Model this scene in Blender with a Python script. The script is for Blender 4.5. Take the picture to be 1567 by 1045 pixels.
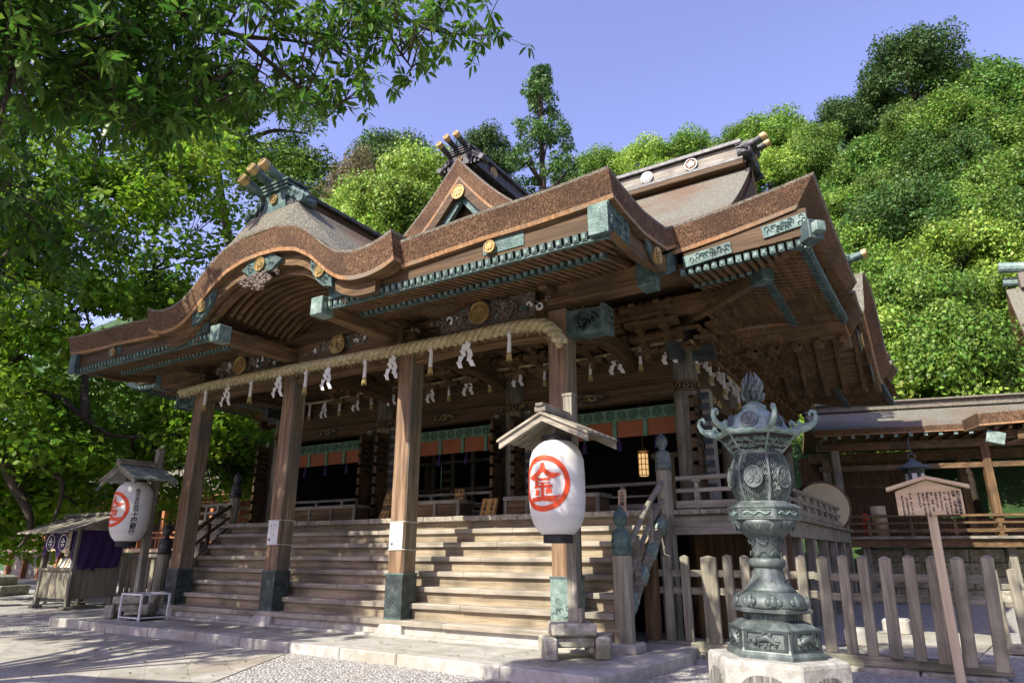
import bpy, math, random
import numpy as np
from mathutils import Vector, Matrix
random.seed(7); RNG = np.random.default_rng(7)
R = math.radians
S = bpy.context.scene
for o in list(bpy.data.objects): bpy.data.objects.remove(o)
COL = S.collection

# ------------------------------------------------------------------ camera, sky, sun, exposure
cam_d = bpy.data.cameras.new("camera"); cam = bpy.data.objects.new("camera", cam_d); COL.objects.link(cam)
cam_d.sensor_width = 36.0; cam_d.lens = 23.266; cam_d.clip_start = 0.05; cam_d.clip_end = 1500
cam.location = (0, 0, 1.5)
_y, _p, _r = R(31.82829), R(17.71874), R(0.0425)
_f = Vector((-math.sin(_y)*math.cos(_p), math.cos(_y)*math.cos(_p), math.sin(_p)))
_rt = Vector((math.cos(_y), math.sin(_y), 0)); _up = _rt.cross(_f)
_rt2 = _rt*math.cos(_r) + _up*math.sin(_r); _up2 = -_rt*math.sin(_r) + _up*math.cos(_r)
cam.rotation_euler = Matrix((_rt2, _up2, -_f)).transposed().to_euler()
S.camera = cam
SUN_DIR = Vector((0.23, 1.0, -0.93)).normalized()
w = bpy.data.worlds.new("World"); S.world = w; w.use_nodes = True
nt = w.node_tree; bg = nt.nodes["Background"]
sky = nt.nodes.new("ShaderNodeTexSky"); sky.sky_type = 'NISHITA'; sky.sun_disc = False
sky.sun_elevation = math.asin(-SUN_DIR.z); sky.sun_rotation = math.atan2(-SUN_DIR.x, -SUN_DIR.y)
sky.air_density = 1.0; sky.dust_density = 0.8; sky.ozone_density = 2.5
tint = nt.nodes.new("ShaderNodeMix"); tint.data_type = 'RGBA'; tint.blend_type = 'MULTIPLY'
tint.inputs[0].default_value = 1.0; tint.inputs[7].default_value = (1.10, 0.80, 0.95, 1)
nt.links.new(sky.outputs[0], tint.inputs[6]); nt.links.new(tint.outputs[2], bg.inputs[0])
bg.inputs[1].default_value = 0.15
sun_d = bpy.data.lights.new("sun", 'SUN'); sun_d.energy = 3.5; sun_d.angle = R(0.53); sun_d.color = (1.0, 0.93, 0.80)
sun = bpy.data.objects.new("sun", sun_d); COL.objects.link(sun); sun.location = (-10, -30, 40)
sun.rotation_euler = SUN_DIR.to_track_quat('-Z', 'Y').to_euler()
S.view_settings.view_transform = 'Standard'; S.view_settings.look = 'None'
S.view_settings.exposure = 1.32; S.view_settings.gamma = 1.0; S.view_settings.use_curve_mapping = False
S.cycles.max_bounces = 6; S.cycles.transparent_max_bounces = 8

# ------------------------------------------------------------------ materials
def mat(name, cols, sc=4.0, rough=0.75, metal=0.0, bump=0.3, bsc=None, st=(1, 1, 1), detail=6.0, stain=None, isl=0.0, transl=0.0, spec=0.4, bd=0.02, emit=None):
    """noise -> ramp -> base colour; second noise -> bump; optional big stain mix; per-island value jitter"""
    m = bpy.data.materials.new(name); m.use_nodes = True; t = m.node_tree; N = t.nodes; L = t.links
    b = N["Principled BSDF"]; b.inputs['Roughness'].default_value = rough; b.inputs['Metallic'].default_value = metal
    b.inputs['Specular IOR Level'].default_value = spec
    tc = N.new("ShaderNodeTexCoord"); mp = N.new("ShaderNodeMapping"); mp.inputs['Scale'].default_value = st
    L.new(tc.outputs['Object'], mp.inputs[0])
    n1 = N.new("ShaderNodeTexNoise"); n1.inputs['Scale'].default_value = sc; n1.inputs['Detail'].default_value = detail; n1.inputs['Roughness'].default_value = 0.65
    L.new(mp.outputs[0], n1.inputs['Vector'])
    rp = N.new("ShaderNodeValToRGB"); e = rp.color_ramp.elements
    k = len(cols)
    while len(e) < k: e.new(0.5)
    for i, c in enumerate(cols):
        e[i].position = 0.30 + 0.42*i/max(1, k-1); e[i].color = (*c, 1)
    L.new(n1.outputs[0], rp.inputs[0]); out = rp.outputs[0]
    if stain:
        c2, ssc, amt = stain
        n3 = N.new("ShaderNodeTexNoise"); n3.inputs['Scale'].default_value = ssc; n3.inputs['Detail'].default_value = 5
        L.new(tc.outputs['Object'], n3.inputs['Vector'])
        r3 = N.new("ShaderNodeValToRGB"); r3.color_ramp.elements[0].position = 0.48; r3.color_ramp.elements[1].position = 0.66
        r3.color_ramp.elements[1].color = (amt, amt, amt, 1); L.new(n3.outputs[0], r3.inputs[0])
        mx = N.new("ShaderNodeMix"); mx.data_type = 'RGBA'; mx.inputs[7].default_value = (*c2, 1)
        L.new(r3.outputs[0], mx.inputs[0]); L.new(out, mx.inputs[6]); out = mx.outputs[2]
    if isl:
        g = N.new("ShaderNodeNewGeometry"); mr = N.new("ShaderNodeMapRange"); mr.inputs[3].default_value = 1-isl; mr.inputs[4].default_value = 1+isl
        L.new(g.outputs['Random Per Island'], mr.inputs[0])
        hs = N.new("ShaderNodeHueSaturation"); oi = N.new('ShaderNodeObjectInfo'); mo = N.new('ShaderNodeMapRange'); mo.inputs[3].default_value = .72; mo.inputs[4].default_value = 1.3; L.new(oi.outputs['Random'], mo.inputs[0]); mq = N.new('ShaderNodeMath'); mq.operation = 'MULTIPLY'; L.new(mr.outputs[0], mq.inputs[0]); L.new(mo.outputs[0], mq.inputs[1]); L.new(mq.outputs[0], hs.inputs['Value']); L.new(out, hs.inputs['Color'])
        mr2 = N.new("ShaderNodeMapRange"); mr2.inputs[3].default_value = 0.5-isl*0.06; mr2.inputs[4].default_value = 0.5+isl*0.06
        ml = N.new("ShaderNodeMath"); ml.operation = 'FRACT'; mm = N.new("ShaderNodeMath"); mm.operation = 'MULTIPLY'; mm.inputs[1].default_value = 37.0
        L.new(g.outputs['Random Per Island'], mm.inputs[0]); L.new(mm.outputs[0], ml.inputs[0]); L.new(ml.outputs[0], mr2.inputs[0]); L.new(mr2.outputs[0], hs.inputs['Hue'])
        out = hs.outputs[0]
    L.new(out, b.inputs['Base Color'])
    if bump:
        n2 = N.new("ShaderNodeTexNoise"); n2.inputs['Scale'].default_value = bsc or sc*3; n2.inputs['Detail'].default_value = 4
        L.new(mp.outputs[0], n2.inputs['Vector'])
        bp = N.new("ShaderNodeBump"); bp.inputs['Strength'].default_value = bump; bp.inputs['Distance'].default_value = bd
        L.new(n2.outputs[0], bp.inputs['Height']); L.new(bp.outputs[0], b.inputs['Normal'])
    if transl:
        tr = N.new("ShaderNodeBsdfTranslucent"); L.new(out, tr.inputs[0])
        ms = N.new("ShaderNodeMixShader"); ms.inputs[0].default_value = transl
        L.new(b.outputs[0], ms.inputs[1]); L.new(tr.outputs[0], ms.inputs[2]); L.new(ms.outputs[0], N["Material Output"].inputs[0])
    if emit:
        b.inputs['Emission Color'].default_value = (*emit[0], 1); b.inputs['Emission Strength'].default_value = emit[1]
    return m
def wood(name, a, b_, c, axis, sc=1.0, rough=0.7, bump=0.35, stain=None, spec=0.3):
    st = [14*sc, 14*sc, 14*sc]; st[axis] = 0.9*sc
    return mat(name, [a, b_, c], 1.0, rough, 0, bump, 2.5, tuple(st), 5, stain, spec=spec, bd=0.01)
M = {}
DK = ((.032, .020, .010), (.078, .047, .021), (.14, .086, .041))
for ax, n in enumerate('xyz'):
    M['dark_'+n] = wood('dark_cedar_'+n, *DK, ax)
    M['brown_'+n] = wood('brown_cedar_'+n, (.060, .035, .016), (.14, .084, .038), (.25, .16, .083), ax, stain=((.06, .042, .024), 1.3, .65))
    M['grey_'+n] = wood('weathered_grey_wood_'+n, (.11, .10, .075), (.235, .22, .175), (.37, .35, .285), ax, stain=((.09, .085, .062), 1.6, .6))
    M['step_'+n] = wood('weathered_step_wood_'+n, (.19, .165, .125), (.35, .315, .25), (.52, .475, .39), ax, .8, stain=((.15, .14, .115), 1.0, .75))
    M['fence_'+n] = wood('fence_wood_'+n, (.14, .13, .095), (.26, .24, .18), (.41, .38, .29), ax, stain=((.11, .12, .08), 1.6, .6))
M['post_lit'] = wood('post_sunlit_front_wood', (.10, .055, .03), (.23, .145, .085), (.37, .26, .17), 2, .8, stain=((.13, .095, .065), .9, .6))  # warm sunlit tone painted into the post fronts; the side wood is greyer
M['post'] = wood('post_wood', (.08, .061, .038), (.185, .145, .095), (.31, .26, .185), 2, .8, stain=((.11, .10, .09), .9, .8))
M['newwood'] = wood('pale_new_wood', (.42, .31, .18), (.55, .42, .26), (.62, .50, .33), 0, .7, stain=((.40, .33, .22), 2, .4))
M['newwood_z'] = wood('pale_new_wood_post', (.40, .32, .20), (.53, .445, .30), (.62, .54, .385), 2, .7)
M['riser'] = wood('riser_wood', (.14, .11, .07), (.29, .235, .155), (.43, .36, .25), 0, .8, stain=((.10, .09, .065), 1.0, .7))
M['bark'] = mat('cypress_bark_roof', [(.05, .047, .034), (.185, .18, .135), (.48, .47, .39)], 26, .95, 0, 1.0, 40, (1, 1, 1), 8, ((.17, .09, .042), .35, .6), bd=.06)
M['fascia'] = mat('bark_eave_edge', [(.034, .019, .011), (.175, .098, .052), (.42, .265, .15)], 15, .95, 0, 1.0, 30, (2.2, 2.2, .8), 7, ((.085, .05, .032), .8, .7), bd=.06)
M['rim'] = mat('cedar_shingle_rim', [(.20, .10, .045), (.38, .20, .085), (.48, .32, .18)], 6, .8, 0, .5, 30, (3, 3, 1), 5, ((.22, .19, .145), 1.1, .85))
M['lip'] = mat('weathered_roof_lip', [(.10, .085, .065), (.20, .18, .14), (.32, .30, .25)], 14, .95, 0, .8, 30, bd=.05)
M['moss'] = mat('mossy_bark', [(.05, .055, .02), (.10, .12, .03), (.17, .18, .07)], 14, .95, 0, .8, 30, bd=.04)
M['verd'] = mat('verdigris_bronze', [(.030, .062, .057), (.080, .135, .122), (.19, .265, .24)], 5, .55, .25, .5, 24, (1, 1, 1), 8, ((.07, .085, .095), 1.4, .5))
M['verdp'] = mat('pale_verdigris', [(.085, .135, .118), (.19, .27, .235), (.36, .44, .39)], 6, .6, .15, .6, 22, (1, 1, 1), 8, ((.12, .19, .175), 2.2, .5))
M['lant'] = mat('lantern_bronze', [(.040, .055, .052), (.10, .126, .118), (.245, .28, .262)], 4.0, .5, .25, .3, 18, (1, 1, .55), 8, ((.055, .065, .08), 1.7, .6))
M['bdark'] = mat('dark_bronze', [(.022, .030, .032), (.05, .066, .066), (.10, .125, .115)], 5, .5, .3, .3, 20)
M['iron'] = mat('blackened_copper', [(.025, .025, .027), (.06, .06, .062), (.12, .12, .12)], 6, .5, .3, .2, 20)
M['gold'] = mat('gilt_metal', [(.24, .165, .06), (.44, .32, .13), (.60, .47, .24)], 9, .42, .55, .25, 30)
M['ggold'] = mat('dull_gilt', [(.12, .085, .03), (.34, .23, .07), (.55, .40, .14)], 14, .45, .5, .4, 30)
M['stone'] = mat('granite_paving', [(.27, .265, .24), (.40, .39, .355), (.52, .505, .46)], 5, .85, 0, .25, 60, (1, 1, 1), 9, ((.30, .265, .19), .8, .5))
M['stonem'] = mat('lichen_granite', [(.16, .155, .115), (.36, .345, .28), (.54, .52, .45)], 7, .9, 0, .5, 40, (1, 1, 1), 9, ((.17, .18, .09), 2.5, .7))
M['stonew'] = mat('pale_granite_base', [(.22, .22, .195), (.38, .375, .34), (.52, .51, .465)], 8, .9, 0, .5, 50, (1, 1, 1), 9, ((.22, .21, .16), 3, .5))
M['soot'] = mat('weather_streaked_relief', [(.03, .03, .026), (.16, .155, .14), (.42, .41, .37)], 2.2, .9, 0, .6, 9, (9, 9, .9), 6)
M['white'] = mat('white_paper', [(.72, .72, .70), (.80, .80, .78), (.85, .85, .83)], 3, .7, 0, 0, transl=.12)
M['washi'] = mat('lantern_paper', [(.66, .65, .61), (.76, .755, .73), (.82, .82, .80)], 2, .6, 0, .12, 40, (.3, .3, 3), transl=.10)
M['wpaint'] = mat('white_painted_metal', [(.70, .70, .70), (.78, .78, .78)], 3, .4, 0, 0)
M['red'] = mat('vermilion_paint', [(.62, .06, .018), (.72, .085, .025)], 8, .6, 0, 0)
M['ink'] = mat('black_ink', [(.012, .012, .014), (.02, .02, .022)], 8, .6, 0, 0)
M['straw'] = mat('rice_straw', [(.25, .205, .10), (.44, .375, .215), (.58, .52, .33)], 10, .9, 0, .6, 50, bd=.02)
M['straw2'] = mat('straw_brush', [(.33, .25, .09), (.50, .40, .17)], 30, .9, 0, .4, 60)
M['purple'] = mat('purple_cloth', [(.030, .014, .070), (.055, .026, .12)], 5, .85, 0, .2, 80)
M['blind'] = mat('reed_blind', [(.20, .062, .025), (.30, .10, .042), (.37, .14, .06)], 3, .8, 0, .5, 4, (1, 1, 60), 4)
M['green'] = mat('green_brocade', [(.055, .13, .075), (.11, .23, .14), (.21, .33, .22)], 26, .8, 0, .1)
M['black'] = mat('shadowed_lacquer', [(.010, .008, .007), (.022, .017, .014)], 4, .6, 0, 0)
M['carve'] = mat('carved_wood', [(.06, .045, .035), (.15, .115, .09), (.30, .24, .19)], 9, .7, 0, .7, 18, bd=.04)
M['ochre'] = mat('ochre_sign_board', [(.48, .27, .07), (.60, .36, .11)], 5, .7, 0, .1)
M['drumskin'] = mat('drum_hide', [(.50, .41, .24), (.62, .53, .34)], 2, .6, 0, .1)
M['orange'] = mat('orange_brown_wood', [(.19, .075, .03), (.34, .145, .06), (.48, .24, .11)], 4, .7, 0, .3, 12)
M['tile'] = mat('old_copper_roof_plates', [(.15, .18, .16), (.26, .29, .26), (.37, .39, .35)], 5, .8, 0, .3, 20)
M['grass'] = mat('hill_ground', [(.012, .030, .008), (.03, .07, .016), (.05, .10, .03)], .7, .95, 0, .5, 3)
M['trunk'] = mat('tree_bark', [(.022, .017, .012), (.05, .038, .027), (.09, .07, .052)], 5, .9, 0, .8, 14, (1, 1, .4), bd=.05)
M['lamp'] = mat('lit_paper', [(.7, .5, .25), (.8, .6, .35)], 3, .7, 0, 0, emit=((1.0, .62, .25), .35))
def leafmat(n, cols, tr=.30, isl=.48, rough=.5): return mat(n, cols, .35, rough, 0, 0, isl=isl, transl=tr, spec=.35)
M['lfL'] = leafmat('foliage_yellow_green', [(.14, .25, .024), (.225, .355, .045), (.33, .465, .085)])
M['lfM'] = leafmat('foliage_mid_green', [(.075, .16, .016), (.13, .245, .03), (.20, .32, .048)])
M['lfD'] = leafmat('foliage_dark_green', [(.032, .085, .018), (.065, .14, .028), (.11, .20, .042)])
M['lfC'] = leafmat('foliage_cypress', [(.035, .10, .014), (.085, .19, .026), (.15, .27, .045)])
M['lfG'] = leafmat('foliage_golden_brown', [(.14, .125, .05), (.22, .20, .09), (.30, .27, .14)])
M['lfT'] = leafmat('foliage_bright_maple', [(.12, .26, .016), (.22, .40, .028), (.36, .53, .055)], .58, .4)
M['lfF'] = leafmat('foliage_glossy_oak', [(.036, .10, .011), (.075, .17, .021), (.125, .245, .034)], .5, .4, .35)

# ground materials with their own patterns
def gravel_mat():
    m = mat('pale_gravel', [(.30, .29, .265), (.42, .41, .385), (.56, .55, .52)], 9, .95, 0, 1.0, 20, detail=2, stain=((.40, .37, .30), .35, .5), bd=.05)
    t = m.node_tree; N = t.nodes; L = t.links
    v = N.new("ShaderNodeTexVoronoi"); v.inputs['Scale'].default_value = 24
    L.new(N["Texture Coordinate"].outputs['Object'], v.inputs['Vector'])
    mx = N.new("ShaderNodeMix"); mx.data_type = 'RGBA'; mx.blend_type = 'MULTIPLY'; mx.inputs[0].default_value = .75
    b = N["Principled BSDF"]; old = b.inputs['Base Color'].links[0].from_socket
    hs = N.new("ShaderNodeSeparateColor"); L.new(v.outputs['Color'], hs.inputs[0])
    mr = N.new("ShaderNodeMapRange"); mr.inputs[3].default_value = .5; mr.inputs[4].default_value = 1.25; L.new(hs.outputs[0], mr.inputs[0])
    L.new(old, mx.inputs[6]); L.new(mr.outputs[0], mx.inputs[7]); L.new(mx.outputs[2], b.inputs['Base Color'])
    bp = [n for n in N if n.type == 'BUMP'][0]; L.new(v.outputs['Distance'], bp.inputs['Height']); bp.inputs['Distance'].default_value = .04; bp.invert = True
    return m
M['gravel'] = gravel_mat()
def slab_mat(name, base, bw, bh, rot=0.0):
    m = mat(name, base, 4, .85, 0, .2, 60, detail=8, stain=((.27, .24, .18), .8, .7))
    t = m.node_tree; N = t.nodes; L = t.links; tc = N["Texture Coordinate"]
    mp = N.new("ShaderNodeMapping"); mp.inputs['Rotation'].default_value = (0, 0, rot); L.new(tc.outputs['Object'], mp.inputs[0])
    br = N.new("ShaderNodeTexBrick"); br.inputs['Scale'].default_value = 1; br.inputs['Brick Width'].default_value = bw; br.inputs['Row Height'].default_value = bh
    br.inputs['Mortar Size'].default_value = .012; br.inputs['Color1'].default_value = (1, 1, 1, 1); br.inputs['Color2'].default_value = (.80, .82, .80, 1); br.inputs['Mortar'].default_value = (.74, .72, .66, 1)
    L.new(mp.outputs[0], br.inputs[0])
    mx = N.new("ShaderNodeMix"); mx.data_type = 'RGBA'; mx.blend_type = 'MULTIPLY'; mx.inputs[0].default_value = 1
    b = N["Principled BSDF"]; old = b.inputs['Base Color'].links[0].from_socket
    L.new(old, mx.inputs[6]); L.new(br.outputs[0], mx.inputs[7]); L.new(mx.outputs[2], b.inputs['Base Color'])
    return m
M['paving'] = slab_mat('platform_slabs', [(.30, .295, .265), (.40, .39, .35), (.50, .485, .43)], 1.9, 1.0)
M['pathst'] = slab_mat('flagstone_path', [(.29, .275, .235), (.41, .39, .34), (.52, .50, .44)], 1.15, .62, .55)

# ------------------------------------------------------------------ mesh builder
WP = {}
class MB:
    def __init__(s): s.v = []; s.f = []; s.m = []
    def add(s, vs, fs, mi=0):
        b = len(s.v); s.v += [tuple(p) for p in vs]; s.f += [tuple(i+b for i in f) for f in fs]; s.m += [mi]*len(fs); return s
    def box(s, x0, x1, y0, y1, z0, z1, mi=0):
        return s.add([(x0,y0,z0),(x1,y0,z0),(x1,y1,z0),(x0,y1,z0),(x0,y0,z1),(x1,y0,z1),(x1,y1,z1),(x0,y1,z1)],
                     [(0,3,2,1),(4,5,6,7),(0,1,5,4),(1,2,6,5),(2,3,7,6),(3,0,4,7)], mi)
    def cbox(s, c, d, mi=0, rz=0.0, tilt=None):
        vs = []
        for dz in (-.5, .5):
            for dx, dy in ((-.5,-.5),(.5,-.5),(.5,.5),(-.5,.5)):
                p = Vector((dx*d[0], dy*d[1], dz*d[2]))
                if tilt: p = tilt @ p
                if rz: p = Matrix.Rotation(rz, 3, 'Z') @ p
                vs.append(Vector(c)+p)
        return s.add(vs, [(0,3,2,1),(4,5,6,7),(0,1,5,4),(1,2,6,5),(2,3,7,6),(3,0,4,7)], mi)
    def beam(s, p, q, wd, h, mi=0, up=(0,0,1)):
        p = Vector(p); q = Vector(q); d = (q-p).normalized(); u = Vector(up)
        if abs(d.dot(u)) > .98: u = Vector((1,0,0))
        r = d.cross(u).normalized(); u = r.cross(d)
        vs = [c + r*a*wd/2 + u*b*h/2 for c in (p, q) for a, b in ((-1,-1),(1,-1),(1,1),(-1,1))]
        return s.add(vs, [(0,1,2,3),(7,6,5,4),(0,4,5,1),(1,5,6,2),(2,6,7,3),(3,7,4,0)], mi)
    def tube(s, pts, r, n=8, mi=0, cap=True):
        pts = [Vector(p) for p in pts]; k = len(pts); rs = r if hasattr(r, '__len__') else [r]*k
        vs = []; prev = None
        for i, p in enumerate(pts):
            d = (pts[min(i+1,k-1)]-pts[max(i-1,0)]).normalized()
            if prev is None: prev = d.cross(Vector((0,0,1)) if abs(d.z) < .95 else Vector((1,0,0))).normalized()
            a = (prev - d*prev.dot(d)).normalized(); prev = a; b = d.cross(a)
            for j in range(n):
                t = 2*math.pi*j/n; vs.append(p + (a*math.cos(t)+b*math.sin(t))*rs[i])
        fs = [(i*n+j, i*n+(j+1)%n, (i+1)*n+(j+1)%n, (i+1)*n+j) for i in range(k-1) for j in range(n)]
        if cap: fs += [tuple(range(n-1,-1,-1)), tuple(range((k-1)*n, k*n))]
        return s.add(vs, fs, mi)
    def lathe(s, prof, n, c=(0,0,0), mi=0, ph=0.0, cap=True):
        vs = [(c[0]+r*math.cos(ph+2*math.pi*j/n), c[1]+r*math.sin(ph+2*math.pi*j/n), c[2]+z) for r, z in prof for j in range(n)]
        k = len(prof)
        fs = [(i*n+j, i*n+(j+1)%n, (i+1)*n+(j+1)%n, (i+1)*n+j) for i in range(k-1) for j in range(n)]
        if cap: fs += [tuple(range(n-1,-1,-1)), tuple(range((k-1)*n, k*n))]
        return s.add(vs, fs, mi)
    def disc(s, c, nrm, r, th, n=20, mi=0):
        nrm = Vector(nrm).normalized(); c = Vector(c)
        return s.tube([c - nrm*th/2, c + nrm*th/2], r, n, mi)
    def ring(s, c, nrm, r, tr, n=24, mi=0, m=6):
        nrm = Vector(nrm).normalized(); a = nrm.cross(Vector((0,0,1)))
        if a.length < .1: a = Vector((1,0,0))
        a.normalize(); b = nrm.cross(a); c = Vector(c)
        vs = []
        for i in range(n):
            t = 2*math.pi*i/n; d = a*math.cos(t)+b*math.sin(t)
            for j in range(m):
                u = 2*math.pi*j/m; vs.append(c + d*(r+tr*math.cos(u)) + nrm*tr*math.sin(u))
        return s.add(vs, [(i*m+j, ((i+1)%n)*m+j, ((i+1)%n)*m+(j+1)%m, i*m+(j+1)%m) for i in range(n) for j in range(m)], mi)
    def prism(s, poly, fn, d0, d1, mi=0):
        n = len(poly); vs = [fn(a, b, d0) for a, b in poly] + [fn(a, b, d1) for a, b in poly]
        return s.add(vs, [tuple(range(n-1,-1,-1)), tuple(range(n, 2*n))] + [(i, (i+1)%n, n+(i+1)%n, n+i) for i in range(n)], mi)
    def strip(s, top, bot, mi=0):
        n = len(top); return s.add(list(top)+list(bot), [(i, i+1, n+i+1, n+i) for i in range(n-1)], mi)
    def plank(s, path, off, th, mi=0):
        """curved plank: path of points, off = height vector (down), th = thickness vector"""
        off = Vector(off); th = Vector(th); n = len(path); vs = []
        for p in path:
            p = Vector(p); vs += [p, p+th, p+th+off, p+off]
        fs = [(i*4+j, (i+1)*4+j, (i+1)*4+(j+1)%4, i*4+(j+1)%4) for i in range(n-1) for j in range(4)]
        fs += [(0,1,2,3), tuple((n-1)*4+j for j in (3,2,1,0))]
        return s.add(vs, fs, mi)
    def slab(s, P, th, shift, edges='lrf'):
        """roof sheet P[j][i] (j up-slope, i along the eave) with thickness; mats 0 top 1 fascia 2 under 3 rim 4 lip"""
        nj, ni = len(P), len(P[0]); T = [[Vector(p) for p in row] for row in P]
        B = [[p + Vector((0,0,-th)) + Vector(shift(p)) for p in row] for row in T]
        idx = lambda j, i: j*ni+i
        s.add([p for r in T for p in r], [(idx(j,i), idx(j,i+1), idx(j+1,i+1), idx(j+1,i)) for j in range(nj-1) for i in range(ni-1)], 0)
        s.add([p for r in B for p in r], [(idx(j,i), idx(j+1,i), idx(j+1,i+1), idx(j,i+1)) for j in range(nj-1) for i in range(ni-1)], 2)
        def side(tl, bl):
            for t0, t1, mi in ((0,.09,4),(.09,.86,1),(.86,1,3)):
                s.strip([a.lerp(b,t0) for a,b in zip(tl,bl)], [a.lerp(b,t1) for a,b in zip(tl,bl)], mi)
        if 'f' in edges: side(T[0], B[0])
        if 'b' in edges: side(T[-1][::-1], B[-1][::-1])
        if 'l' in edges: side([r[0] for r in T][::-1], [r[0] for r in B][::-1])
        if 'r' in edges: side([r[-1] for r in T], [r[-1] for r in B])
        return s
    def build(s, name, mats, parent=None, smooth=False, bevel=0.0, loc=None):
        if not isinstance(mats, (list, tuple)): mats = [mats]
        org = WP[parent.name] if parent else Vector(loc) if loc is not None else Vector((0,0,0))
        me = bpy.data.meshes.new(name); me.from_pydata([(p[0]-org.x, p[1]-org.y, p[2]-org.z) for p in s.v], [], s.f)
        for m_ in mats: me.materials.append(m_ if not isinstance(m_, str) else M[m_])
        me.polygons.foreach_set('material_index', s.m)
        if smooth: me.polygons.foreach_set('use_smooth', [True]*len(s.f))
        me.update(); o = bpy.data.objects.new(name, me); COL.objects.link(o)
        if parent: o.parent = parent
        else: o.location = org
        WP[o.name] = org
        if bevel:
            b = o.modifiers.new('bevel', 'BEVEL'); b.width = bevel; b.segments = 1; b.limit_method = 'ANGLE'
        return o
def tag(o, label, cat, group=None):
    o['label'] = label; o['category'] = cat
    if group: o['group'] = group
    return o
def thing(name, loc, label, cat, group=None):
    o = bpy.data.objects.new(name, None); o.location = loc; COL.objects.link(o); o.empty_display_size = .2
    WP[o.name] = Vector(loc); return tag(o, label, cat, group)
def struct(o): o['kind'] = 'structure'; return o
def stuff(o): o['kind'] = 'stuff'; return o
def copy_tree(o, loc, parent=None):
    c = o.copy(); COL.objects.link(c)
    if parent: c.parent = parent
    else: c.location = loc
    WP[c.name] = Vector(loc)
    for ch in list(o.children): copy_tree(ch, loc, c)
    return c
def glyphs(body, size, bold=0.0):
    """verts (2D, centred) and faces of a string of characters"""
    c = bpy.data.curves.new('t', 'FONT'); c.body = body; c.size = size; c.align_x = 'CENTER'; c.align_y = 'CENTER'; c.offset = bold; c.resolution_u = 2
    o = bpy.data.objects.new('t', c); COL.objects.link(o); dg = bpy.context.evaluated_depsgraph_get()
    me = bpy.data.meshes.new_from_object(o.evaluated_get(dg)); vs = [(v.co.x, v.co.y) for v in me.vertices]; fs = [tuple(p.vertices) for p in me.polygons]
    bpy.data.objects.remove(o); bpy.data.curves.remove(c); bpy.data.meshes.remove(me)
    if vs:
        cx = (min(a for a,_ in vs)+max(a for a,_ in vs))/2; cy = (min(b for _,b in vs)+max(b for _,b in vs))/2
        vs = [(a-cx, b-cy) for a, b in vs]
    return vs, fs
def vtext(mb, body, size, fn, step=None, bold=0.0, mi=0):
    """vertical column of characters; fn maps (u right, v up, from the column's top) to 3-D"""
    step = step or size*1.05
    for i, ch in enumerate(body):
        if ch in ' \u3000': continue
        vs, fs = glyphs(ch, size, bold)
        if fs: mb.add([fn(a, b - (i+.5)*step) for a, b in vs], fs, mi)

XC = -12.1
GZ = -0.32          # gravel level
PZ = -0.15          # stone platform level
FZ = 2.37           # veranda and hall floor level
def P(d): return 7.75 + .42*d + .0275*d*d      # main roof height above its eave, d inward
def lift(t): return .45*max(0, 1-t/5)**2
def ramp(tab):
    xs = np.array([a for a, _ in tab]); ys = np.array([b for _, b in tab])
    gx = np.linspace(xs[0], xs[-1], 401); gy = np.interp(gx, xs, ys)
    k = np.ones(21)/21; gp = np.pad(gy, 10, mode='reflect', reflect_type='odd'); gy = np.convolve(gp, k, 'valid')
    return lambda t: float(np.interp(t, gx, gy))
_K = ramp([(0,8.52),(.6,8.49),(1.2,8.35),(1.7,8.06),(2.0,7.80),(2.3,7.55),(2.6,7.36),(3.0,7.25),(3.4,7.24),(3.8,7.31),(4.1,7.44)])
def K(s): return _K(abs(s))
KZ = ramp([(8.73,7.36),(9.25,7.30),(10.28,7.28),(11.5,7.47),(12.7,8.12),(14.2,8.80)])

# ================================================================== SETTING: ground, platform, path, hill
gx = [-260,-120,-60,-40,-30,-22,-16,-10,-5,0,5,12,25,60,160]; gy = [-120,-40,-15,-5,2,8,14,22,30,40,60,120,320]
mb = MB(); mb.add([(x, y, GZ) for y in gy for x in gx], [(j*15+i, j*15+i+1, (j+1)*15+i+1, (j+1)*15+i) for j in range(12) for i in range(14)])
struct(mb.build('gravel_ground', 'gravel'))
mb = MB()
front = [(-20.6,9.75),(-19.4,9.62),(-17.5,9.58),(-14,9.62),(-11,9.60),(-8.2,9.50),(-6,9.34),(-4.35,9.2)]
poly = [(-21.6,10.4)] + front + [(-3.95,12.2),(-4.4,14.5),(-24,14.5),(-22.4,11.6)]
mb.prism(poly, lambda a, b, d: (a, b, d), GZ-.1, PZ)
struct(mb.build('stone_platform', 'paving', bevel=.025))
mb = MB()   # kerb stones along the front, each a real step
kp = [(-21.6,10.4)] + front + [(-3.95,12.2)]
for sg_, ((a, b), (c, d)) in enumerate(zip(kp[:-1], kp[1:])):
    n = max(1, round(math.hypot(c-a, d-b)/1.7)); L_ = math.hypot(c-a, d-b); nx, ny = (d-b)/L_, -(c-a)/L_
    for i in range(n):
        t0, t1 = i/n+.004, (i+1)/n-.004
        p0 = (a+(c-a)*t0, b+(d-b)*t0); p1 = (a+(c-a)*t1, b+(d-b)*t1)
        q = [(p0[0]+nx*.03, p0[1]+ny*.03), (p1[0]+nx*.03, p1[1]+ny*.03), (p1[0]-nx*.30, p1[1]-ny*.30), (p0[0]-nx*.30, p0[1]-ny*.30)]
        mb.prism(q, lambda u, v, z: (u, v, z), GZ-.1, PZ+.006+.0045*((i*7+sg_*2)%5))
struct(mb.build('platform_kerb', 'stone', bevel=.02))
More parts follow.
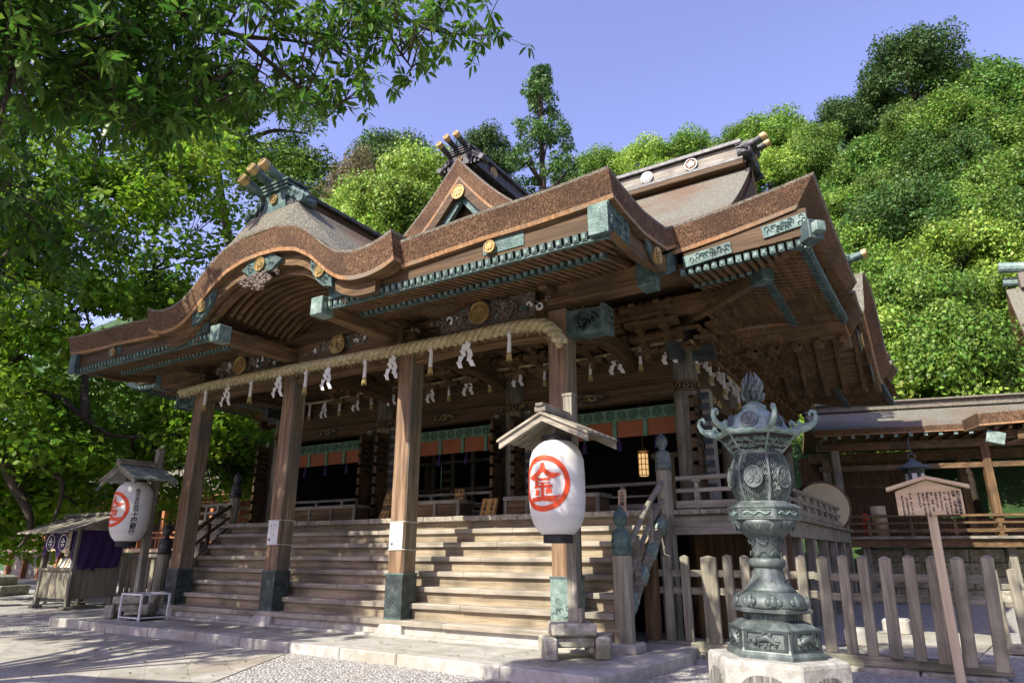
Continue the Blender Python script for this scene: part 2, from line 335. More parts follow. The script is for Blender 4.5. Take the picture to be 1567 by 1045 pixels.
mb = MB(); mb.prism([(-19.5,6.9),(-16.4,9.3),(-14.4,9.45),(-10.9,9.45),(-9.3,6.6),(-9.2,2.0),(-12,-6),(-17,-6),(-19,2)][::1], lambda a, b, d: (a, b, d), GZ-.05, GZ+.012)
struct(mb.build('flagstone_path', 'pathst'))
mb = MB(); mb.prism([(-1.9,14.4),(.1,14.6),(1.0,21),(-1.2,21)], lambda a, b, d: (a, b, d), GZ-.05, GZ+.03)
struct(mb.build('stone_path', 'pathst'))

TREES = [(-28.0, 50.8, 25.1, 24, 'pine', 'hand'),(-37.5, 54.3, 37.4, 10, 'D', 'hand'),(-51.8, 55.6, 38.0, 15, 'D', 'hand'),(-51.7, 50.1, 34.4, 12, 'G', 'hand'),(-39.1, 45.6, 26.5, 14, 'L', 'hand'),(-40.4, 41.7, 22.6, 13, 'L', 'hand'),(-40.7, 38.4, 20.1, 12, 'L', 'hand'),(-52.6, 46.2, 29.7, 11, 'G', 'hand'),(-39.3, 50.5, 27.8, 13, 'L', 'hand'),(5.0, 73.8, 42.1, 13, 'D', 'crest'),(-36.6, 75.6, 43.8, 10.0, 'M', 'crest'),(-31.8, 75.1, 44.8, 9.8, 'M', 'crest'),(-25.7, 74.7, 43.0, 11.0, 'L', 'crest'),(-19.6, 74.0, 41.7, 10.9, 'M', 'crest'),(-13.1, 72.9, 40.4, 9.8, 'M', 'crest'),(-8.6, 71.1, 38.9, 10.1, 'M', 'crest'),(-5.1, 68.9, 36.2, 9.1, 'M', 'crest'),(-27.5, 60.0, 29.7, 10.3, 'M', 'second'),(-22.8, 61.9, 31.5, 9.9, 'L', 'second'),(-18.8, 63.3, 32.7, 8.9, 'L', 'second'),(-14.5, 64.4, 32.5, 9.1, 'L', 'second'),(-9.2, 65.4, 31.6, 10.1, 'L', 'second'),(-5.7, 65.8, 31.0, 10.1, 'M', 'second'),(-1.6, 75.0, 40.3, 10.0, 'D', 'crest'),(1.8, 75.0, 38.2, 12.5, 'D', 'crest'),(7.4, 74.6, 41.8, 11.2, 'C', 'crest'),(10.2, 74.3, 40.5, 10.7, 'C', 'crest'),(12.1, 74.0, 36.8, 12.1, 'C', 'crest'),(13.9, 73.7, 35.2, 11.9, 'C', 'crest'),(16.1, 73.3, 33.3, 11.9, 'C', 'crest'),(-4.1, 65.0, 27.2, 9.0, 'C', 'second'),(-0.2, 66.3, 29.4, 10.4, 'C', 'second'),(3.7, 66.8, 34.2, 8.4, 'M', 'second'),(6.5, 65.8, 32.3, 9.2, 'M', 'second'),(9.1, 65.1, 31.2, 8.0, 'C', 'second'),(12.6, 66.1, 29.4, 8.8, 'M', 'second'),(14.1, 65.5, 27.5, 8.4, 'C', 'second'),(-2.3, 60.9, 24.2, 8.3, 'M', 'third'),(0.3, 60.0, 23.7, 9.4, 'M', 'third'),(3.8, 59.7, 27.3, 8.1, 'C', 'third'),(6.8, 60.9, 25.0, 10.2, 'C', 'third'),(9.3, 58.8, 21.1, 10.0, 'M', 'third'),(11.5, 58.9, 20.4, 9.7, 'C', 'third'),(-5.0, 52.7, 14.9, 8.5, 'M', 'fourth'),(-1.8, 53.1, 16.4, 9.5, 'M', 'fourth'),(1.5, 53.7, 17.8, 9.7, 'D', 'fourth'),(4.1, 54.5, 18.3, 8.9, 'M', 'fourth'),(6.6, 54.3, 16.8, 9.3, 'M', 'fourth'),(8.0, 52.0, 15.0, 9.3, 'C', 'fourth'),(10.6, 52.9, 14.0, 9.5, 'C', 'fourth'),(-3.1, 48.1, 9.8, 9.2, 'M', 'fifth'),(-0.4, 48.5, 11.8, 8.5, 'M', 'fifth'),(2.3, 49.3, 12.9, 8.7, 'M', 'fifth'),(3.8, 46.4, 12.1, 8.6, 'L', 'fifth'),(5.9, 48.2, 11.0, 8.6, 'L', 'fifth'),(8.2, 47.3, 9.9, 9.4, 'L', 'fifth'),(-4.4, 41.7, 3.3, 10.3, 'L', 'sixth'),(-1.6, 41.0, 6.2, 8.8, 'L', 'sixth'),(1.5, 41.6, 8.5, 8.4, 'M', 'sixth'),(3.2, 41.6, 7.1, 9.5, 'L', 'sixth'),(5.3, 40.9, 4.6, 9.5, 'L', 'sixth'),(7.1, 41.1, 3.6, 10.0, 'L', 'sixth'),(-3.0, 37.9, 2.6, 8.3, 'L', 'lowest'),(-0.7, 37.7, 1.5, 10.4, 'L', 'lowest'),(1.7, 37.7, 3.8, 8.9, 'M', 'lowest'),(3.2, 37.1, 4.0, 8.2, 'L', 'lowest'),(4.8, 36.3, 2.4, 8.4, 'L', 'lowest')]
_b = np.array([(t[0], t[1], t[2]) for t in TREES] + [(-70,60,36),(-80,85,50),(40,60,34),(60,90,60),(0,95,60),(-40,100,64),(25,45,18),(10,32,3)])
def hz(x, y):
    d2 = (_b[:,0]-x)**2 + (_b[:,1]-y)**2 + 4; wt = 1/d2**2
    z = float((wt*_b[:,2]).sum()/wt.sum())
    k = min(1, max(0, (y-33)/7)) if x > -30 else min(1, max(0, (y-36)/8))
    return GZ-.3 + (z - .5 - GZ)*k
mb = MB(); xs = np.linspace(-110, 80, 60); ys = np.concatenate([np.linspace(32, 80, 34), np.linspace(84, 150, 10)])
mb.add([(x, y, hz(x, y) - max(0, y-92)*.9) for y in ys for x in xs], [(j*60+i, j*60+i+1, (j+1)*60+i+1, (j+1)*60+i) for j in range(len(ys)-1) for i in range(59)])
struct(mb.build('hill', 'grass', smooth=True))

# ================================================================== THE SHRINE HALL
hall = thing('shrine_hall', (XC, 14.1, PZ), 'large timber shrine hall with brown bark roofs, undulating porch gable and wide steps', 'shrine hall')
ROOF = ['bark', 'fascia', 'brown_x', 'rim', 'lip']
def sx(x): return 2*XC - x     # mirror across the hall's axis
# ---- main hip-and-gable roof
ds = [0,.35,.8,1.3,2.0,2.7,2.71,3.6,4.6,5.6,6.6,7.6,8.6,9.4,10.0]
def slope_front(n=40):
    rows = []
    for d in ds:
        xr = -.9 - d if d <= 2.7 else -3.6; xl = sx(xr); r = []
        for i in range(n+1):
            u = i/n; u = .5-.5*math.cos(math.pi*u); x = xl + (xr-xl)*u; t = min(-.9-x, x-sx(-.9))
            r.append((x, 12+d, P(d) + (lift(t)*(1-d/5) if d < 5 else 0)))
        rows.append(r)
    return rows
mb = MB(); Pf = slope_front()
mb.slab(Pf, .58, lambda p: (-.42*max(0,1-(-.9-p.x)/4.5)+.42*max(0,1-(p.x-sx(-.9))/4.5), .16, 0), 'lrf')
mb.build('bark_roof', ROOF, hall)
mb = MB(); mb.slab([[(x, 28.5-(y-12)*.65, z) for x, y, z in r[::-1]] for r in Pf], .56, lambda p: (0, -.14, 0), 'lrf')
mb.build('bark_roof', ROOF, hall)
for sgn in (1, -1):
    for y0, y1 in ((12,17.0),(24.0,28.5)):
        mb = MB(); rows = []
        for d in [0,.35,.8,1.3,2.0,2.7,3.4]:
            r = []
            for i in range(19):
                a = max(y0, 12+d) if y0 == 12 else y0; b = min(y1, 28.5-d*.65) if y1 > 28 else y1
                y = a + (b-a)*i/18; t = min(y-12, (28.5-y)*1.5); x = -.9 - d + .036*(y-12)
                r.append((x if sgn > 0 else sx(x), y, P(d) + lift(t)*(1-d/5)))
            rows.append(r if sgn > 0 else r[::-1])
        mb.slab(rows, .58, lambda p: (-.42*sgn, .16*max(0,1-(p.y-12)/4.5), 0), 'lrf'); mb.build('bark_roof', ROOF, hall)
# ---- porch roof, straight wings left and right of the curved gable
for sgn in (1, -1):
    mb = MB(); rows = []
    for y in [8.73,8.95,9.25,9.7,10.28,10.9,11.5,12.1,12.7,13.4]:
        r = []
        for i in range(17):
            x = -8.05 + (4.45)*i/16; t = -3.6 - x
            z = KZ(y) + .10*max(0, 1-t/2.2)**2 - .10*max(0, 1-(x+8.05)/2)*(1 if y < 11 else .4)
            r.append((x if sgn > 0 else sx(x), y, z))
        rows.append(r if sgn > 0 else r[::-1])
    mb.slab(rows, .50, lambda p: (0, .17*max(0, 1-(p.y-8.73)/1.5), 0), 'lrf'); mb.build('porch_roof', ROOF, hall)
# ---- curved (undulating) porch gable
SS = [-4.08+8.16*i/68 for i in range(69)]
mb = MB(); mb.slab([[(XC+s, y, K(s)+.02*(y-8.5)) for s in SS] for y in (8.5,9.2,10,11,12,13)], .60, lambda p: (0, .13 if p.y < 8.6 else 0, 0), 'lrf')
mb.build('curved_gable_roof', ROOF, hall, smooth=False)
mb = MB(); mb.slab([[(-.60 + .05*(s*.9) - e, 20.5 + s*.9, K(s)*1.5-3.65 + .02*e) for s in SS] for e in (0,.6,1.5,2.6,4)], .60, lambda p: (-.36, 0, 0), 'lrf')
mb.build('side_curved_gable_roof', ROOF, hall)
# ---- front triangular gable on the main roof
def G(s): s = abs(s); return 14.55 - 1.27*s + .10*s*s
gs = [-3.4+6.8*i/40 for i in range(41)]
mb = MB(); mb.slab([[(XC+s, y, G(s)) for s in gs] for y in (15.9,16.6,17.6,19,20.5,22)], .80, lambda p: (0, .12 if p.y < 16 else 0, 0), 'lrf')
g = mb.build('dormer_gable_roof', ROOF, hall)
mb = MB()
for o_, wdt, yy, mi in ((.80,.42,16.02,0),(1.24,.34,16.2,1)):
    for a in (-1, 1):
        mb.plank([(XC+a*s, yy, G(s)-o_) for s in np.linspace(0, 3.6, 14)], (0,0,-wdt), (0,.16,0), mi)
mb.build('bargeboard', ['dark_x', 'verd'], g)
mb = MB(); mb.add([(XC-4,16.65,11.0-.9),(XC+4,16.65,11.0-.9),(XC,16.65,13.1)], [(0,1,2)]); mb.build('gable_panel', 'dark_x', g)
mb = MB()
for i in range(60):    # carved scrolls in the gable panel
    u = RNG.uniform(-1.7, 1.7); z = 10.9 + RNG.uniform(0, 1)*(1.65-abs(u)*.95); r = RNG.uniform(.08,.17); a0 = RNG.uniform(0,6.3)
    mb.tube([(XC+u+r*(1-k/10)*math.cos(a0+k*.75), 16.58-.012*k, z+r*(1-k/10)*math.sin(a0+k*.75)) for k in range(8)], [.05-.004*k for k in range(8)], 5)
mb.build('gable_carving', 'carve', g)
def crest(name, c, nrm, r, parent, m1='gold', m2='ggold', ch=True):
    mb = MB(); n = Vector(nrm).normalized(); a = Vector((0,0,1)).cross(n).normalized(); b = n.cross(a); c = Vector(c)
    mb.disc(c, n, r*.93, .05, 24, 1); mb.ring(c + n*.03, n, r*.93, r*.085, 28)
    if ch:
        vs, fs = glyphs('金', r*1.35, r*.03); mb.add([c + n*.045 + a*u + b*v for u, v in vs], fs, 0)
    else:
        for k in range(16):
            t = 2*math.pi*k/16; d = a*math.cos(t)+b*math.sin(t); mb.tube([c + d*r*.2 + n*.05, c + d*r*.55 + n*.07, c + d*r*.9 + n*.05], [r*.03, r*.09, r*.1], 5)
        mb.disc(c + n*.06, n, r*.2, .05, 12)
    return mb.build(name, [m1, m2], parent)
crest('gilt_crest', (XC, 16.0, G(0)-1.32), (0,-1,0), .27, g)
# ---- ridges
def ridge(name, p, q, w0, levels, parent, mats):
    """stacked ridge beam from p to q; levels = [(z0, z1, half width, mat)]"""
    mb = MB(); p = Vector(p); q = Vector(q); d = (q-p).normalized(); n = Vector((-d.y, d.x, 0))
    for z0, z1, hw, mi in levels:
        mb.prism([(-hw,z0),(hw,z0),(hw*.97,z1),(-hw*.97,z1)], lambda a, b, t: (p if t == 0 else q) + n*a + Vector((0,0,b)), 0, 1, mi)
    return mb.build(name, mats, parent, bevel=.02)
RM = ['iron', 'grey_x', 'lip', 'dark_x']
main_ridge = ridge('main_ridge', (-3.75,22,14.5), (sx(-3.75),22,14.5), 0, [(0,.22,.62,3),(.22,.36,.58,0),(.36,.86,.46,1),(.86,1.02,.60,0),(1.02,1.10,.50,0)], hall, RM)
for i, x in enumerate((-5.6,-7.3,-8.9,-10.5)):
    crest('ridge_crest', (x, 21.5, 15.11), (0,-1,0), .24, main_ridge, 'white', 'brown_x', i != 1)
dorm_ridge = ridge('dormer_ridge', (XC,16.3,14.35), (XC,21.6,14.35), 0, [(0,.15,.5,0),(.15,.6,.34,0),(.6,.74,.46,0),(.74,.82,.36,0)], g, ['iron','grey_x','lip','dark_x'])
crest('ridge_crest', (XC+.37, 17.6, 14.72), (1,0,0), .2, dorm_ridge, 'gold', 'ggold')
def ridge_end(name, c, d, parent, sc=1.0, met='iron', tubes=((-.62,.28),(-.18,.82),(.36,.82)), spread=1.15, tl=1.5, gold=True):
    """ornamental ridge end: faceted plate, stacked rims, scroll fins and three projecting tubes; c base centre, d outward"""
    c = Vector(c); d = Vector(d).normalized(); n = Vector((-d.y, d.x, 0)); Z = Vector((0,0,1)); mb = MB()
    vsc = .80; at = lambda a, b, t: c + n*a*sc + Z*b*sc*vsc + d*t*sc
    mb.prism([(-.52,0),(.52,0),(.44,.45),(.50,.9),(-.50,.9),(-.44,.45)], lambda a, b, t: at(a, b, t), -.45, .12)
    for k in range(3): mb.prism([(-.56-.05*k,.78+.13*k),(.56+.05*k,.78+.13*k),(.56+.05*k,.85+.13*k),(-.56-.05*k,.85+.13*k)], lambda a, b, t: at(a, b, t), -.5, .2+.03*k)
    for sg in (-1, 1):          # cloud scroll fins stepping down each side
        for k in range(4):
            a0 = sg*(.55+.21*k); b0 = .62-.16*k; r0 = .20-.015*k
            mb.tube([at(a0+sg*r0*(1-j/11)*math.cos(j*.8)*.9, b0+r0*(1-j/11)*math.sin(j*.8), .02+.012*j) for j in range(9)], [(.085-.006*j)*sc for j in range(9)], 6)
            mb.prism([(a0-sg*.16,0),(a0+sg*.16,0),(a0+sg*.12,b0),(a0-sg*.12,b0+.06)][::sg], lambda a, b, t: at(a, b, t), -.18, .02)
        mb.tube([at(sg*spread, .10, -.35), at(sg*spread, .12, .18)], .14*sc, 10)
    o = mb.build(name, met, parent)
    for a, b in tubes:
        t = MB(); pts = [at(a, 1.14, -.8), at(a, 1.20, .0), at(a, 1.28, tl*.55), at(a, 1.42, tl)]
        if b < .5: pts = [at(a, .84, -.3), at(a, .90, .2), at(a, .98, tl*.55), at(a, 1.12, tl)]
        t.tube(pts, [.13*sc,.13*sc,.135*sc,.145*sc], 14, 0)
        dd = (pts[-1]-pts[-2]).normalized(); e = pts[-1]
        t.tube([e-dd*.16*sc, e+dd*.02*sc], .165*sc, 16, 1); t.ring(e+dd*.03*sc, dd, .125*sc, .032*sc, 16, 1)
        q = t.build('ridge_tube', [met, 'gold' if gold else 'lip'], o)
        u = dd.cross(Z).normalized(); v = u.cross(dd)
        vs, fs = glyphs('金', .22*sc, .006); m3 = MB(); m3.add([e + dd*.035*sc - u*x_ + v*y_ for x_, y_ in vs], fs); m3.build('tube_crest', 'ggold', q)
    if True: crest('crest', at(0, .45, .15), d, .15*sc, o)
    return o
ridge_end('ridge_end', (-3.55,22,14.62), (1,0,0), main_ridge, .85, tl=.68)
ridge_end('ridge_end', (XC,16.15,14.3), (0,-1,0), dorm_ridge, .74, 'iron', ((-.62,.28),(-.22,.82),(.34,.82)), 1.2, .95)
kara_ridge = MB()
kprof = [(2.45,K(2.45)+.02),(2.0,K(2.0)+.14),(1.6,8.36),(1.25,8.66),(1.0,8.92),(.85,9.17)]
kring = [(-a,b) for a,b in kprof]+[(a,b) for a,b in kprof[::-1]]
for (y0,f0),(y1,f1) in (((8.505,.0),(8.86,1)),((8.86,1),(13.4,1))):
    zz = lambda a,b,f: K(a)+.004+(b-K(a)-.004)*f
    kara_ridge.strip([(XC+a,y0,zz(a,b,f0)) for a,b in kring],[(XC+a,y1,zz(a,b,f1)) for a,b in kring],1)
kara_ridge.strip([(XC+a,13.4,b) for a,b in kring],[(XC+a,13.4,7.0) for a,b in kring],1)
kara_ridge.box(XC-.62, XC+.62, 8.9, 13.6, 9.16, 9.34, 0); kara_ridge.box(XC-.45, XC+.45, 9.0, 13.6, 9.34, 9.60, 2); kara_ridge.box(XC-.58, XC+.58, 8.95, 13.6, 9.60, 9.70, 0)
kr = kara_ridge.build('curved_gable_ridge', ['iron','bark','dark_y'], hall, bevel=.015)
ridge_end('ridge_end', (XC,8.95,9.16), (0,-1,0), kr, .80, 'verd', ((-.62,.28),(-.26,.82),(.24,.82)), 1.16, .85)
sr = ridge('side_gable_ridge', (-1.2,20.5,8.9), (-4.5,20.5,8.75), 0, [(0,.3,.95,2),(.3,.5,.5,3),(.5,.66,.55,1),(.66,.78,.46,1)], hall, RM)
ridge_end('ridge_end', (-1.1,20.5,9.25), (1,0,0), sr, .6, 'verd', ((-.4,.28),(.0,.82),(.4,.82)), 1.0, .95)
# gable end on the right of the main roof
for xx in (-4.3, sx(-4.3)):
    mb = MB(); t_ = np.linspace(3.2, 10, 10); mb.strip([(xx,12+t,P(t)-.45) for t in t_], [(xx,28.5-t*.65,P(t)-.45) for t in t_]); mb.build('end_gable_panel', 'dark_y', hall)
for sgn in (1, -1):
    mb = MB()
    for a in (-1, 1):
        mb.plank([(-3.62 if sgn > 0 else sx(-3.46), 22+a*t, P(10-t)-.52) for t in np.linspace(0, 7, 14)], (0,0,-.75), (-.16,0,0))
    mb.build('end_bargeboard', 'dark_y', hall)

# ---- curved gable: boards, ribs and fittings underneath
def A(s): return K(s) - .60
mb = MB()
s1 = [s for s in SS if abs(s) < 3.5]
mb.plank([(XC+s, 8.80, A(s)+.02) for s in s1], (0,0,-.30), (0,.14,0)); mb.plank([(XC+s, 8.98, A(s)-.10) for s in s1 if abs(s) < 2.6], (0,0,-.34), (0,.12,0))
mb.build('curved_bargeboard', 'brown_x', hall)
for k in range(11):
    mb = MB(); y = 9.25 + .19*k
    mb.plank([(XC+s*.9, y, A(s)-.18-.02*k) for s in SS if abs(s) < 1.98], (0,0,-.12), (0,.09,0)); mb.build('curved_rib', 'brown_x', hall)
mb = MB(); ss = [s for s in SS if abs(s) < 2.1]
mb.strip([(XC+s, 9.1, A(s)-.15) for s in ss], [(XC+s, 11.5, A(s)-.36) for s in ss]); mb.build('curved_ceiling', 'dark_x', hall)
mb = MB(); ss = [s for s in SS if abs(s) < 2.05]
mb.strip([(XC+s, 11.3, A(s)-.2) for s in ss], [(XC+s, 11.3, 6.2) for s in ss])
mb.plank([(XC+s, 11.2, A(s)-.33) for s in ss], (0,0,-.16), (0,.1,0), 1); mb.box(XC-2, XC+2, 11.05, 11.25, 6.72, 6.95, 1); mb.box(XC-.12, XC+.12, 11.1, 11.3, 6.95, 7.5, 1)
mb.build('curved_gable_backboard', ['brown_x', 'dark_x'], hall)
def fitting(s, wd, hh, z, name='bronze_fitting', slope=0.0, par=hall, cr=.15):
    mb = MB(); n = 14
    outl = [(wd*math.cos(2*math.pi*i/n)*(1+.12*math.cos(6*math.pi*i/n*2)), hh*math.sin(2*math.pi*i/n)) for i in range(n)]
    cs, sn = math.cos(slope), math.sin(slope)
    mb.prism(outl, lambda a, b, d: (XC+s+a*cs-b*sn, d, z+a*sn+b*cs), 8.70, 8.79)
    for i in range(22):
        u = RNG.uniform(-.8,.8)*wd; v = RNG.uniform(-.6,.6)*hh; r = .035
        mb.tube([(XC+s+(u+r*math.cos(k*1.1))*cs-(v+r*math.sin(k*1.1))*sn, 8.69, z+(u+r*math.cos(k*1.1))*sn+(v+r*math.sin(k*1.1))*cs) for k in range(5)], .016, 4)
    f = mb.build(name, 'verd', par); crest('gilt_crest', (XC+s, 8.68, z), (0,-1,0), cr, f); return f
f0 = fitting(0, .62, .24, A(0)-.20, cr=.17); fitting(-2.0, .50, .20, A(2)-.10, slope=.85); fitting(2.0, .50, .20, A(2)-.10, slope=-.85)
mb = MB()      # carved pendant below the middle fitting
for i in range(64):
    u = RNG.normal(0,.30); v = -.36 - RNG.uniform(0,.34)*max(.15, 1-abs(u)/.75); r = RNG.uniform(.05,.11); a0 = RNG.uniform(0,6)
    mb.tube([(XC+u+r*(1-k/9)*math.cos(a0+k*.8), 8.74-.01*k-.05*RNG.uniform(0,1), A(0)-.1+v+r*(1-k/9)*math.sin(a0+k*.8)) for k in range(7)], [.042-.004*k for k in range(7)], 5)
mb.build('carved_pendant', 'carve', hall)
for s in (-1.72, 1.72):
    mb = MB(); mb.box(XC+s-.15, XC+s+.15, 8.98, 11.6, 6.28, 6.62, 0); mb.box(XC+s-.17, XC+s+.17, 8.90, 9.25, 6.26, 6.66, 1); mb.build('eave_beam', ['brown_y','verdp'], hall, bevel=.015)

# ---- eaves of the porch: board, rafters with bronze caps, soffit
def rafter(p, q, wd, h, cap=True, name='rafter', stf=None, ax='y'):
    m = stf or MB(); m.beam(p, q, wd, h, 0)
    if cap:
        d = (Vector(q)-Vector(p)).normalized(); p = Vector(p)
        m.beam(p-d*.015, p+d*.16, wd+.022, h+.022, 1); m.beam(p-d*.03, p, wd*.62, h*.62, 2)
    if stf is None: m.build(name, ['brown_'+ax, 'verd', 'verdp'], hall)
far_rafters = MB()
for sgn in (1, -1):
    mb = MB(); mb2 = MB()
    X = (lambda x: x) if sgn > 0 else sx
    a, b = sorted((X(-10.1), X(-3.75)))
    def eb(x): t = -3.6-(x if sgn > 0 else sx(x)); return 6.86 + .10*max(0, 1-t/2.2)**2 - (.10 if t > 3.5 else 0)
    for i in range(10):
        x0, x1 = a+(b-a)*i/10, a+(b-a)*(i+1)/10
        mb.box(x0, x1, 8.98, 9.12, 6.53, eb((x0+x1)/2)+.02, 0)
    mb.box(a, b, 9.02, 9.1, 6.36, 6.40, 1)
    mb.box(a, b, 10.16, 10.28, 6.72, 6.84, 0)
    mb2.add([(a,9.0,6.60),(b,9.0,6.60),(b,12.8,7.42),(a,12.8,7.42)], [(0,1,2,3)])
    n = 41
    for i in range(n):
        x = -10.22 + 6.35*i/(n-1); x = X(x)
        vis = sgn > 0 and i > 8
        rafter((x, 9.0, 6.46), (x, 10.35, 6.74), .085, .115, True, stf=None if vis else far_rafters)
        if i < n-3 : rafter((x, 10.05, 6.60), (x, 12.6, 7.12), .085, .115, True, stf=None if vis and i % 1 == 0 else far_rafters)
    mb.build('eave_board', ['dark_x', 'verd'], hall); mb2.build('porch_soffit', 'brown_y', hall)
# corner pieces of the porch eave: bronze plates, verge board, purlin ends
for sgn in (1, -1):
    X = (lambda x: x) if sgn > 0 else sx
    mb = MB()
    path = [(X(-3.72), y, KZ(y)-.49 + (.10 if y < 9 else .02)) for y in np.linspace(8.95, 12.6, 16)]
    mb.plank(path, (0,0,-.36), (X(-3.86)-X(-3.72),0,0)); v = mb.build('verge_board', 'brown_y', hall, bevel=.01)
    mb = MB(); mb.plank([(X(-3.69), y, KZ(y)-.47+.08) for y in np.linspace(8.9, 9.75, 5)], (0,0,-.42), (X(-3.89)-X(-3.69),0,0)); mb.box(*sorted((X(-4.05),X(-3.70))), 8.86, 8.97, 6.38, 6.92)
    for i in range(26):
        y = RNG.uniform(8.95,9.7); z = KZ(y)-.42-RNG.uniform(.05,.34); mb.tube([(X(-3.675), y+.05*math.cos(k), z+.05*math.sin(k)) for k in range(5)], .016, 4)
    mb.build('verge_end_plate', 'verd', v)
    mb = MB(); mb.plank([(X(-3.69), y, KZ(y)-.47) for y in np.linspace(11.75, 12.5, 5)], (0,0,-.44), (X(-3.89)-X(-3.69),0,0)); mb.build('verge_inner_plate', 'verd', v)
    mb = MB(); mb.prism([(10.45,6.98),(10.9,6.90),(11.3,7.0),(11.15,6.75),(10.9,6.60),(10.6,6.72)], lambda a_, b_, d: (X(-3.70)+d*sgn, a_, b_), 0, .05); fp = mb.build('purlin_fitting', 'verd', v)
    crest('gilt_crest', (X(-3.62), 10.88, 6.72), (sgn,0,0), .17, fp, ch=False)
    mb = MB(); mb.box(*sorted((X(-6.2),X(-3.95))), 11.35, 11.75, 6.42, 6.86, 0); mb.box(*sorted((X(-4.2),X(-3.88))), 11.32, 11.78, 6.39, 6.89, 1); mb.build('porch_purlin_end', ['brown_x','verd'], hall, bevel=.015)
mb = MB(); mb.cbox((-5.75, 8.99, 6.72), (.85,.06,.26)); f = mb.build('eave_fitting', 'verd', hall); crest('gilt_crest', (-6.0,8.92,6.70), (0,-1,0), .12, f)
mb = MB(); mb.cbox((sx(-5.9), 8.99, 6.72), (.6,.05,.24)); f = mb.build('eave_fitting', 'verd', hall); crest('gilt_crest', (sx(-5.9),8.92,6.70), (0,-1,0), .11, f)
for x in (-9.4, sx(-9.4)):
    mb = MB(); mb.cbox((x, 8.95, 6.66), (1.3,.05,.24))
    for i in range(22): u = RNG.uniform(-.6,.6); v_ = RNG.uniform(-.08,.08); mb.tube([(x+u+.04*math.cos(k), 8.92, 6.66+v_+.04*math.sin(k)) for k in range(5)], .014, 4)
    mb.build('eave_plate', 'verd', hall)
for a_, b_, z_ in ((-3.5,-2.55,7.06),(-1.95,-1.15,7.30)):
    mb = MB(); mb.beam((a_,12.18,z_),(b_,12.18,z_+.10),.04,.24)
    for i in range(24): u = RNG.uniform(.05,.95); v_ = RNG.uniform(-.08,.08); mb.tube([(a_+(b_-a_)*u+.04*math.cos(k), 12.15, z_+.1*u+v_+.04*math.sin(k)) for k in range(5)], .009, 4)
    mb.build('eave_plate', 'verd', hall)
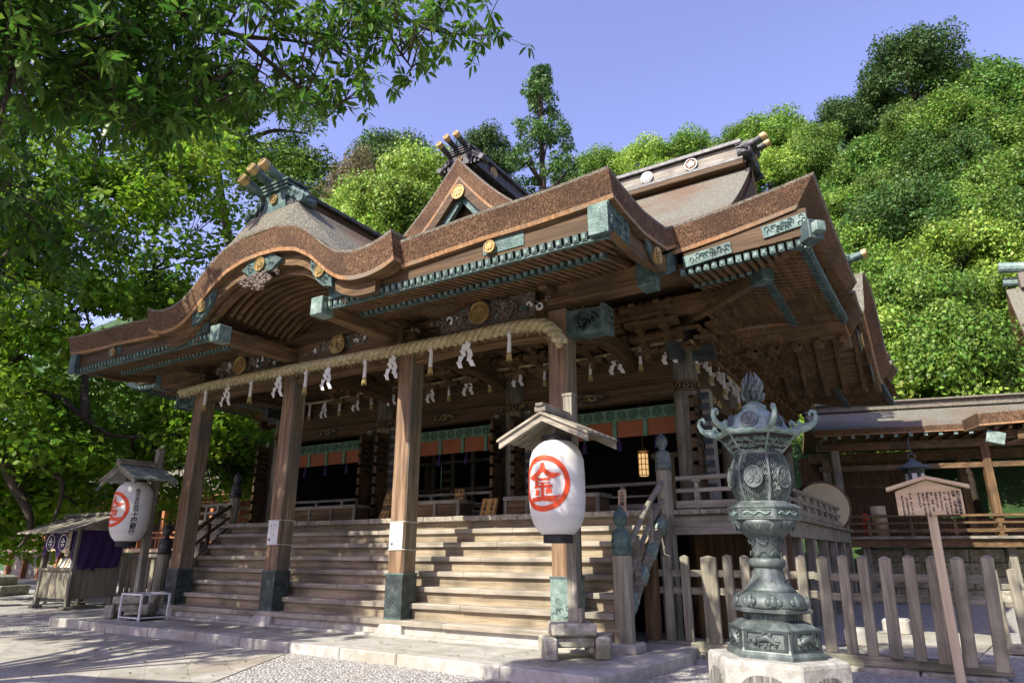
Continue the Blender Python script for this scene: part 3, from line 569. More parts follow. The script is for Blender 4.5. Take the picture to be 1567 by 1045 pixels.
# ---- eaves of the main roof: front right corner and right side
def ez(t): return 7.20 + lift(t)*.9       # underside height of the eave edge, t from the corner
for sgn in (1, -1):
    mb = MB(); mb2 = MB()
    X = (lambda x: x) if sgn > 0 else sx
    for i in range(8):      # front corner
        x0, x1 = -3.5+2.35*i/8, -3.5+2.35*(i+1)/8
        mb.box(*sorted((X(x0),X(x1))), 12.2, 12.34, 6.98+.25*lift(-.9-x1), ez(-.9-x1)+.06, 0)
    mb2.add([(X(-6),12.2,7.0),(X(-1.1),12.2,7.1),(X(-3.6),14.7,7.62),(X(-6),14.7,7.62),(X(-4.75),15.9,7.7),(X(-12),12.2,7.0),(X(-12),15.9,7.7)], [(0,1,2,3),(5,0,3,6),(3,2,4),(6,3,4)])
    mb2.build('main_soffit', 'brown_x', hall); mb2 = MB(); mb.build('main_eave_board', ['dark_x','verd'], hall); mb = MB()
    mb2.add([(X(-1.1),12.2,7.1),(X(-.8),17.0,7.1),(X(-3.5),17.0,7.62),(X(-3.6),14.7,7.62),(X(-.7),24,7.1),(X(-3.5),24,7.62),(X(-.45),28.4,7.1),(X(-3.3),27,7.62)], [(0,1,2,3)]); mb2.build('side_soffit', 'brown_x', hall); mb2 = MB()
    mb2.add([(X(-.7),24,7.1),(X(-3.5),24,7.62),(X(-.45),28.4,7.1),(X(-3.3),27,7.62)], [(0,2,3,1)])
    for i in range(15):
        x = -3.55+2.2*i/14; z = 6.86+.3*lift(-.9-x); yi = min(14.2, 12+(-.9-x)+.1)
        rafter((X(x),12.25,z), (X(x),min(13.4,yi+.05),z+.12), .085, .115, True, stf=None if sgn > 0 else far_rafters)
        if x < -2.4: rafter((X(x),13.15,z+.06), (X(x),14.6,z+.42), .085, .115, True, stf=None if sgn > 0 else far_rafters)
    for i in range(86):     # side rafters
        y = 12.45 + .185*i
        if 17.1 < y < 23.9 or y > 28.3: continue
        xe = -1.24 + (.036)*(y-12); z = 6.84 + .3*lift(y-12) ; xi = max(-2.3, -.9-(y-12))
        rafter((X(xe),y,z), (X(min(xi,xe-.06)),y,z+.14), .085, .115, True, stf=far_rafters)
        xi2 = max(-3.6, -.9-(y-12)-.1)
        if xi2 < -2.3: rafter((X(-2.15),y,z+.08), (X(xi2),y,z+.40), .085, .115, True, stf=far_rafters)
    for y0, y1 in ((12.25,17.0),(24.0,28.3)):
        n = 10
        for i in range(n):
            a, b = y0+(y1-y0)*i/n, y0+(y1-y0)*(i+1)/n; t = min(a-12, (28.5-b)*1.5); xo = -1.22+(.036)*(a-12)
            mb.box(*sorted((X(xo-.13),X(xo))), a, b, 6.98+.25*lift(t), ez(t)+.08, 0)
            mb.box(*sorted((X(xo-.06),X(xo-.02))), a, b, 6.74+.28*lift(t), 6.78+.28*lift(t), 1)
            if a > 13.3: mb.box(*sorted((X(-2.3),X(-2.2))), a, b, 7.02, 7.14, 1)
        mb.build('side_eave_board', ['dark_x','verd'], hall); mb = MB()
    # hip beams with bronze ends
    hp = MB(); hp.beam((X(-1.15),12.28,7.12), (X(-4.6),15.7,7.30), .24, .30, 0); hp.beam((X(-1.02),12.14,7.13), (X(-1.42),12.55,7.13), .30, .38, 1); hp.cbox((X(-.99),12.11,7.13),(.2,.2,.2),2,R(45)); hp.build('hip_beam', ['brown_y','verd','verdp'], hall, bevel=.015)
    hp = MB(); hp.beam((X(-2.2),13.3,6.92), (X(-4.6),15.7,7.10), .22, .28, 0); hp.beam((X(-2.1),13.2,6.92), (X(-2.42),13.52,6.93), .28, .34, 1); hp.build('lower_hip_beam', ['brown_y','verd'], hall, bevel=.015)
    pr = MB(); pr.box(*sorted((X(-3.78),X(-3.52))), 14.5, 29.6, 7.0, 7.34); pr.build('side_purlin', 'brown_y', hall)
    pr = MB(); pr.box(*sorted((X(-3.4),X(-8.4))), 14.65, 14.9, 7.0, 7.32); pr.build('front_purlin', 'brown_x', hall)
    pr = MB(); pr.box(*sorted((X(-4.7),X(-1.2))), 17.0, 17.2, 6.78, 6.98); pr.box(*sorted((X(-4.7),X(-1.0))), 23.8, 24.0, 6.78, 6.98); pr.build('side_eave_beam', 'brown_x', hall)
    ar = MB()
    for k in range(5): ar.plank([(X(-1.2-.55*k), 20.5+s*.9, K(s)*1.5-4.3) for s in SS if abs(s) < 3.6], (0,0,-.15), (-.12*sgn,0,0))
    ar.strip([(X(-1.0), 20.5+s*.9, K(s)*1.5-4.22) for s in SS], [(X(-4.6), 20.5+s*.9, K(s)*1.5-4.22) for s in SS]); ar.build('side_curved_ceiling', 'brown_y', hall)
    ar = MB(); ar.plank([(X(-.98+.05*s*.9), 20.5+s*.9, K(s)*1.5-4.2) for s in SS if abs(s) < 3.4], (0,0,-.34), (-.14*sgn,0,0)); sb = ar.build('side_curved_bargeboard', 'brown_y', hall)
    crest('gilt_crest', (X(-.92),18.6,6.75), (sgn,0,0), .2, sb); crest('gilt_crest', (X(-.88),20.5,8.15), (sgn,0,0), .2, sb)
    for yy, hh in ((18.6,6.75),(20.5,8.15),(22.4,6.75)):
        ar = MB(); ar.prism([(yy-.5,hh-.12),(yy,hh-.3),(yy+.5,hh-.12),(yy+.45,hh+.2),(yy-.45,hh+.2)], lambda a, b, d: (X(-.96)+d*sgn, a, b), 0, .02); ar.build('side_gable_fitting', 'verd', sb)
    mb2.build('side_soffit', 'brown_x', hall)
stuff(far_rafters.build('far_rafter', ['brown_y','verd','verdp'], hall))

# ---- porch posts
POSTX = (-18.12, -14.14, -10.09, -6.04)
for i, x in enumerate(POSTX):
    mb = MB(); mb.box(x-.22, x+.22, 11.48, 11.92, .14, 6.35); mb.m = [0,0,1,0,1,0]; p = mb.build('porch_post', ['post','post_lit'], hall, bevel=.03)
    mb = MB(); mb.box(x-.24, x+.24, 11.46, 11.94, .14, 1.08, 0); mb.box(x-.25, x+.25, 11.45, 11.95, 1.05, 1.09, 1); mb.box(x-.25, x+.25, 11.45, 11.95, .145, .20, 1)
    for fx, fy in ((0,11.455),(.245,11.7)):
        for k in range(16):      # raised scrolls low on the plates
            u = RNG.uniform(-.17,.17); z = .25+abs(RNG.normal(0,.16)); r = .045
            mb.tube([((x+u+r*math.cos(a) if not fx else x+.243), (fy if not fx else fy+u+r*math.cos(a)), z+r*math.sin(a)) for a in np.linspace(0,4.5,7)], .009, 4, 1)
    mb.build('bronze_sheath', ['verdp' if i == 3 else 'bdark', 'verd'], p, bevel=.008)
    mb = MB(); q = [(x-.27,11.43,.14),(x+.27,11.43,.14),(x+.27,11.97,.14),(x-.27,11.97,.14)]; e = .13
    b = [(x-.27-e,11.43-e,PZ-.02),(x+.27+e,11.43-e,PZ-.02),(x+.27+e,11.97+e,PZ-.02),(x-.27-e,11.97+e,PZ-.02)]
    mb.add(b+q, [(0,3,2,1),(4,5,6,7),(0,1,5,4),(1,2,6,5),(2,3,7,6),(3,0,4,7)]); mb.build('stone_plinth', 'stone', p, bevel=.02)
    mb = MB(); mb.cbox((x,11.7,6.42),(.62,.62,.16)); mb.cbox((x,11.7,6.53),(.74,.74,.08))
    mb.box(x-.85,x+.85,11.6,11.8,6.60,6.78); mb.box(x-.1,x+.1,10.85,12.6,6.60,6.78)
    for u in (-.72,0,.72): mb.cbox((x+u,11.7,6.83),(.28,.28,.10))
    mb.build('bracket', 'dark_x', p, bevel=.02)
mb = MB()
for a, b in zip(POSTX[:-1], POSTX[1:]):
    pts = [(a+.22+(b-a-.44)*t, 11.52, 6.28+.08*math.sin(math.pi*t)) for t in np.linspace(0,1,13)]
    mb.plank(pts, (0,0,-.52), (0,.32,0))
mb.build('tie_beam', 'brown_x', hall, bevel=.03)
mb = MB(); mb.box(-19.2,-4.95,11.45,11.95,6.88,7.18); mb.build('porch_purlin', 'brown_x', hall, bevel=.02)
for sgn in (1, -1):      # beam noses sheathed in carved bronze
    X = (lambda x: x) if sgn > 0 else sx
    mb = MB(); prof = [(-5.82,5.70),(-5.6,5.74),(-5.5,5.68),(-4.98,5.72),(-4.98,6.22),(-5.82,6.26)]
    mb.prism([(X(a), b) for a, b in prof][::sgn], lambda a, b, d: (a, d, b), 11.5, 11.88)
    for k in range(44):
        u = RNG.uniform(-5.65,-5.08); z = RNG.uniform(5.8,6.14); r = .055
        mb.tube([(X(u)+r*math.cos(a), 11.485, z+r*math.sin(a)) for a in np.linspace(0,4.4,6)], .022, 5)
        mb.tube([(X(-4.955), 11.5+.36*RNG.random()+.04*math.cos(a), z+.05*math.sin(a)) for a in np.linspace(0,4.4,6)], .02, 5)
    mb.box(*sorted((X(-5.04),X(-4.955))), 11.46, 11.92, 5.68, 6.27)
    mb.build('beam_nose', 'verd', hall, bevel=.015)
# carved frog-leg struts above the tie beams with crests and painted carvings
for x, chr_ in ((-7.77, True), (XC, False), (-15.9, True)):
    mb = MB()
    for i in range(150):
        u = RNG.normal(0,.55); z = 6.42 + RNG.uniform(0,.42)*max(.3,1-abs(u)/1.5); r = RNG.uniform(.04,.10); a0 = RNG.uniform(0,6); mi = 1 if abs(u) > .5 and RNG.random() < .22 else 2 if RNG.random() < .1 else 0
        yb = 11.40 - RNG.uniform(0,.10)
        mb.tube([(x+u+r*(1-k/9)*math.cos(a0+k*.9), yb-.012*k, z+r*(1-k/9)*math.sin(a0+k*.9)) for k in range(7)], [.04-.004*k for k in range(7)], 5, mi)
    mb.box(x-1.25, x+1.25, 11.42, 11.5, 6.30, 6.86, 0)
    s_ = mb.build('carved_strut', ['carve','white','verd'], hall); crest('gilt_crest', (x, 11.18, 6.50), (0,-1,0), .26, s_, ch=chr_)
# ---- rainbow beams from porch posts to the hall, and dark ceiling
for x in POSTX:
    mb = MB(); mb.plank([(x-.14, 11.92+4*t, 6.1+.35*math.sin(math.pi*t)+.2*t) for t in np.linspace(0,1,10)], (0,0,-.4), (.28,0,0)); mb.build('rainbow_beam', 'dark_y', hall, bevel=.03)
# ---- body of the hall
HX = (-4.75, -9.65, -14.55, -19.45); HY = (15.8, 19.9, 24, 28.1)
pill = [(x, 15.8) for x in HX] + [(-4.75, y) for y in HY[1:]] + [(-19.45, y) for y in HY[1:]]
for x, y in pill:
    mb = MB(); mb.lathe([(.31,FZ),(.31,6.4)], 20, (x,y,0)); p = mb.build('round_pillar', 'grey_z', hall, smooth=True)
    mb = MB(); mb.lathe([(.325,5.26),(.325,5.54)], 20, (x,y,0), 0); mb.ring((x,y,5.29),(0,0,1),.325,.014,24,1,4); mb.ring((x,y,5.51),(0,0,1),.325,.014,24,1,4)
    for k in range(10):
        a_ = 2*math.pi*k/10; mb.ring((x+.325*math.cos(a_),y+.325*math.sin(a_),5.40),(math.cos(a_),math.sin(a_),0),.06,.010,10,1,4)
    mb.build('gilt_band', ['black','ggold'], p)
mb = MB()
mb.box(-19.6,-4.6,15.62,15.98,5.20,5.55); mb.box(-4.93,-4.57,15.8,28.1,5.20,5.55); mb.box(-19.6,-4.6,15.66,15.94,6.15,6.42); mb.box(-4.9,-4.6,15.8,28.1,6.15,6.42)
mb.build('lintel_beam', 'dark_x', hall, bevel=.015)
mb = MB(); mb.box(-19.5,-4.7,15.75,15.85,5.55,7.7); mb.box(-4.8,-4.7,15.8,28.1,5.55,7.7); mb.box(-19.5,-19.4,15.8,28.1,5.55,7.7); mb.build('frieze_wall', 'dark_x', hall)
for x, wd in ((-7.2,.85),(-12.1,.85),(-17.0,.85),(-4.75,.5),(-9.65,.9),(-14.55,.9)):     # gilt lintel fittings
    mb = MB(); n = 18; o_ = [(wd/2*math.cos(2*math.pi*i/n)*(1+.15*math.cos(4*2*math.pi*i/n)), .15*math.sin(2*math.pi*i/n)) for i in range(n)]
    mb.prism(o_, lambda a, b, d: (x+a, d, 5.375+b), 15.585, 15.615, 1)
    for i in range(20):
        u = RNG.uniform(-.42,.42)*wd; v_ = RNG.uniform(-.10,.10)*(1-abs(u)/wd); mb.tube([(x+u+.035*math.cos(k), 15.58, 5.375+v_+.03*math.sin(k)) for k in range(5)], .008, 4, 0)
    mb.ring((x,15.575,5.375),(0,1,0),.075,.015,14,0,4); mb.build('lintel_fitting', ['gold','black'], hall)
for y in (17.8,21.9,26):
    mb = MB(); mb.cbox((-4.555,y,5.375),(.03,.9,.24),1)
    for i in range(26): u = RNG.uniform(-.4,.4); v_ = RNG.uniform(-.09,.09); mb.tube([(-4.53, y+u+.035*math.cos(k), 5.375+v_+.03*math.sin(k)) for k in range(5)], .011, 4, 0)
    mb.build('lintel_fitting', ['gold','black'], hall)
for x in (-9.3,-12.1,-14.9,-7.0,-17.2,-5.4):
    crest('frieze_crest', (x, 15.70, 6.72), (0,-1,0), .17, hall, 'ggold', 'dark_x')
for sgn in (1,-1):     # bronze beam noses at the hall corners
    X = (lambda x: x) if sgn > 0 else sx
    mb = MB(); mb.box(*sorted((X(-4.5),X(-3.95))), 15.66, 15.94, 6.02, 6.36); mb.box(X(-4.75)-.14, X(-4.75)+.14, 14.9, 15.5, 6.02, 6.36)
    for k in range(40):
        u = RNG.uniform(0,.5); z = RNG.uniform(6.08,6.3)
        if k % 2: mb.tube([(X(-4.45+u)+.04*math.cos(a), 15.65, z+.04*math.sin(a)) for a in np.linspace(0,4.4,6)], .012, 4)
        else: mb.tube([(X(-4.60), 14.95+u+.04*math.cos(a), z+.04*math.sin(a)) for a in np.linspace(0,4.4,6)], .012, 4)
    mb.build('corner_beam_nose', 'bdark', hall, bevel=.01)
# ---- bracket sets stepping out under the eaves
def bracket(x, y, ox, oy):
    mb = MB(); tx, ty = -oy, ox
    for t in range(4):
        cx_, cy_, z = x+ox*(.10+.30*t), y+oy*(.10+.30*t), 6.16+.29*t
        mb.cbox((cx_,cy_,z+.03),(.17+abs(ox)*.18,.17+abs(oy)*.18,.13)); mb.cbox((cx_+ox*.02,cy_+oy*.02,z+.15),(.13+abs(tx)*.52+abs(ox)*.3,.13+abs(ty)*.52+abs(oy)*.3,.11))
        for u in (-.26,.26): mb.cbox((cx_+tx*u+ox*.06,cy_+ty*u+oy*.06,z+.25),(.17,.17,.11))
        mb.cbox((cx_+ox*.16,cy_+oy*.16,z+.23),(.16,.16,.12))
    mb.build('bracket_set', 'brown_x' if oy else 'brown_y', hall)
for i in range(16): bracket(-4.75-.78*i if i else -4.9, 15.66, 0, -1)
for i in range(16): bracket(-4.60, 15.95+.78*i, 1, 0)
mb = MB()
for t in range(4):
    d = .12+.30*t; z = 6.40+.29*t
    mb.box(-19.6, -4.6+d, 15.66-d-.05, 15.66-d+.05, z, z+.07); mb.box(-4.60+d-.05, -4.60+d+.05, 15.6-d, 28.4, z, z+.07)
mb.build('bracket_rail', 'brown_x', hall)
# ---- inside: floor, ceiling, back wall, blinds, doors, lattice railing
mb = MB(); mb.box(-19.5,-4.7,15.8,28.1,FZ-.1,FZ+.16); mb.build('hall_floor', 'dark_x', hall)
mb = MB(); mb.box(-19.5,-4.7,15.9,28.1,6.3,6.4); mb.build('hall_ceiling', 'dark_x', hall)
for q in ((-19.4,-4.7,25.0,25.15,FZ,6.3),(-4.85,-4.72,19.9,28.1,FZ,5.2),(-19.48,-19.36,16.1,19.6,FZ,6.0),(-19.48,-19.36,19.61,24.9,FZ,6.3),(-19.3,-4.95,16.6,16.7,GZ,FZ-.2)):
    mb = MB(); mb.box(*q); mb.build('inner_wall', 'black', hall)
mb = MB()
for x in (-7.6,-6.9,-6.35,-5.6): mb.box(x,x+.38,22.0,22.05,FZ+.1,4.6)
mb.box(-8,-5,21.95,22.1,4.6,4.75); mb.build('inner_hanging', 'newwood_z', hall)
mb = MB()
for x in (-17.6,-16.6,-15.6): mb.box(x,x+.14,22,22.14,FZ,6.2)
for z in (3.2,3.9,5.0): mb.box(-19.4,-14.6,22.02,22.12,z,z+.12)
for k in range(7): mb.box(-16.9,-16.55,21.9,21.96,FZ+.2+.34*k,FZ+.32+.34*k)
mb.build('inner_screen', 'grey_x', hall)
bays = [(-9.30,-5.10,5.02,4.36),(-14.2,-10.0,5.02,4.36),(-19.1,-14.9,5.02,4.36)]
for a, b, zt, zb in bays:
    bl = MB(); bl.box(a, b, 16.05, 16.08, zb, zt-.24); bo = bl.build('bay_blind', 'blind', hall)
    bb = MB(); bb.box(a, b, 16.0, 16.04, zt-.24, zt+.06)
    n = 5
    for i in range(n+1): x = a + (b-a)*i/n; bb.box(max(a,x-.055), min(b,x+.055), 16.0, 16.04, zb-.02, zt-.24)
    gb = bb.build('brocade_border', 'green', bo)
    rr = MB()
    for i in range(13):
        x = a+.17+(b-a-.34)*i/12
        rr.ring((x,15.985,zt-.09),(0,1,0),.11,.013,14,0,4); rr.ring((x,15.985,zt-.09),(0,1,0),.05,.012,10,0,4)
    rr.build('brocade_roundel', 'bdark', bo)
    for x in np.linspace(a+.6,b-.6,4):
        t = MB(); t.tube([(x,16.1,zb),(x,16.1,zb-.12)],[.02,.03],6); t.tube([(x,16.1,zb-.12),(x,16.1,zb-.34)],[.04,.075],8); t.build('blind_tassel', 'purple', bo)
for x in HX:       # door jambs and folded lattice doors beside the pillars
    for sg in (1,-1):
        if (x == HX[0] and sg > 0) or (x == HX[-1] and sg < 0): continue
        j = MB(); j.box(*sorted((x-sg*.42, x-sg*.60)), 15.55, 15.95, FZ+.1, 5.25); jo = j.build('door_jamb', 'grey_z', hall, bevel=.01)
        k = MB()
        for z in np.linspace(FZ+.5,5.0,9): k.box(*sorted((x-sg*.40, x-sg*.62)), 15.53, 15.56, z, z+.16)
        k.build('jamb_fitting', 'bdark', jo)
        dr = MB(); xx = x-sg*.33; dr.box(xx-.03, xx+.03, 15.05, 15.5, FZ+.1, 5.0, 0)
        for z in np.linspace(FZ+.1,4.95,9): dr.box(xx-.05, xx+.05, 15.02, 15.52, z, z+.09, 0)
        for y in (15.05,15.48): dr.box(xx-.05, xx+.05, y-.03, y+.03, FZ+.1, 5.0, 0)
        for z in np.linspace(3.9,4.8,6):
            for y in np.linspace(15.13,15.4,4): dr.cbox((xx,y,z),(.12,.05,.09),1)
        dr.build('folding_door', ['dark_z','black'], hall)
for a, b in ((-9.05,-5.35),(-13.95,-10.25),(-18.85,-15.15)):
    m1 = MB(); m1.box(a,b,15.9,15.98,3.10,3.18); m1.box(a,b,15.92,15.96,2.82,2.87)
    for x in np.linspace(a+.05,b-.05,4): m1.box(x-.05,x+.05,15.89,15.99,FZ+.16,3.10)
    m1.box(a,b,15.85,16.0,FZ+.1,2.66); m1.build('inner_railing', 'grey_x', hall, bevel=.008)
# ---- steps and landing
SX0, SX1 = -19.05, -5.15
for k in range(8):
    y0 = 11.42 + .335*k; z1 = PZ + .315*(k+1)
    r = MB(); r.box(SX0, SX1, y0+.065, y0+.40, z1-.33, z1-.105); ro = r.build('stair_riser', 'riser' if k else 'stone', hall)
    if k < 7:
        n = 4
        for i in range(n):      # each tread made of long planks butted end to end
            a = SX0+(SX1-SX0)*(i+ (0 if i == 0 else .06*((k*5+i*3)%4-1.5)))/n; b = SX0+(SX1-SX0)*(i+1+(0 if i == n-1 else .06*((k*5+i*3+3)%4-1.5)))/n
            t = MB(); dz = .006*((k*3+i)%3-1); t.box(a+.004, b-.004, y0-.02+dz, y0+.42, z1-.11, z1+dz*.5); t.build('stair_tread', 'step_x', hall, bevel=.012)
lb = MB()
for i in range(30): a = SX0-.1+(SX1-SX0+.2)*i/30; lb.box(a+.004, a+(SX1-SX0+.2)/30-.004, 13.66+.008*((i*7)%3), 14.9, FZ-.12, FZ+.004*((i*5)%3))
lb.build('landing_board', 'step_y', hall, bevel=.01)
st_ = MB(); st_.box(SX0-.3,SX1+.3,11.30,11.62,PZ-.05,PZ+.05); st_.build('stair_base', 'stone', hall)
# ---- veranda round the hall
vb = MB()
def planks(x0, x1, y0, y1, along):
    L_ = (x1-x0) if along == 'x' else (y1-y0); n = max(1, int(L_/.42))
    for i in range(n):
        if along == 'x': a = x0+L_*i/n; vb.box(a+.004, a+L_/n-.004, y0+.01*((i*7)%3), y1, FZ-.10, FZ+.004*((i*5)%3))
        else: a = y0+L_*i/n; vb.box(x0, x1-.01*((i*7)%3), a+.004, a+L_/n-.004, FZ-.10, FZ+.004*((i*5)%3))
planks(SX1+.12, -2.8, 14.0, 15.8, 'x'); planks(-4.75, -2.8, 15.81, 29.5, 'y'); planks(sx(-2.8), SX0-.12, 14.0, 15.8, 'x'); planks(sx(-2.8), -19.45, 15.81, 29.5, 'y'); planks(SX0-.1, SX1+.1, 14.92, 15.8, 'x')
vb.build('veranda_board', 'grey_y', hall, bevel=.008)
for q in ((SX1+.1,-2.9,14.1,14.32),(-3.12,-2.9,14.33,29.4),(sx(-2.9),SX0-.1,14.1,14.32)): vm = MB(); vm.box(*q,FZ-.50,FZ-.11); vm.build('veranda_beam', 'grey_x', hall, bevel=.012)
for x, y in [(-4.9,14.25),(-3.05,14.25)] + [(-3.05,y) for y in (16.3,18.35,20.5,22.7,24.9,27.1,29.2)] + [(sx(-3.05),14.25),(sx(-5),14.25)]:
    p = MB(); p.box(x-.13,x+.13,y-.13,y+.13,GZ,FZ-.5); p.build('veranda_post', 'grey_z', hall, bevel=.012)
uw = MB()
for i in range(9): uw.box(-4.9+.0, -4.85, 15.9+1.4*i, 17.28+1.4*i, GZ, FZ-.12)
for i in range(7): uw.box(-5.1-.0+.33*i, -4.79+.33*i, 16.2+.02*(i%2), 16.26, GZ, FZ-.12)
uw.build('underfloor_panel', 'brown_z', hall)
def rail(p, q, n, ends=True):
    p = Vector(p); q = Vector(q); Zv = Vector((0,0,1))
    rl.tube([p+Zv*.66, q+Zv*.66], .052, 10); rl.beam(p+Zv*.40, q+Zv*.40, .09, .085); rl.beam(p+Zv*.11, q+Zv*.11, .15, .15)
    for i in range(n):
        c = p.lerp(q, (i+.5)/n); d = (q-p).normalized()
        rl.beam(c, c+Zv*.40, .11, .11); rl.beam(c+Zv*.44-d*.0, c+Zv*.62, .085, .085); rl.beam(c-d*.09+Zv*.60, c+d*.09+Zv*.60, .1, .05)
for p_, q_, n_ in (((SX1+.5,14.18,FZ),(-2.86,14.18,FZ),2),((-2.96,14.18,FZ),(-2.96,29.3,FZ),12),((sx(-2.96),14.18,FZ),(SX0-.4,14.18,FZ),3),((sx(-2.96),14.18,FZ),(sx(-2.96),29.3,FZ),10)):
    rl = MB(); rail(p_, q_, n_); rl.build('veranda_railing', 'grey_x', hall, bevel=.006)
def newel(x, y, z0, z1, r, met):
    m1 = MB(); m1.lathe([(r,0),(r,z1-z0)], 14, (x,y,z0)); n_ = m1.build('newel_post', 'fence_z', hall, smooth=False)
    h = 1.0; m2 = MB(); k = r/.18
    m2.lathe([(r*1.06,-.02),(r*1.06,.14*k),(r*.98,.15*k),(r*1.04,.17*k),(r*1.04,.26*k),(r*.95,.28*k),(r*1.0,.30*k),(r*.97,.38*k),(r*.8,.43*k),(r*.42,.46*k),(r*.40,.50*k),(r*.62,.54*k),(r*.78,.62*k),(r*.78,.68*k),(r*.60,.77*k),(r*.28,.82*k),(.012,.90*k)], 20, (x,y,z1))
    m2.build('onion_finial', met, n_, smooth=True); return n_
for sgn in (1,-1):
    X = (lambda x: x) if sgn > 0 else sx
    lo = (X(-4.98), 11.82); hi = (X(-4.86), 14.05)
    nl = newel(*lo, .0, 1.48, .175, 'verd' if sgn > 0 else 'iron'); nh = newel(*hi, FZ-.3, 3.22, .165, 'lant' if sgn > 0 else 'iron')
    m1 = MB(); m1.prism([(lo[0]-.28,lo[1]-.28),(lo[0]+.28,lo[1]-.28),(lo[0]+.28,lo[1]+.28),(lo[0]-.28,lo[1]+.28)], lambda a, b, d: (a, b, d), PZ-.02, .01); m1.build('newel_stone', 'stone', nl, bevel=.04)
    m1 = MB(); m1.box(hi[0]-.14,hi[0]+.14,hi[1]-.14,hi[1]+.14,GZ,FZ-.12); m1.build('newel_leg', 'grey_z', nh)
    hr = MB()
    for z0, z1, wd, h, bow in ((1.32,3.02,.10,.11,.10),(.92,2.72,.09,.09,.05),(.50,2.42,.14,.20,0)):
        pts = []
        for t in np.linspace(0,1,9):
            yy = lo[1]+.1+(hi[1]-lo[1]-.1)*t; zz = z0+(z1-z0)*(t**.85 if bow else t) + bow*math.sin(math.pi*min(1,t*1.0))*.6
            pts.append((lo[0]+(hi[0]-lo[0])*t, yy, zz))
        if bow > .06: hr.tube(pts, .062, 10)
        else: hr.plank([(p[0]-wd/2,p[1],p[2]) for p in pts], (0,0,-h), (wd,0,0))
    for t in (.3,.62):
        c = Vector((lo[0]+(hi[0]-lo[0])*t, lo[1]+(hi[1]-lo[1])*t, 0)); hr.box(c.x-.05,c.x+.05,c.y-.05,c.y+.05, .5+1.92*t, 1.30+1.75*t)
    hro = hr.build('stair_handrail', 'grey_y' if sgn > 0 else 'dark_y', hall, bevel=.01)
    sg_ = MB(); sg_.plank([(X(-5.02), 11.65+.335*7.2*t, .25+2.2*t) for t in np.linspace(0,1,6)], (0,0,-.55), (-.10*sgn,0,0)); sg_.build('stair_stringer', 'riser', hall)
    for t in (.12,.36,.6,.85):
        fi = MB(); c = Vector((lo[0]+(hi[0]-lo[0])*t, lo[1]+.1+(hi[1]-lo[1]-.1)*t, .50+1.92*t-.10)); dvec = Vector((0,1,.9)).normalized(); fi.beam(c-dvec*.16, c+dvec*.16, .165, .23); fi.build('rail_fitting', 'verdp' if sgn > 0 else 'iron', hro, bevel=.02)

# ================================================================== ROPES, STREAMERS, NOTICES
def rope(name, path, r, strands, pitch, mtl, hair=0):
    pts = [Vector(p) for p in path]; L_ = [0]
    for a, b in zip(pts[:-1], pts[1:]): L_.append(L_[-1]+(b-a).length)
    n = int(L_[-1]/(pitch/10)); mb = MB()
    def at(s):
        s = min(max(s,0), L_[-1]-1e-6)
        for i in range(len(pts)-1):
            if s <= L_[i+1]:
                t = (s-L_[i])/(L_[i+1]-L_[i]); return pts[i].lerp(pts[i+1], t), (pts[i+1]-pts[i]).normalized()
    for k in range(strands):
        P_ = []
        for i in range(n+1):
            s = L_[-1]*i/n; c, d = at(s); u = d.cross(Vector((0,0,1))).normalized(); v = u.cross(d); a = 2*math.pi*(s/pitch + k/strands)
            P_.append(c + (u*math.cos(a)+v*math.sin(a))*r*.52)
        mb.tube(P_, r*.56, 7)
    for i in range(hair):
        c, d = at(RNG.uniform(0, L_[-1])); a = RNG.uniform(2.6, 5.8); u = d.cross(Vector((0,0,1))).normalized(); v = u.cross(d)
        o = (u*math.cos(a)+v*math.sin(a)); p0 = c+o*r*.9; p1 = p0 + o*r*RNG.uniform(.3,.9) + d*RNG.uniform(-.12,.12); mb.tube([p0,p1], [.006,.003], 3)
    return mb.build(name, mtl, smooth=True)
zr = ramp([(-18.6,6.02),(-17.2,6.08),(-14.3,6.08),(-11.4,6.04),(-8.5,6.0),(-6.6,6.02),(-6.1,5.92)])
tag(rope('thick_straw_rope', [(x,11.18,zr(x)) for x in np.linspace(-18.55,-6.15,26)] + [(-5.95,11.16,5.76),(-5.74,11.12,5.46)], .138, 3, .54, 'straw', 900), 'thick twisted straw rope hung across the tops of the porch posts', 'rope')
tag(rope('thin_straw_rope', [(x,15.45,6.47+.05*math.cos(x*1.28)) for x in np.linspace(-19.3,-4.65,40)], .05, 3, .25, 'straw'), 'thin straw rope hung across the front of the inner hall', 'rope')
tag(rope('thin_straw_rope', [(-4.45+.02*k,15.5+.9*k,6.48-.5*(k/6)**1.5) for k in range(7)], .05, 3, .25, 'straw'), 'thin straw rope running back along the hall side behind the bronze lantern', 'rope')
def paper_mesh(sc, name, loc, sd):
    rg = np.random.default_rng(sd); mb = MB(); y = 0
    mb.box(-.035*sc,.035*sc,-.01,.01,-.10*sc,.03)
    for ch in range(2):
        s_ = 1 if ch else -1; x = s_*.02*sc; z = -.06*sc; sw = rg.uniform(-.3,.3)
        for k in range(4):
            w_ = .062*sc; h_ = .15*sc; tl = rg.uniform(-.5,.5); y0 = -.025*ch-.012*k; x += s_*.030*sc + sw*.02*sc
            q = .05*sc*(1 if k % 2 else -1)
            mb.add([(x-w_,y0,z),(x+w_,y0-.03*tl,z-.02*sc),(x+w_+q,y0+.05*sc*tl,z-h_),(x-w_+q,y0+.03*sc,z-h_+.02*sc)], [(0,1,2,3)])
            z -= h_*.80; x += q*.5
    return mb
def paper(loc, sc, label, group, sd, proto=None):
    mb = paper_mesh(sc, 'p', loc, sd); mb.v = [(a+loc[0], b+loc[1], c+loc[2]) for a, b, c in mb.v]
    return tag(mb.build('paper_streamer', 'white', loc=loc), label, 'paper streamer', group)
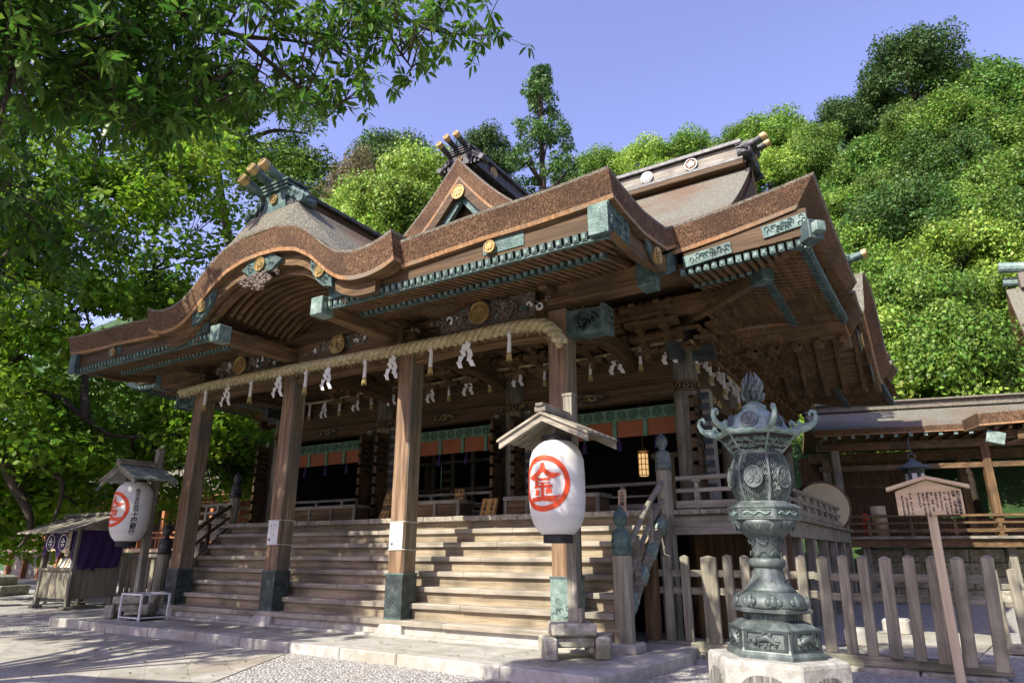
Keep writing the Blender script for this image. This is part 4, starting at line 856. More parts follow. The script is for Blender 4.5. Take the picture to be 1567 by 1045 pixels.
def tassel(loc, sc, label, group):
    t = thing('straw_tassel', loc, label, 'tassel', group); x, y, z = loc
    m1 = MB(); m1.tube([(x,y,z+.02),(x+.01,y,z-.12*sc),(x,y,z-.50*sc)], [.034*sc,.042*sc,.052*sc], 9); m1.add([(x-.06*sc,y-.05,z-.05*sc),(x+.10*sc,y-.06,z-.08*sc),(x+.06*sc,y-.06,z-.2*sc)], [(0,1,2)]); m1.build('paper_wrap', 'white', t)
    m2 = MB(); m2.tube([(x,y,z-.50*sc),(x,y,z-.64*sc)], [.048*sc,.062*sc], 10)
    for i in range(14): a = 2*math.pi*i/14; m2.tube([(x+.05*sc*math.cos(a),y+.05*sc*math.sin(a),z-.55*sc),(x+.066*sc*math.cos(a),y+.066*sc*math.sin(a),z-(.66+.03*(i%3))*sc)], [.014*sc,.006*sc], 4)
    m2.build('straw_brush', 'straw2', t)
ORD = ['first','second','third','fourth','fifth','sixth','seventh','eighth','ninth','tenth','eleventh','twelfth','thirteenth','fourteenth','fifteenth','sixteenth','seventeenth']
x1 = [-17.25,-16.25,-15.25,-14.12,-13.1,-12.3,-11.05,-10.17,-9.05,-8.06,-6.98]
it = ip = 0
for i, x in enumerate(x1):
    if i % 2 == 0: tassel((x,11.13,zr(x)-.12), .88, f'white wrapped straw tassel under the thick rope, {ORD[it]} from the left', 'tassels on the thick rope'); it += 1
    else: paper((x,11.13,zr(x)-.10), 1.1, f'folded white paper streamer under the thick rope, {ORD[ip]} from the left', 'streamers on the thick rope', 10+i); ip += 1
x2 = [-17.79,-17.06,-16.35,-15.57,-14.91,-14.04,-12.46,-11.79,-11.07,-10.32,-9.37,-8.52,-7.14,-6.37,-5.74,-4.98]
kinds = 'TPTPTPPTPTPTTPTP'; it = ip = 0
for i, x in enumerate(x2):
    z = 6.44+.05*math.cos(x*1.28)
    if kinds[i] == 'T': tassel((x,15.42,z), .85, f'straw tassel hung in the shade on the thin front rope, {ORD[it]} from the left', 'tassels on the thin front rope'); it += 1
    else: paper((x,15.42,z), .98, f'paper streamer hung in the shade on the thin front rope, {ORD[ip]} from the left', 'streamers on the thin front rope', 40+i); ip += 1
it = ip = 0
for i, y in enumerate((15.8,16.35,16.9,17.5,18.1,18.8,19.5)):
    k = (y-15.5)/.9; z = 6.44-.5*(k/6)**1.5
    if i % 2 == 0: tassel((-4.44+.02*k,y,z), .95, f'straw tassel on the side rope behind the bronze lantern, {ORD[it]} from the corner', 'tassels on the side rope'); it += 1
    else: paper((-4.44+.02*k,y,z), 1.0, f'paper streamer on the side rope behind the bronze lantern, {ORD[ip]} from the corner', 'streamers on the side rope', 70+i); ip += 1
for x, z0, lab in ((-14.14,1.70,'white paper notice tied with string round the second porch post, in shade'),(-10.09,1.57,'white paper notice tied with string round the sunlit third porch post')):
    nt_ = thing('paper_notice', (x,11.47,z0), lab, 'notice', 'notices on the porch posts')
    m1 = MB(); m1.box(x-.19,x+.18,11.462,11.470,z0,z0+.57); m1.build('sheet', 'white', nt_)
    m2 = MB()
    for z in (z0+.58,z0-.005): m2.tube([(x-.23,11.465,z),(x+.23,11.465,z+.01),(x+.23,11.935,z-.005),(x-.23,11.935,z),(x-.23,11.465,z)], .007, 5)
    m2.build('string', 'white', nt_)
    m3 = MB(); fn = lambda u, v: (x+u, 11.459, z0+.52+v)
    vtext(m3, '御参拝', .038, lambda u, v: fn(u+.11, v-.03)); vtext(m3, '石段は足元にご注意', .036, lambda u, v: fn(u+.02, v)); vtext(m3, 'お進みください', .036, lambda u, v: fn(u-.08, v-.02)); m3.disc((x-.11,11.459,z0+.12),(0,1,0),.03,.004,10)
    m3.build('writing', 'ink', nt_)
def plaque(loc, wd, h, lean, rz, text, label, mtl='ochre', size=None):
    p = thing('floor_sign', loc, label, 'sign'); m_ = Matrix.Rotation(rz, 3, 'Z') @ Matrix.Rotation(lean, 3, 'X'); L0 = Vector(loc)
    m1 = MB(); m1.cbox(tuple(L0 + m_ @ Vector((0,0,h/2))), (wd,.03,h), 0, 0, m_); 
    m1.build('board', mtl, p, bevel=.004)
    m2 = MB()
    if mtl == 'ochre':
        for s in (-1,1): m2.cbox(tuple(L0 + m_ @ Vector((s*wd*.46,-.017,h/2))), (wd*.05,.01,h*.98), 0, 0, m_)
        for s in (.02,.98): m2.cbox(tuple(L0 + m_ @ Vector((0,-.017,h*s))), (wd*.95,.01,h*.03), 0, 0, m_)
    sz = size or h/len(text[0])*.9
    for i, col in enumerate(text):
        u0 = (-(len(text)-1)/2+i)*-1*(wd*.42)
        vtext(m2, col, sz, lambda u, v: tuple(L0 + m_ @ Vector((u+u0,-.022,h*.97+v))), step=h*.95/len(col), bold=sz*.02)
    m2.build('writing', 'ink', p)
    bk = MB(); bk.beam(tuple(L0 + m_ @ Vector((0,.03,h*.8))), (L0.x+.0, L0.y+.30, L0.z), .05, .03); bk.build('prop', 'grey_z', p)
plaque((-13.05,14.25,FZ+.01), .42, .88, R(-18), R(-8), ['土足禁止','靴を脱ぐ'], 'tilted ochre sign board beside the sunlit third porch post')
plaque((-9.55,14.2,FZ+.01), .46, .50, R(-25), R(8), ['土足禁止','土足禁止'], 'small tilted ochre sign board just left of the big white lantern')
plaque((-6.0,14.4,FZ+.01), .19, .50, R(-6), R(5), ['土足禁止'], 'narrow pale wooden sign with black brushed writing beside the right newel', 'newwood')
plaque((-10.95,14.9,FZ+.50), .32, .30, R(-8), R(0), ['参拝','奉納'], 'little ochre sign propped on the middle offering box')
def offering_box(x0, x1, lab):
    b = thing('offering_box', ((x0+x1)/2,14.75,FZ), lab, 'offering box', 'offering boxes on the landing')
    m1 = MB(); m1.box(x0+.05,x1-.05,14.45,15.05,FZ+.05,FZ+.40); m1.build('body', 'brown_x', b, bevel=.01)
    m2 = MB()
    for y in (14.39,15.05): m2.box(x0,x1,y,y+.07,FZ+.38,FZ+.48)
    for x in (x0,x1-.07): m2.box(x,x+.07,14.465,15.045,FZ+.38,FZ+.48)
    m2.build('rim', 'grey_x', b, bevel=.008)
    m3 = MB()
    for i in range(int((x1-x0)/.12)): m3.box(x0+.09+.12*i,x0+.13+.12*i,14.465,15.045,FZ+.42,FZ+.46)
    m3.build('grille', 'grey_y', b)
    n = max(2, round((x1-x0)/.9))
    for i in range(n+1):
        x = x0+.06+(x1-x0-.12)*i/n; m4 = MB(); m4.box(x-.05,x+.05,14.40,14.45,FZ+.003,FZ+.38); m4.build('leg', 'grey_z', b, bevel=.006)
offering_box(-17.2,-14.3,'long offering box with a slatted top behind the second porch post'); offering_box(-13.0,-10.55,'offering box with a slatted top right of the sunlit porch post')
offering_box(-9.2,-8.2+.4,'offering box with a slatted top half hidden by the big white lantern'); offering_box(-7.6,-6.55,'short offering box right of the big white lantern')
il = thing('paper_lantern', (-7.17,19,3.68), 'glowing amber paper lantern in a square frame hanging in the dark hall', 'lantern')
m1 = MB(); m1.lathe([(.13,3.68),(.15,3.75),(.15,4.3),(.13,4.36)], 8, (-7.17,19,0)); m1.build('shade', 'lamp', il)
m1 = MB()
for i in range(8): a = 2*math.pi*i/8; m1.beam((-7.17+.155*math.cos(a),19+.155*math.sin(a),3.68),(-7.17+.155*math.cos(a),19+.155*math.sin(a),4.36),.02,.02)
for z in (3.7,3.86,4.02,4.18,4.34): m1.ring((-7.17,19,z),(0,0,1),.155,.012,8,0,4)
m1.tube([(-7.17,19,4.36),(-7.17,19,6.3)],.012,5); m1.lathe([(.19,4.40),(.02,4.55)],8,(-7.17,19,0)); m1.build('frame', 'ggold', il)

# ================================================================== BIG PAPER LANTERNS
CAPP = [(0,.72),(.06,.72),(.09,.60),(.10,.53),(.28,.38),(.46,.33),(.68,.34),(.60,.24),(.42,.14),(.28,.16),(.12,.28),(0,.40),(-.12,.28),(-.28,.14),(-.42,.10),(-.60,.16),(-.66,.24),(-.46,.30),(-.28,.38),(-.10,.53),(-.09,.60),(-.06,.72)]
KIN = [CAPP, [(-.34,.20),(-.18,.20),(-.18,-.10),(-.34,-.10)], [(-.18,.16),(.30,.16),(.30,.09),(-.18,.09)], [(-.18,.03),(.30,.03),(.30,-.03),(-.18,-.03)],
       [(-.38,-.10),(.38,-.06),(.36,-.16),(-.38,-.18)], [(-.07,-.03),(.07,-.03),(.07,-.50),(-.07,-.50)], [(-.30,-.22),(-.15,-.22),(-.11,-.42),(-.34,-.44)], [(.14,-.20),(.32,-.18),(.36,-.36),(.12,-.40)],
       [(-.50,-.50),(.0,-.47),(.50,-.46),(.66,-.42),(.44,-.68),(0,-.63),(-.46,-.66),(-.62,-.74)]]
def inside(p, poly):
    x, y = p; c = False; j = len(poly)-1
    for i in range(len(poly)):
        xi, yi = poly[i]; xj, yj = poly[j]
        if (yi > y) != (yj > y) and x < (xj-xi)*(y-yi)/(yj-yi)+xi: c = not c
        j = i
    return c
def raster(mb, test, fn, n=96, mi=0):
    st = 2.0/n
    for j in range(n):
        for i in range(n):
            u, v = -1+st*(i+.5), -1+st*(j+.5)
            if test((u, v)): mb.add([fn(u-st/2,v-st/2),fn(u+st/2,v-st/2),fn(u+st/2,v+st/2),fn(u-st/2,v+st/2)], [(0,1,2,3)], mi)
def kin_test(p):
    r = math.hypot(*p); return .81 < r < 1 or any(inside((p[0]/1.0, p[1]), q) for q in KIN)
def chochin(x, y, lean, label, text=True):
    t = thing('paper_lantern', (x,y,PZ), label, 'lantern', 'paper lanterns on posts')
    ly = y-.55; zb, zt, RR = 1.80, 3.36, .475; H_ = zt-zb
    prof = ramp([(0,.56),(.04,.70),(.10,.84),(.2,.96),(.35,1),(.65,1),(.80,.97),(.90,.86),(.96,.70),(1,.54)])
    rad = lambda z: RR*prof((z-zb)/H_)
    m1 = MB(); n = 76; m1.lathe([(rad(zb+H_*i/n)+.012*(i % 2), zb+H_*i/n) for i in range(n+1)], 64, (x,ly,0)); b = m1.build('paper_body', 'washi', t, smooth=True)
    m2 = MB(); m2.lathe([(.245,zb-.14),(.25,zb-.13),(.25,zb+.02),(.245,zb+.03)], 32, (x,ly,0)); m2.lathe([(.26,zt-.02),(.27,zt+.10),(.10,zt+.12)], 32, (x,ly,0)); m2.build('rim_ring', 'ink', t, smooth=False)
    def wrap(a0, s, zc, off=.0165): return lambda u, v: (x+(rad(zc+v*s)+off)*math.sin(a0+u*s/RR), ly-(rad(zc+v*s)+off)*math.cos(a0+u*s/RR), zc+v*s)
    m3 = MB(); raster(m3, kin_test, wrap(R(-2), .465, 2.62)); m3.build('red_emblem', 'red', b)
    if text:
        m4 = MB(); f = wrap(R(72), 1.0, 0); g = lambda top: (lambda u, v: f(u, top+v))
        vtext(m4, '株式会社', .118, g(3.17), step=.112, bold=.002); vtext(m4, '百十四銀行', .158, g(2.71), step=.150, bold=.004)
        m4.v = m4.v; m4.build('writing', 'ink', b)
    # post and little gabled roof
    m5 = MB(); m5.box(x-.09,x+.09,y-.09,y+.09,.40,4.30); m5.box(x-.105,x+.105,y-.105,y+.105,4.28,4.34); m5.box(x-.04,x+.04,ly-.1,y,zt+.14,zt+.24); m5.build('post', 'grey_z', t, bevel=.008)
    y0, y1 = y-1.10, y+.13
    for sg in (-1,1):
        m6 = MB()
        for i in range(10): a = y0+(y1-y0)*i/10; dz = .012*(i%2); m6.add([(x,a,3.83+dz),(x,a+(y1-y0)/10-.006,3.83+dz),(x+sg*.88,a+(y1-y0)/10-.006,3.415+dz),(x+sg*.88,a,3.415+dz),(x,a,3.785+dz),(x,a+(y1-y0)/10-.006,3.785+dz),(x+sg*.88,a+(y1-y0)/10-.006,3.37+dz),(x+sg*.88,a,3.37+dz)], [(0,1,2,3),(7,6,5,4),(3,2,6,7),(0,3,7,4),(1,5,6,2)])
        m6.build('roof_slope', 'tile' if text else 'grey_x', t)
        m7 = MB(); m7.plank([(x,y0+.02,3.79),(x+sg*.86,y0+.02,3.375)], (0,0,-.13), (0,.05,0)); m7.plank([(x,y0-.02,3.815),(x+sg*.885,y0-.02,3.395)], (0,0,-.04), (0,.06,0)); m7.build('roof_board', 'step_x' if not text else 'grey_x', t); m7 = MB(); m7.plank([(x,y1-.08,3.79),(x+sg*.86,y1-.08,3.375)], (0,0,-.13), (0,.05,0)); m7.build('roof_board', 'step_x' if not text else 'grey_x', t)
    m8 = MB(); m8.box(x-.11,x+.11,y0-.03,y-.11,3.81,3.90); m8.box(x-.075,x+.075,y0-.06,y-.11,3.90,3.96); m8.build('roof_ridge', 'grey_y', t, bevel=.01)
    # stone stand: two feet, an arched cross stone and a top block
    rz = R(38); Rm = Matrix.Rotation(rz, 3, 'Z'); c0 = Vector((x,y-.12,0))
    def rb(mb_, a0, a1, b0, b1, z0, z1):
        vs = [tuple(c0 + Rm @ Vector((a,b,0)) + Vector((0,0,z))) for z in (z0,z1) for a, b in ((a0,b0),(a1,b0),(a1,b1),(a0,b1))]
        mb_.add(vs, [(0,3,2,1),(4,5,6,7),(0,1,5,4),(1,2,6,5),(2,3,7,6),(3,0,4,7)])
    m9 = MB(); rb(m9,-.52,-.30,-.36,.36,PZ,.19); m9.build('stand_foot', 'stonem', t, bevel=.03)
    m9 = MB(); rb(m9,.34,.58,-.34,.34,PZ,.20); m9.build('stand_foot', 'stonem', t, bevel=.03)
    m9 = MB(); rb(m9,-.295,.335,-.22,.22,.03,.195); rb(m9,.24,.335,-.215,.215,-.06,.03); m9.build('stand_crosspiece', 'stonem', t, bevel=.02)
    m9 = MB(); rb(m9,-.38,.36,-.30,.30,.205,.40); m9.build('stand_block', 'stonem', t, bevel=.03)
    m9 = MB(); m9.tube([(x+.12,y-.05,.42),(x+.3,y-.15,.45),(x+.34,y+.02,.40),(x+.16,y+.05,.40)],.008,4); m9.box(x+.12,x+.2,y-.14,y-.02,.405,.62); m9.build('wire', 'grey_z', t)
    return t
t1 = chochin(-5.48, 10.86, 0, 'large white paper lantern with red ring emblem facing front, beside the right porch post', False)
t2 = chochin(-18.75, 10.95, 0, 'white paper lantern with black vertical writing on its side, beside the purple stall')

# ================================================================== BRONZE LANTERN
bl = thing('bronze_lantern', (-1.93,9.12,GZ), 'tall ornate blue-green bronze lantern with curled roof corners on a pale stone base', 'lantern')
bx, by = -1.93, 9.12; c0 = (bx,by,0)
def lp(name, prof, n, m='lant', smooth=False, par=bl, bevel=0.0, ph=0.0):
    mb = MB(); mb.lathe(prof, n, c0, 0, ph); return mb.build(name, m, par, smooth=smooth, bevel=bevel)
sb = lp('stone_base', [(1.12,GZ-.05),(1.12,-.22),(.98,-.20),(.98,.30),(.95,.33)], 6, 'stonew', bevel=.025)
mb = MB()
for k in range(6):
    a = R(30+60*k); n_ = Vector((math.cos(a),math.sin(a),0)); tdir = Vector((-n_.y,n_.x,0)); cc = Vector((bx,by,.02))+n_*(.98*math.cos(R(30))+.012)
    pts = [(u, .17*(1-(abs(u)/.36)**3)) for u in np.linspace(-.36,.36,17)]
    mb.prism(pts+[(.36,-.2),(-.36,-.2)], lambda p, q, d: tuple(cc+tdir*p+Vector((0,0,q))+n_*d), -.02, .004)
mb.build('base_relief', 'soot', sb)
hb = lp('hexagonal_foot', [(.69,.33),(.69,.37),(.655,.40),(.63,.44),(.62,.62),(.645,.64),(.645,.66)], 6)
mf = MB()
for k in range(6):
    mb = MB(); a = R(30+60*k); n_ = Vector((math.cos(a),math.sin(a),0)); tdir = Vector((-n_.y,n_.x,0)); cc = Vector((bx,by,.53))+n_*(.625*math.cos(R(30)))
    at = lambda u, v, d: tuple(cc + tdir*u + Vector((0,0,v)) + n_*d)
    for u0,u1,v0,v1 in ((-.29,.29,.085,.115),(-.29,.29,-.115,-.085),(-.29,-.24,-.085,.085),(.24,.29,-.085,.085)): mf.prism([(u0,v0),(u1,v0),(u1,v1),(u0,v1)], at, -.02, .022)
    for i in range(26):       # beast and peony relief
        u, v = RNG.normal(0,.085), RNG.normal(0,.030); r = RNG.uniform(.012,.032)
        mb.tube([at(u+r*math.cos(j*1.2)*(1-j/9), v+r*math.sin(j*1.2)*(1-j/9), .004+.004*j) for j in range(6)], [.014-.0015*j for j in range(6)], 5)
    mb.tube([at(-.12,-.03,.01),at(-.06,.02,.03),at(.02,.035,.035),(at(.09,.0,.03)),at(.15,-.055,.012)], [.02,.035,.038,.03,.012], 7); mb.tube([at(-.13,-.02,.02),at(-.17,-.0,.03)], [.035,.03], 8)
    for u in (-.08,.06): mb.tube([at(u,.0,.02),at(u-.02,-.07,.02)], [.018,.012], 6)
    mb.build('beast_relief', 'lant', hb, smooth=True)
mf.build('panel_frame', 'bdark', hb)
lp('stepped_plate', [(.60,.66),(.50,.72),(.42,.74),(.42,.80),(.44,.81),(.56,.825),(.57,.86),(.52,.875)], 6)
mb = MB()
for k in range(40): a = 2*math.pi*k/40; mb.cbox((bx+.375*math.cos(a),by+.375*math.sin(a),.77),(.02,.035,.04),0,a+math.pi/2)
mb.build('beaded_band', 'verd', bl)
pt = lp('petal_base', [(.50,.87),(.51,.90),(.49,.97),(.42,1.03),(.36,1.06)], 32, smooth=True)
for k in range(9):
    mb = MB(); a = 2*math.pi*k/9+.1
    for u, v, r in ((0,0,.072),(-.5,.02,.055),(.5,.02,.055),(0,.55,.05),(-.3,-.45,.04),(.3,-.45,.04)):
        aa = a+u*.28; zz = .945+v*.075; rr = .50-.3*max(0,zz-.945)
        mb.lathe([(r*.9,0),(r*.75,r*.3),(.008,r*.5)], 9, (0,0,0)); nv = 27
        base = len(mb.v)-nv; nrm = Vector((math.cos(aa),math.sin(aa),.35)).normalized(); q = Vector((0,0,1)).rotation_difference(nrm); o_ = Vector((bx+rr*math.cos(aa),by+rr*math.sin(aa),zz))
        for i in range(base,len(mb.v)): mb.v[i] = tuple(q @ Vector(mb.v[i]) + o_)
    mb.build('cloud_petal_relief', 'lant', pt, smooth=True)
lp('lower_stem', [(.38,1.05),(.33,1.10),(.27,1.16),(.225,1.24),(.21,1.31),(.215,1.34)], 28, smooth=True)
lp('stem_collar', [(.215,1.33),(.245,1.345),(.26,1.375),(.26,1.41),(.245,1.435),(.215,1.445)], 28, smooth=True)
st = lp('upper_stem', [(.205,1.44),(.20,1.50),(.205,1.58),(.225,1.66),(.27,1.71)], 28, smooth=True)
mb = MB()
for k in range(8):
    a = 2*math.pi*k/8
    for zc, s_ in ((1.46,1),(1.68,-1),(1.20,-1)):
        rr = .215 if zc != 1.20 else .255
        mb.tube([(bx+(rr+.012+(.02 if zc==1.68 else 0))*math.cos(a+t*.36),by+(rr+.012+(.02 if zc==1.68 else 0))*math.sin(a+t*.36),zc+s_*.07*(1-t*t)) for t in np.linspace(-1,1,9)], .008, 4)
mb.build('lappet_relief', 'lant', st, smooth=True)
bw = lp('bowl', [(.27,1.70),(.31,1.73),(.36,1.76),(.44,1.83),(.475,1.89)], 28, smooth=True)
mb = MB()
for k in range(16):
    a = 2*math.pi*k/16; mb.tube([(bx+(.40+.08*(1-t*t)*.0+.04*abs(t))*math.cos(a+t*.16)*1.03,by+(.40+.04*abs(t))*math.sin(a+t*.16)*1.03,1.78+.09*abs(t)) for t in np.linspace(-1,1,9)], .012, 4)
mb.build('petal_relief', 'lant', bw, smooth=True)
hp_ = lp('hexagonal_platform', [(.47,1.885),(.535,1.90),(.535,1.915),(.515,1.925),(.515,2.03),(.54,2.04),(.54,2.06),(.46,2.10),(.37,2.12)], 6)
mb = MB(); mf = MB()
for k in range(6):
    a = R(30+60*k); n_ = Vector((math.cos(a),math.sin(a),0)); tdir = Vector((-n_.y,n_.x,0)); cc = Vector((bx,by,1.977))+n_*(.517*math.cos(R(30)))
    at = lambda u, v, d: tuple(cc + tdir*u + Vector((0,0,v)) + n_*d)
    for u0,u1,v0,v1 in ((-.255,.255,.035,.052),(-.255,.255,-.052,-.035),(-.255,-.225,-.035,.035),(.225,.255,-.035,.035)): mf.prism([(u0,v0),(u1,v0),(u1,v1),(u0,v1)], at, -.02, .012)
    mb.tube([at(.19*t,.018*math.sin(7*t),.008) for t in np.linspace(-1,1,15)], .014, 6)
    for i in range(12): u, v = RNG.uniform(-.19,.19), RNG.uniform(-.02,.02); mb.tube([at(u+.012*math.cos(j*1.3),v+.012*math.sin(j*1.3),.006) for j in range(5)], .006, 4)
mb.build('dragon_relief', 'verdp', hp_, smooth=True); mf.build('panel_frame', 'lant', hp_)
# lattice fire box: ribs, fretwork strips and crest discs over a dark core
gp = ramp([(2.10,.31),(2.16,.34),(2.26,.395),(2.42,.425),(2.58,.405),(2.68,.36),(2.74,.32)])
fb = lp('fire_box', [(gp(z)-.035,z) for z in np.linspace(2.10,2.74,14)], 28, 'black', smooth=True)
lt = MB()
def gpt(a, z, d=0.0): return (bx+(gp(z)+d)*math.cos(a), by+(gp(z)+d)*math.sin(a), z)
cw = R(60)
for k in range(6):
    a0 = R(60*k)
    nU, nV = 13, 13      # fretwork of broken diagonals
    for i in range(nU):
        for j in range(nV):
            t = (i+2*j) % 5; u, v = (i+.5)/nU, (j+.5)/nV
            zz = lambda q: 2.13+.58*q; aa = lambda q: a0+cw*q; h = .5/nU*1.15
            d1 = ((u-h,v-h),(u+h,v+h)); d2 = ((u-h,v+h),(u+h,v-h))
            for d in ((d1,) if t in (0,1) else (d2,) if t in (2,3) else (d1,d2)):
                lt.tube([gpt(aa(min(1,max(0,p[0]))), zz(min(1,max(0,p[1]))), 0) for p in d], .0085, 4, cap=False)
lt.build('fretwork', 'lant', fb)
rb_ = MB()
for k in range(6):
    a = R(60*k); rb_.tube([gpt(a, z, .012) for z in np.linspace(2.10,2.74,13)], .024, 7)
rb_.build('rib', 'lant', fb, smooth=True)
rg = MB(); rg.lathe([(.36,2.08),(.385,2.10),(.37,2.13)],28,c0); rg.lathe([(.34,2.70),(.37,2.73),(.35,2.76)],28,c0); rg.build('rim_band', 'lant', fb, smooth=True)
def trefoil(name, c, n_, r, par, m='verdp'):
    mb = MB(); n_ = Vector(n_).normalized(); c = Vector(c); a = Vector((0,0,1)).cross(n_).normalized(); b = n_.cross(a)
    mb.disc(c, n_, r, .03, 22); mb.ring(c+n_*.018, n_, r*.96, r*.09, 24)
    for k in range(3):
        t = R(90+120*k); cc = c+n_*.018+(a*math.cos(t)+b*math.sin(t))*r*.43; mb.disc(cc, n_, r*.36, .02, 12); mb.tube([c+n_*.03, cc+n_*.015+(a*math.cos(t)+b*math.sin(t))*r*.3], r*.05, 5)
        mb.ring(cc+n_*.008, n_, r*.34, r*.045, 12, 0, 4)
    return mb.build(name, m, par, smooth=False)
for k in range(6):
    a = R(30+60*k); trefoil('crest_disc', gpt(a,2.42,.012), (math.cos(a),math.sin(a),0), .135, fb, 'lant')
fz = lp('frieze_backing', [(.345,2.75),(.40,2.80),(.52,2.93),(.56,2.96)], 6, 'black')
mb = MB()
for k in range(6):
    a0 = R(60*k)
    for i in range(15):
        u = (i+.5)/15; q = .37+.17*RNG.random(); r = .025
        for j in range(3):
            v = .12+.3*j + RNG.uniform(-.06,.06); zc = 2.755+.195*v; rc = (.352+.205*v)
            p0 = Vector((bx+rc*math.cos(a0),by+rc*math.sin(a0),zc)); p1 = Vector((bx+rc*math.cos(a0+cw),by+rc*math.sin(a0+cw),zc)); cc = p0.lerp(p1,u); dd = (p1-p0).normalized(); ph = RNG.uniform(0,6)
            mb.tube([cc+dd*(.03*math.cos(ph+s_*.9)*(1-s_/12))+Vector((0,0,.03*math.sin(ph+s_*.9)*(1-s_/12))) for s_ in range(7)], .0095, 4)
for k in range(6): mb.tube([(bx+r*math.cos(R(60*k)),by+r*math.sin(R(60*k)),z) for r, z in ((.35,2.75),(.41,2.80),(.53,2.93),(.57,2.965))], .018, 6)
mb.build('pierced_frieze', 'verdp', fz, smooth=True)
rf = MB(); n = 36; rings = []
def hexr(a): a = (a % (math.pi/3)) - math.pi/6; return math.cos(math.pi/6)/math.cos(a)
for zz, rc, hx in ((2.955,.58,1),(2.965,.66,1),(2.995,.68,1),(3.01,.63,1),(3.05,.49,.8),(3.10,.43,.7),(3.20,.385,.6),(3.26,.32,.5),(3.29,.22,.4),(3.30,.19,.4)):
    rings.append([(bx+rc*(hexr(2*math.pi*j/n)*hx+1-hx)*math.cos(2*math.pi*j/n), by+rc*(hexr(2*math.pi*j/n)*hx+1-hx)*math.sin(2*math.pi*j/n), zz+(.05*max(0,(hexr(2*math.pi*j/n)-.93)/.07) if rc > .6 else 0)) for j in range(n)])
rf.add([p for r in rings for p in r], [(i*n+j,i*n+(j+1)%n,(i+1)*n+(j+1)%n,(i+1)*n+j) for i in range(len(rings)-1) for j in range(n)]); rfo = rf.build('lantern_roof', 'verdp', bl)
for k in range(6):
    a = R(60*k); rad_ = Vector((math.cos(a),math.sin(a),0)); o_ = Vector((bx,by,0))
    prof_ = [(.60,3.03),(.68,3.04),(.76,3.06),(.83,3.11),(.865,3.18),(.85,3.245),(.80,3.26),(.77,3.225),(.79,3.195)]
    hk = MB(); hk.tube([o_+rad_*r+Vector((0,0,z)) for r, z in prof_], [.05,.048,.042,.038,.034,.03,.027,.024,.02], 8)
    for i in range(9): r = RNG.uniform(.60,.78); hk.tube([o_+rad_*(r+.03*math.cos(j))+Vector((RNG.uniform(-.03,.03),RNG.uniform(-.03,.03),3.07+.035*math.sin(j))) for j in range(5)], .014, 5)
    hk.tube([o_+rad_*.66+Vector((0,0,3.07)),o_+rad_*.62+Vector((0,0,3.13)),o_+rad_*.58+Vector((0,0,3.12))],[.03,.022,.014],6); hk.build('corner_scroll', 'verdp', rfo, smooth=True)
    a = R(30+60*k); trefoil('roof_crest', (bx+.385*math.cos(a),by+.385*math.sin(a),3.15), (math.cos(a),math.sin(a),.35), .115, rfo, 'lant')
fi = lp('finial_base', [(.24,3.28),(.23,3.31),(.19,3.33),(.19,3.38),(.15,3.40),(.10,3.43),(.10,3.46)], 16, 'verdp')
mb = MB()
for k in range(10):
    a = 2*math.pi*k/10; mb.tube([(bx+r*math.cos(a),by+r*math.sin(a),z) for r, z in ((.08,3.46),(.15,3.49),(.175,3.54),(.15,3.57))], [.035,.03,.022,.008], 6)
mb.build('lotus_petals', 'lant', fi, smooth=True)
mb = MB(); mb.lathe([(.05,3.47),(.115,3.55),(.125,3.62),(.10,3.69),(.06,3.74),(.02,3.78)],14,c0)
for ring_, m_ in ((8,.60),(8,.66),(6,.72)):
    for k in range(ring_):
        a = 2*math.pi*k/ring_+m_*5; r0 = {.60:.115,.66:.10,.72:.05}[m_]; z0 = 3.0+m_
        mb.tube([(bx+r*math.cos(a+dz_),by+r*math.sin(a+dz_),z) for r, z, dz_ in ((r0,z0-.03,0),(r0+.04,z0+.03,.1),(r0+.035,z0+.08,.25),(r0+.005,z0+.14,.2))], [.03,.028,.018,.003], 6)
mb.build('flaming_jewel', 'lant', fi, smooth=True)
bl.scale = (.84,.84,1); rfo.scale = (1.04,1.04,1)
bl.rotation_euler = Matrix.Rotation(R(1.4), 3, Vector((-.53,.85,0))).to_euler()

# ================================================================== FENCES
def picket(mb, x, y, wd, z0, z1, th=.10):
    mb.box(x-wd/2,x+wd/2,y-th/2,y+th/2,z0,z1-.03); mb.add([(x-wd/2,y-th/2,z1-.03),(x+wd/2,y-th/2,z1-.03),(x+wd/2,y+th/2,z1-.03),(x-wd/2,y+th/2,z1-.03),(x,y-.01,z1+.012),(x,y+.01,z1+.012)], [(0,1,4),(1,2,5,4),(2,3,5),(3,0,4,5)])
fn = thing('picket_fence', (-2.4,13.45,GZ), 'weathered wooden picket fence behind the bronze lantern with wide square pickets', 'fence')
for i, x in enumerate((-5.04,-4.71,-4.35,-3.88,-3.52,-3.2,-2.88,-2.54,-2.23,-1.87,-1.54,-1.23,-.89,-.55,-.23,.09,.46)):
    mb = MB(); wd = .30 if i in (0,3) else .165 + .02*(i % 3 == 0); y = 13.45-.012*(i)*max(0,i-8)*.6
    picket(mb, x, y-(.06 if i in (0,16) else 0), wd if i else .27, -.10, 1.45+.012*((i*5)%3), .20 if i in (0,16) else .10)
    ln = .075*max(0,(x+3.2)/3.6)
    mb.v = [(a+ln*(c+.1)/1.55,b,c) for a,b,c in mb.v]; mb.build('picket', 'brown_z' if i == 0 else 'fence_z', fn, bevel=.012)
for z in (1.06,.74):
    mb = MB(); mb.box(-5.05,-2.0,13.50,13.60,z,z+.13); mb.box(-1.999,.46,13.40,13.50,z-.02,z+.11); mb.build('fence_rail', 'fence_x', fn, bevel=.01)
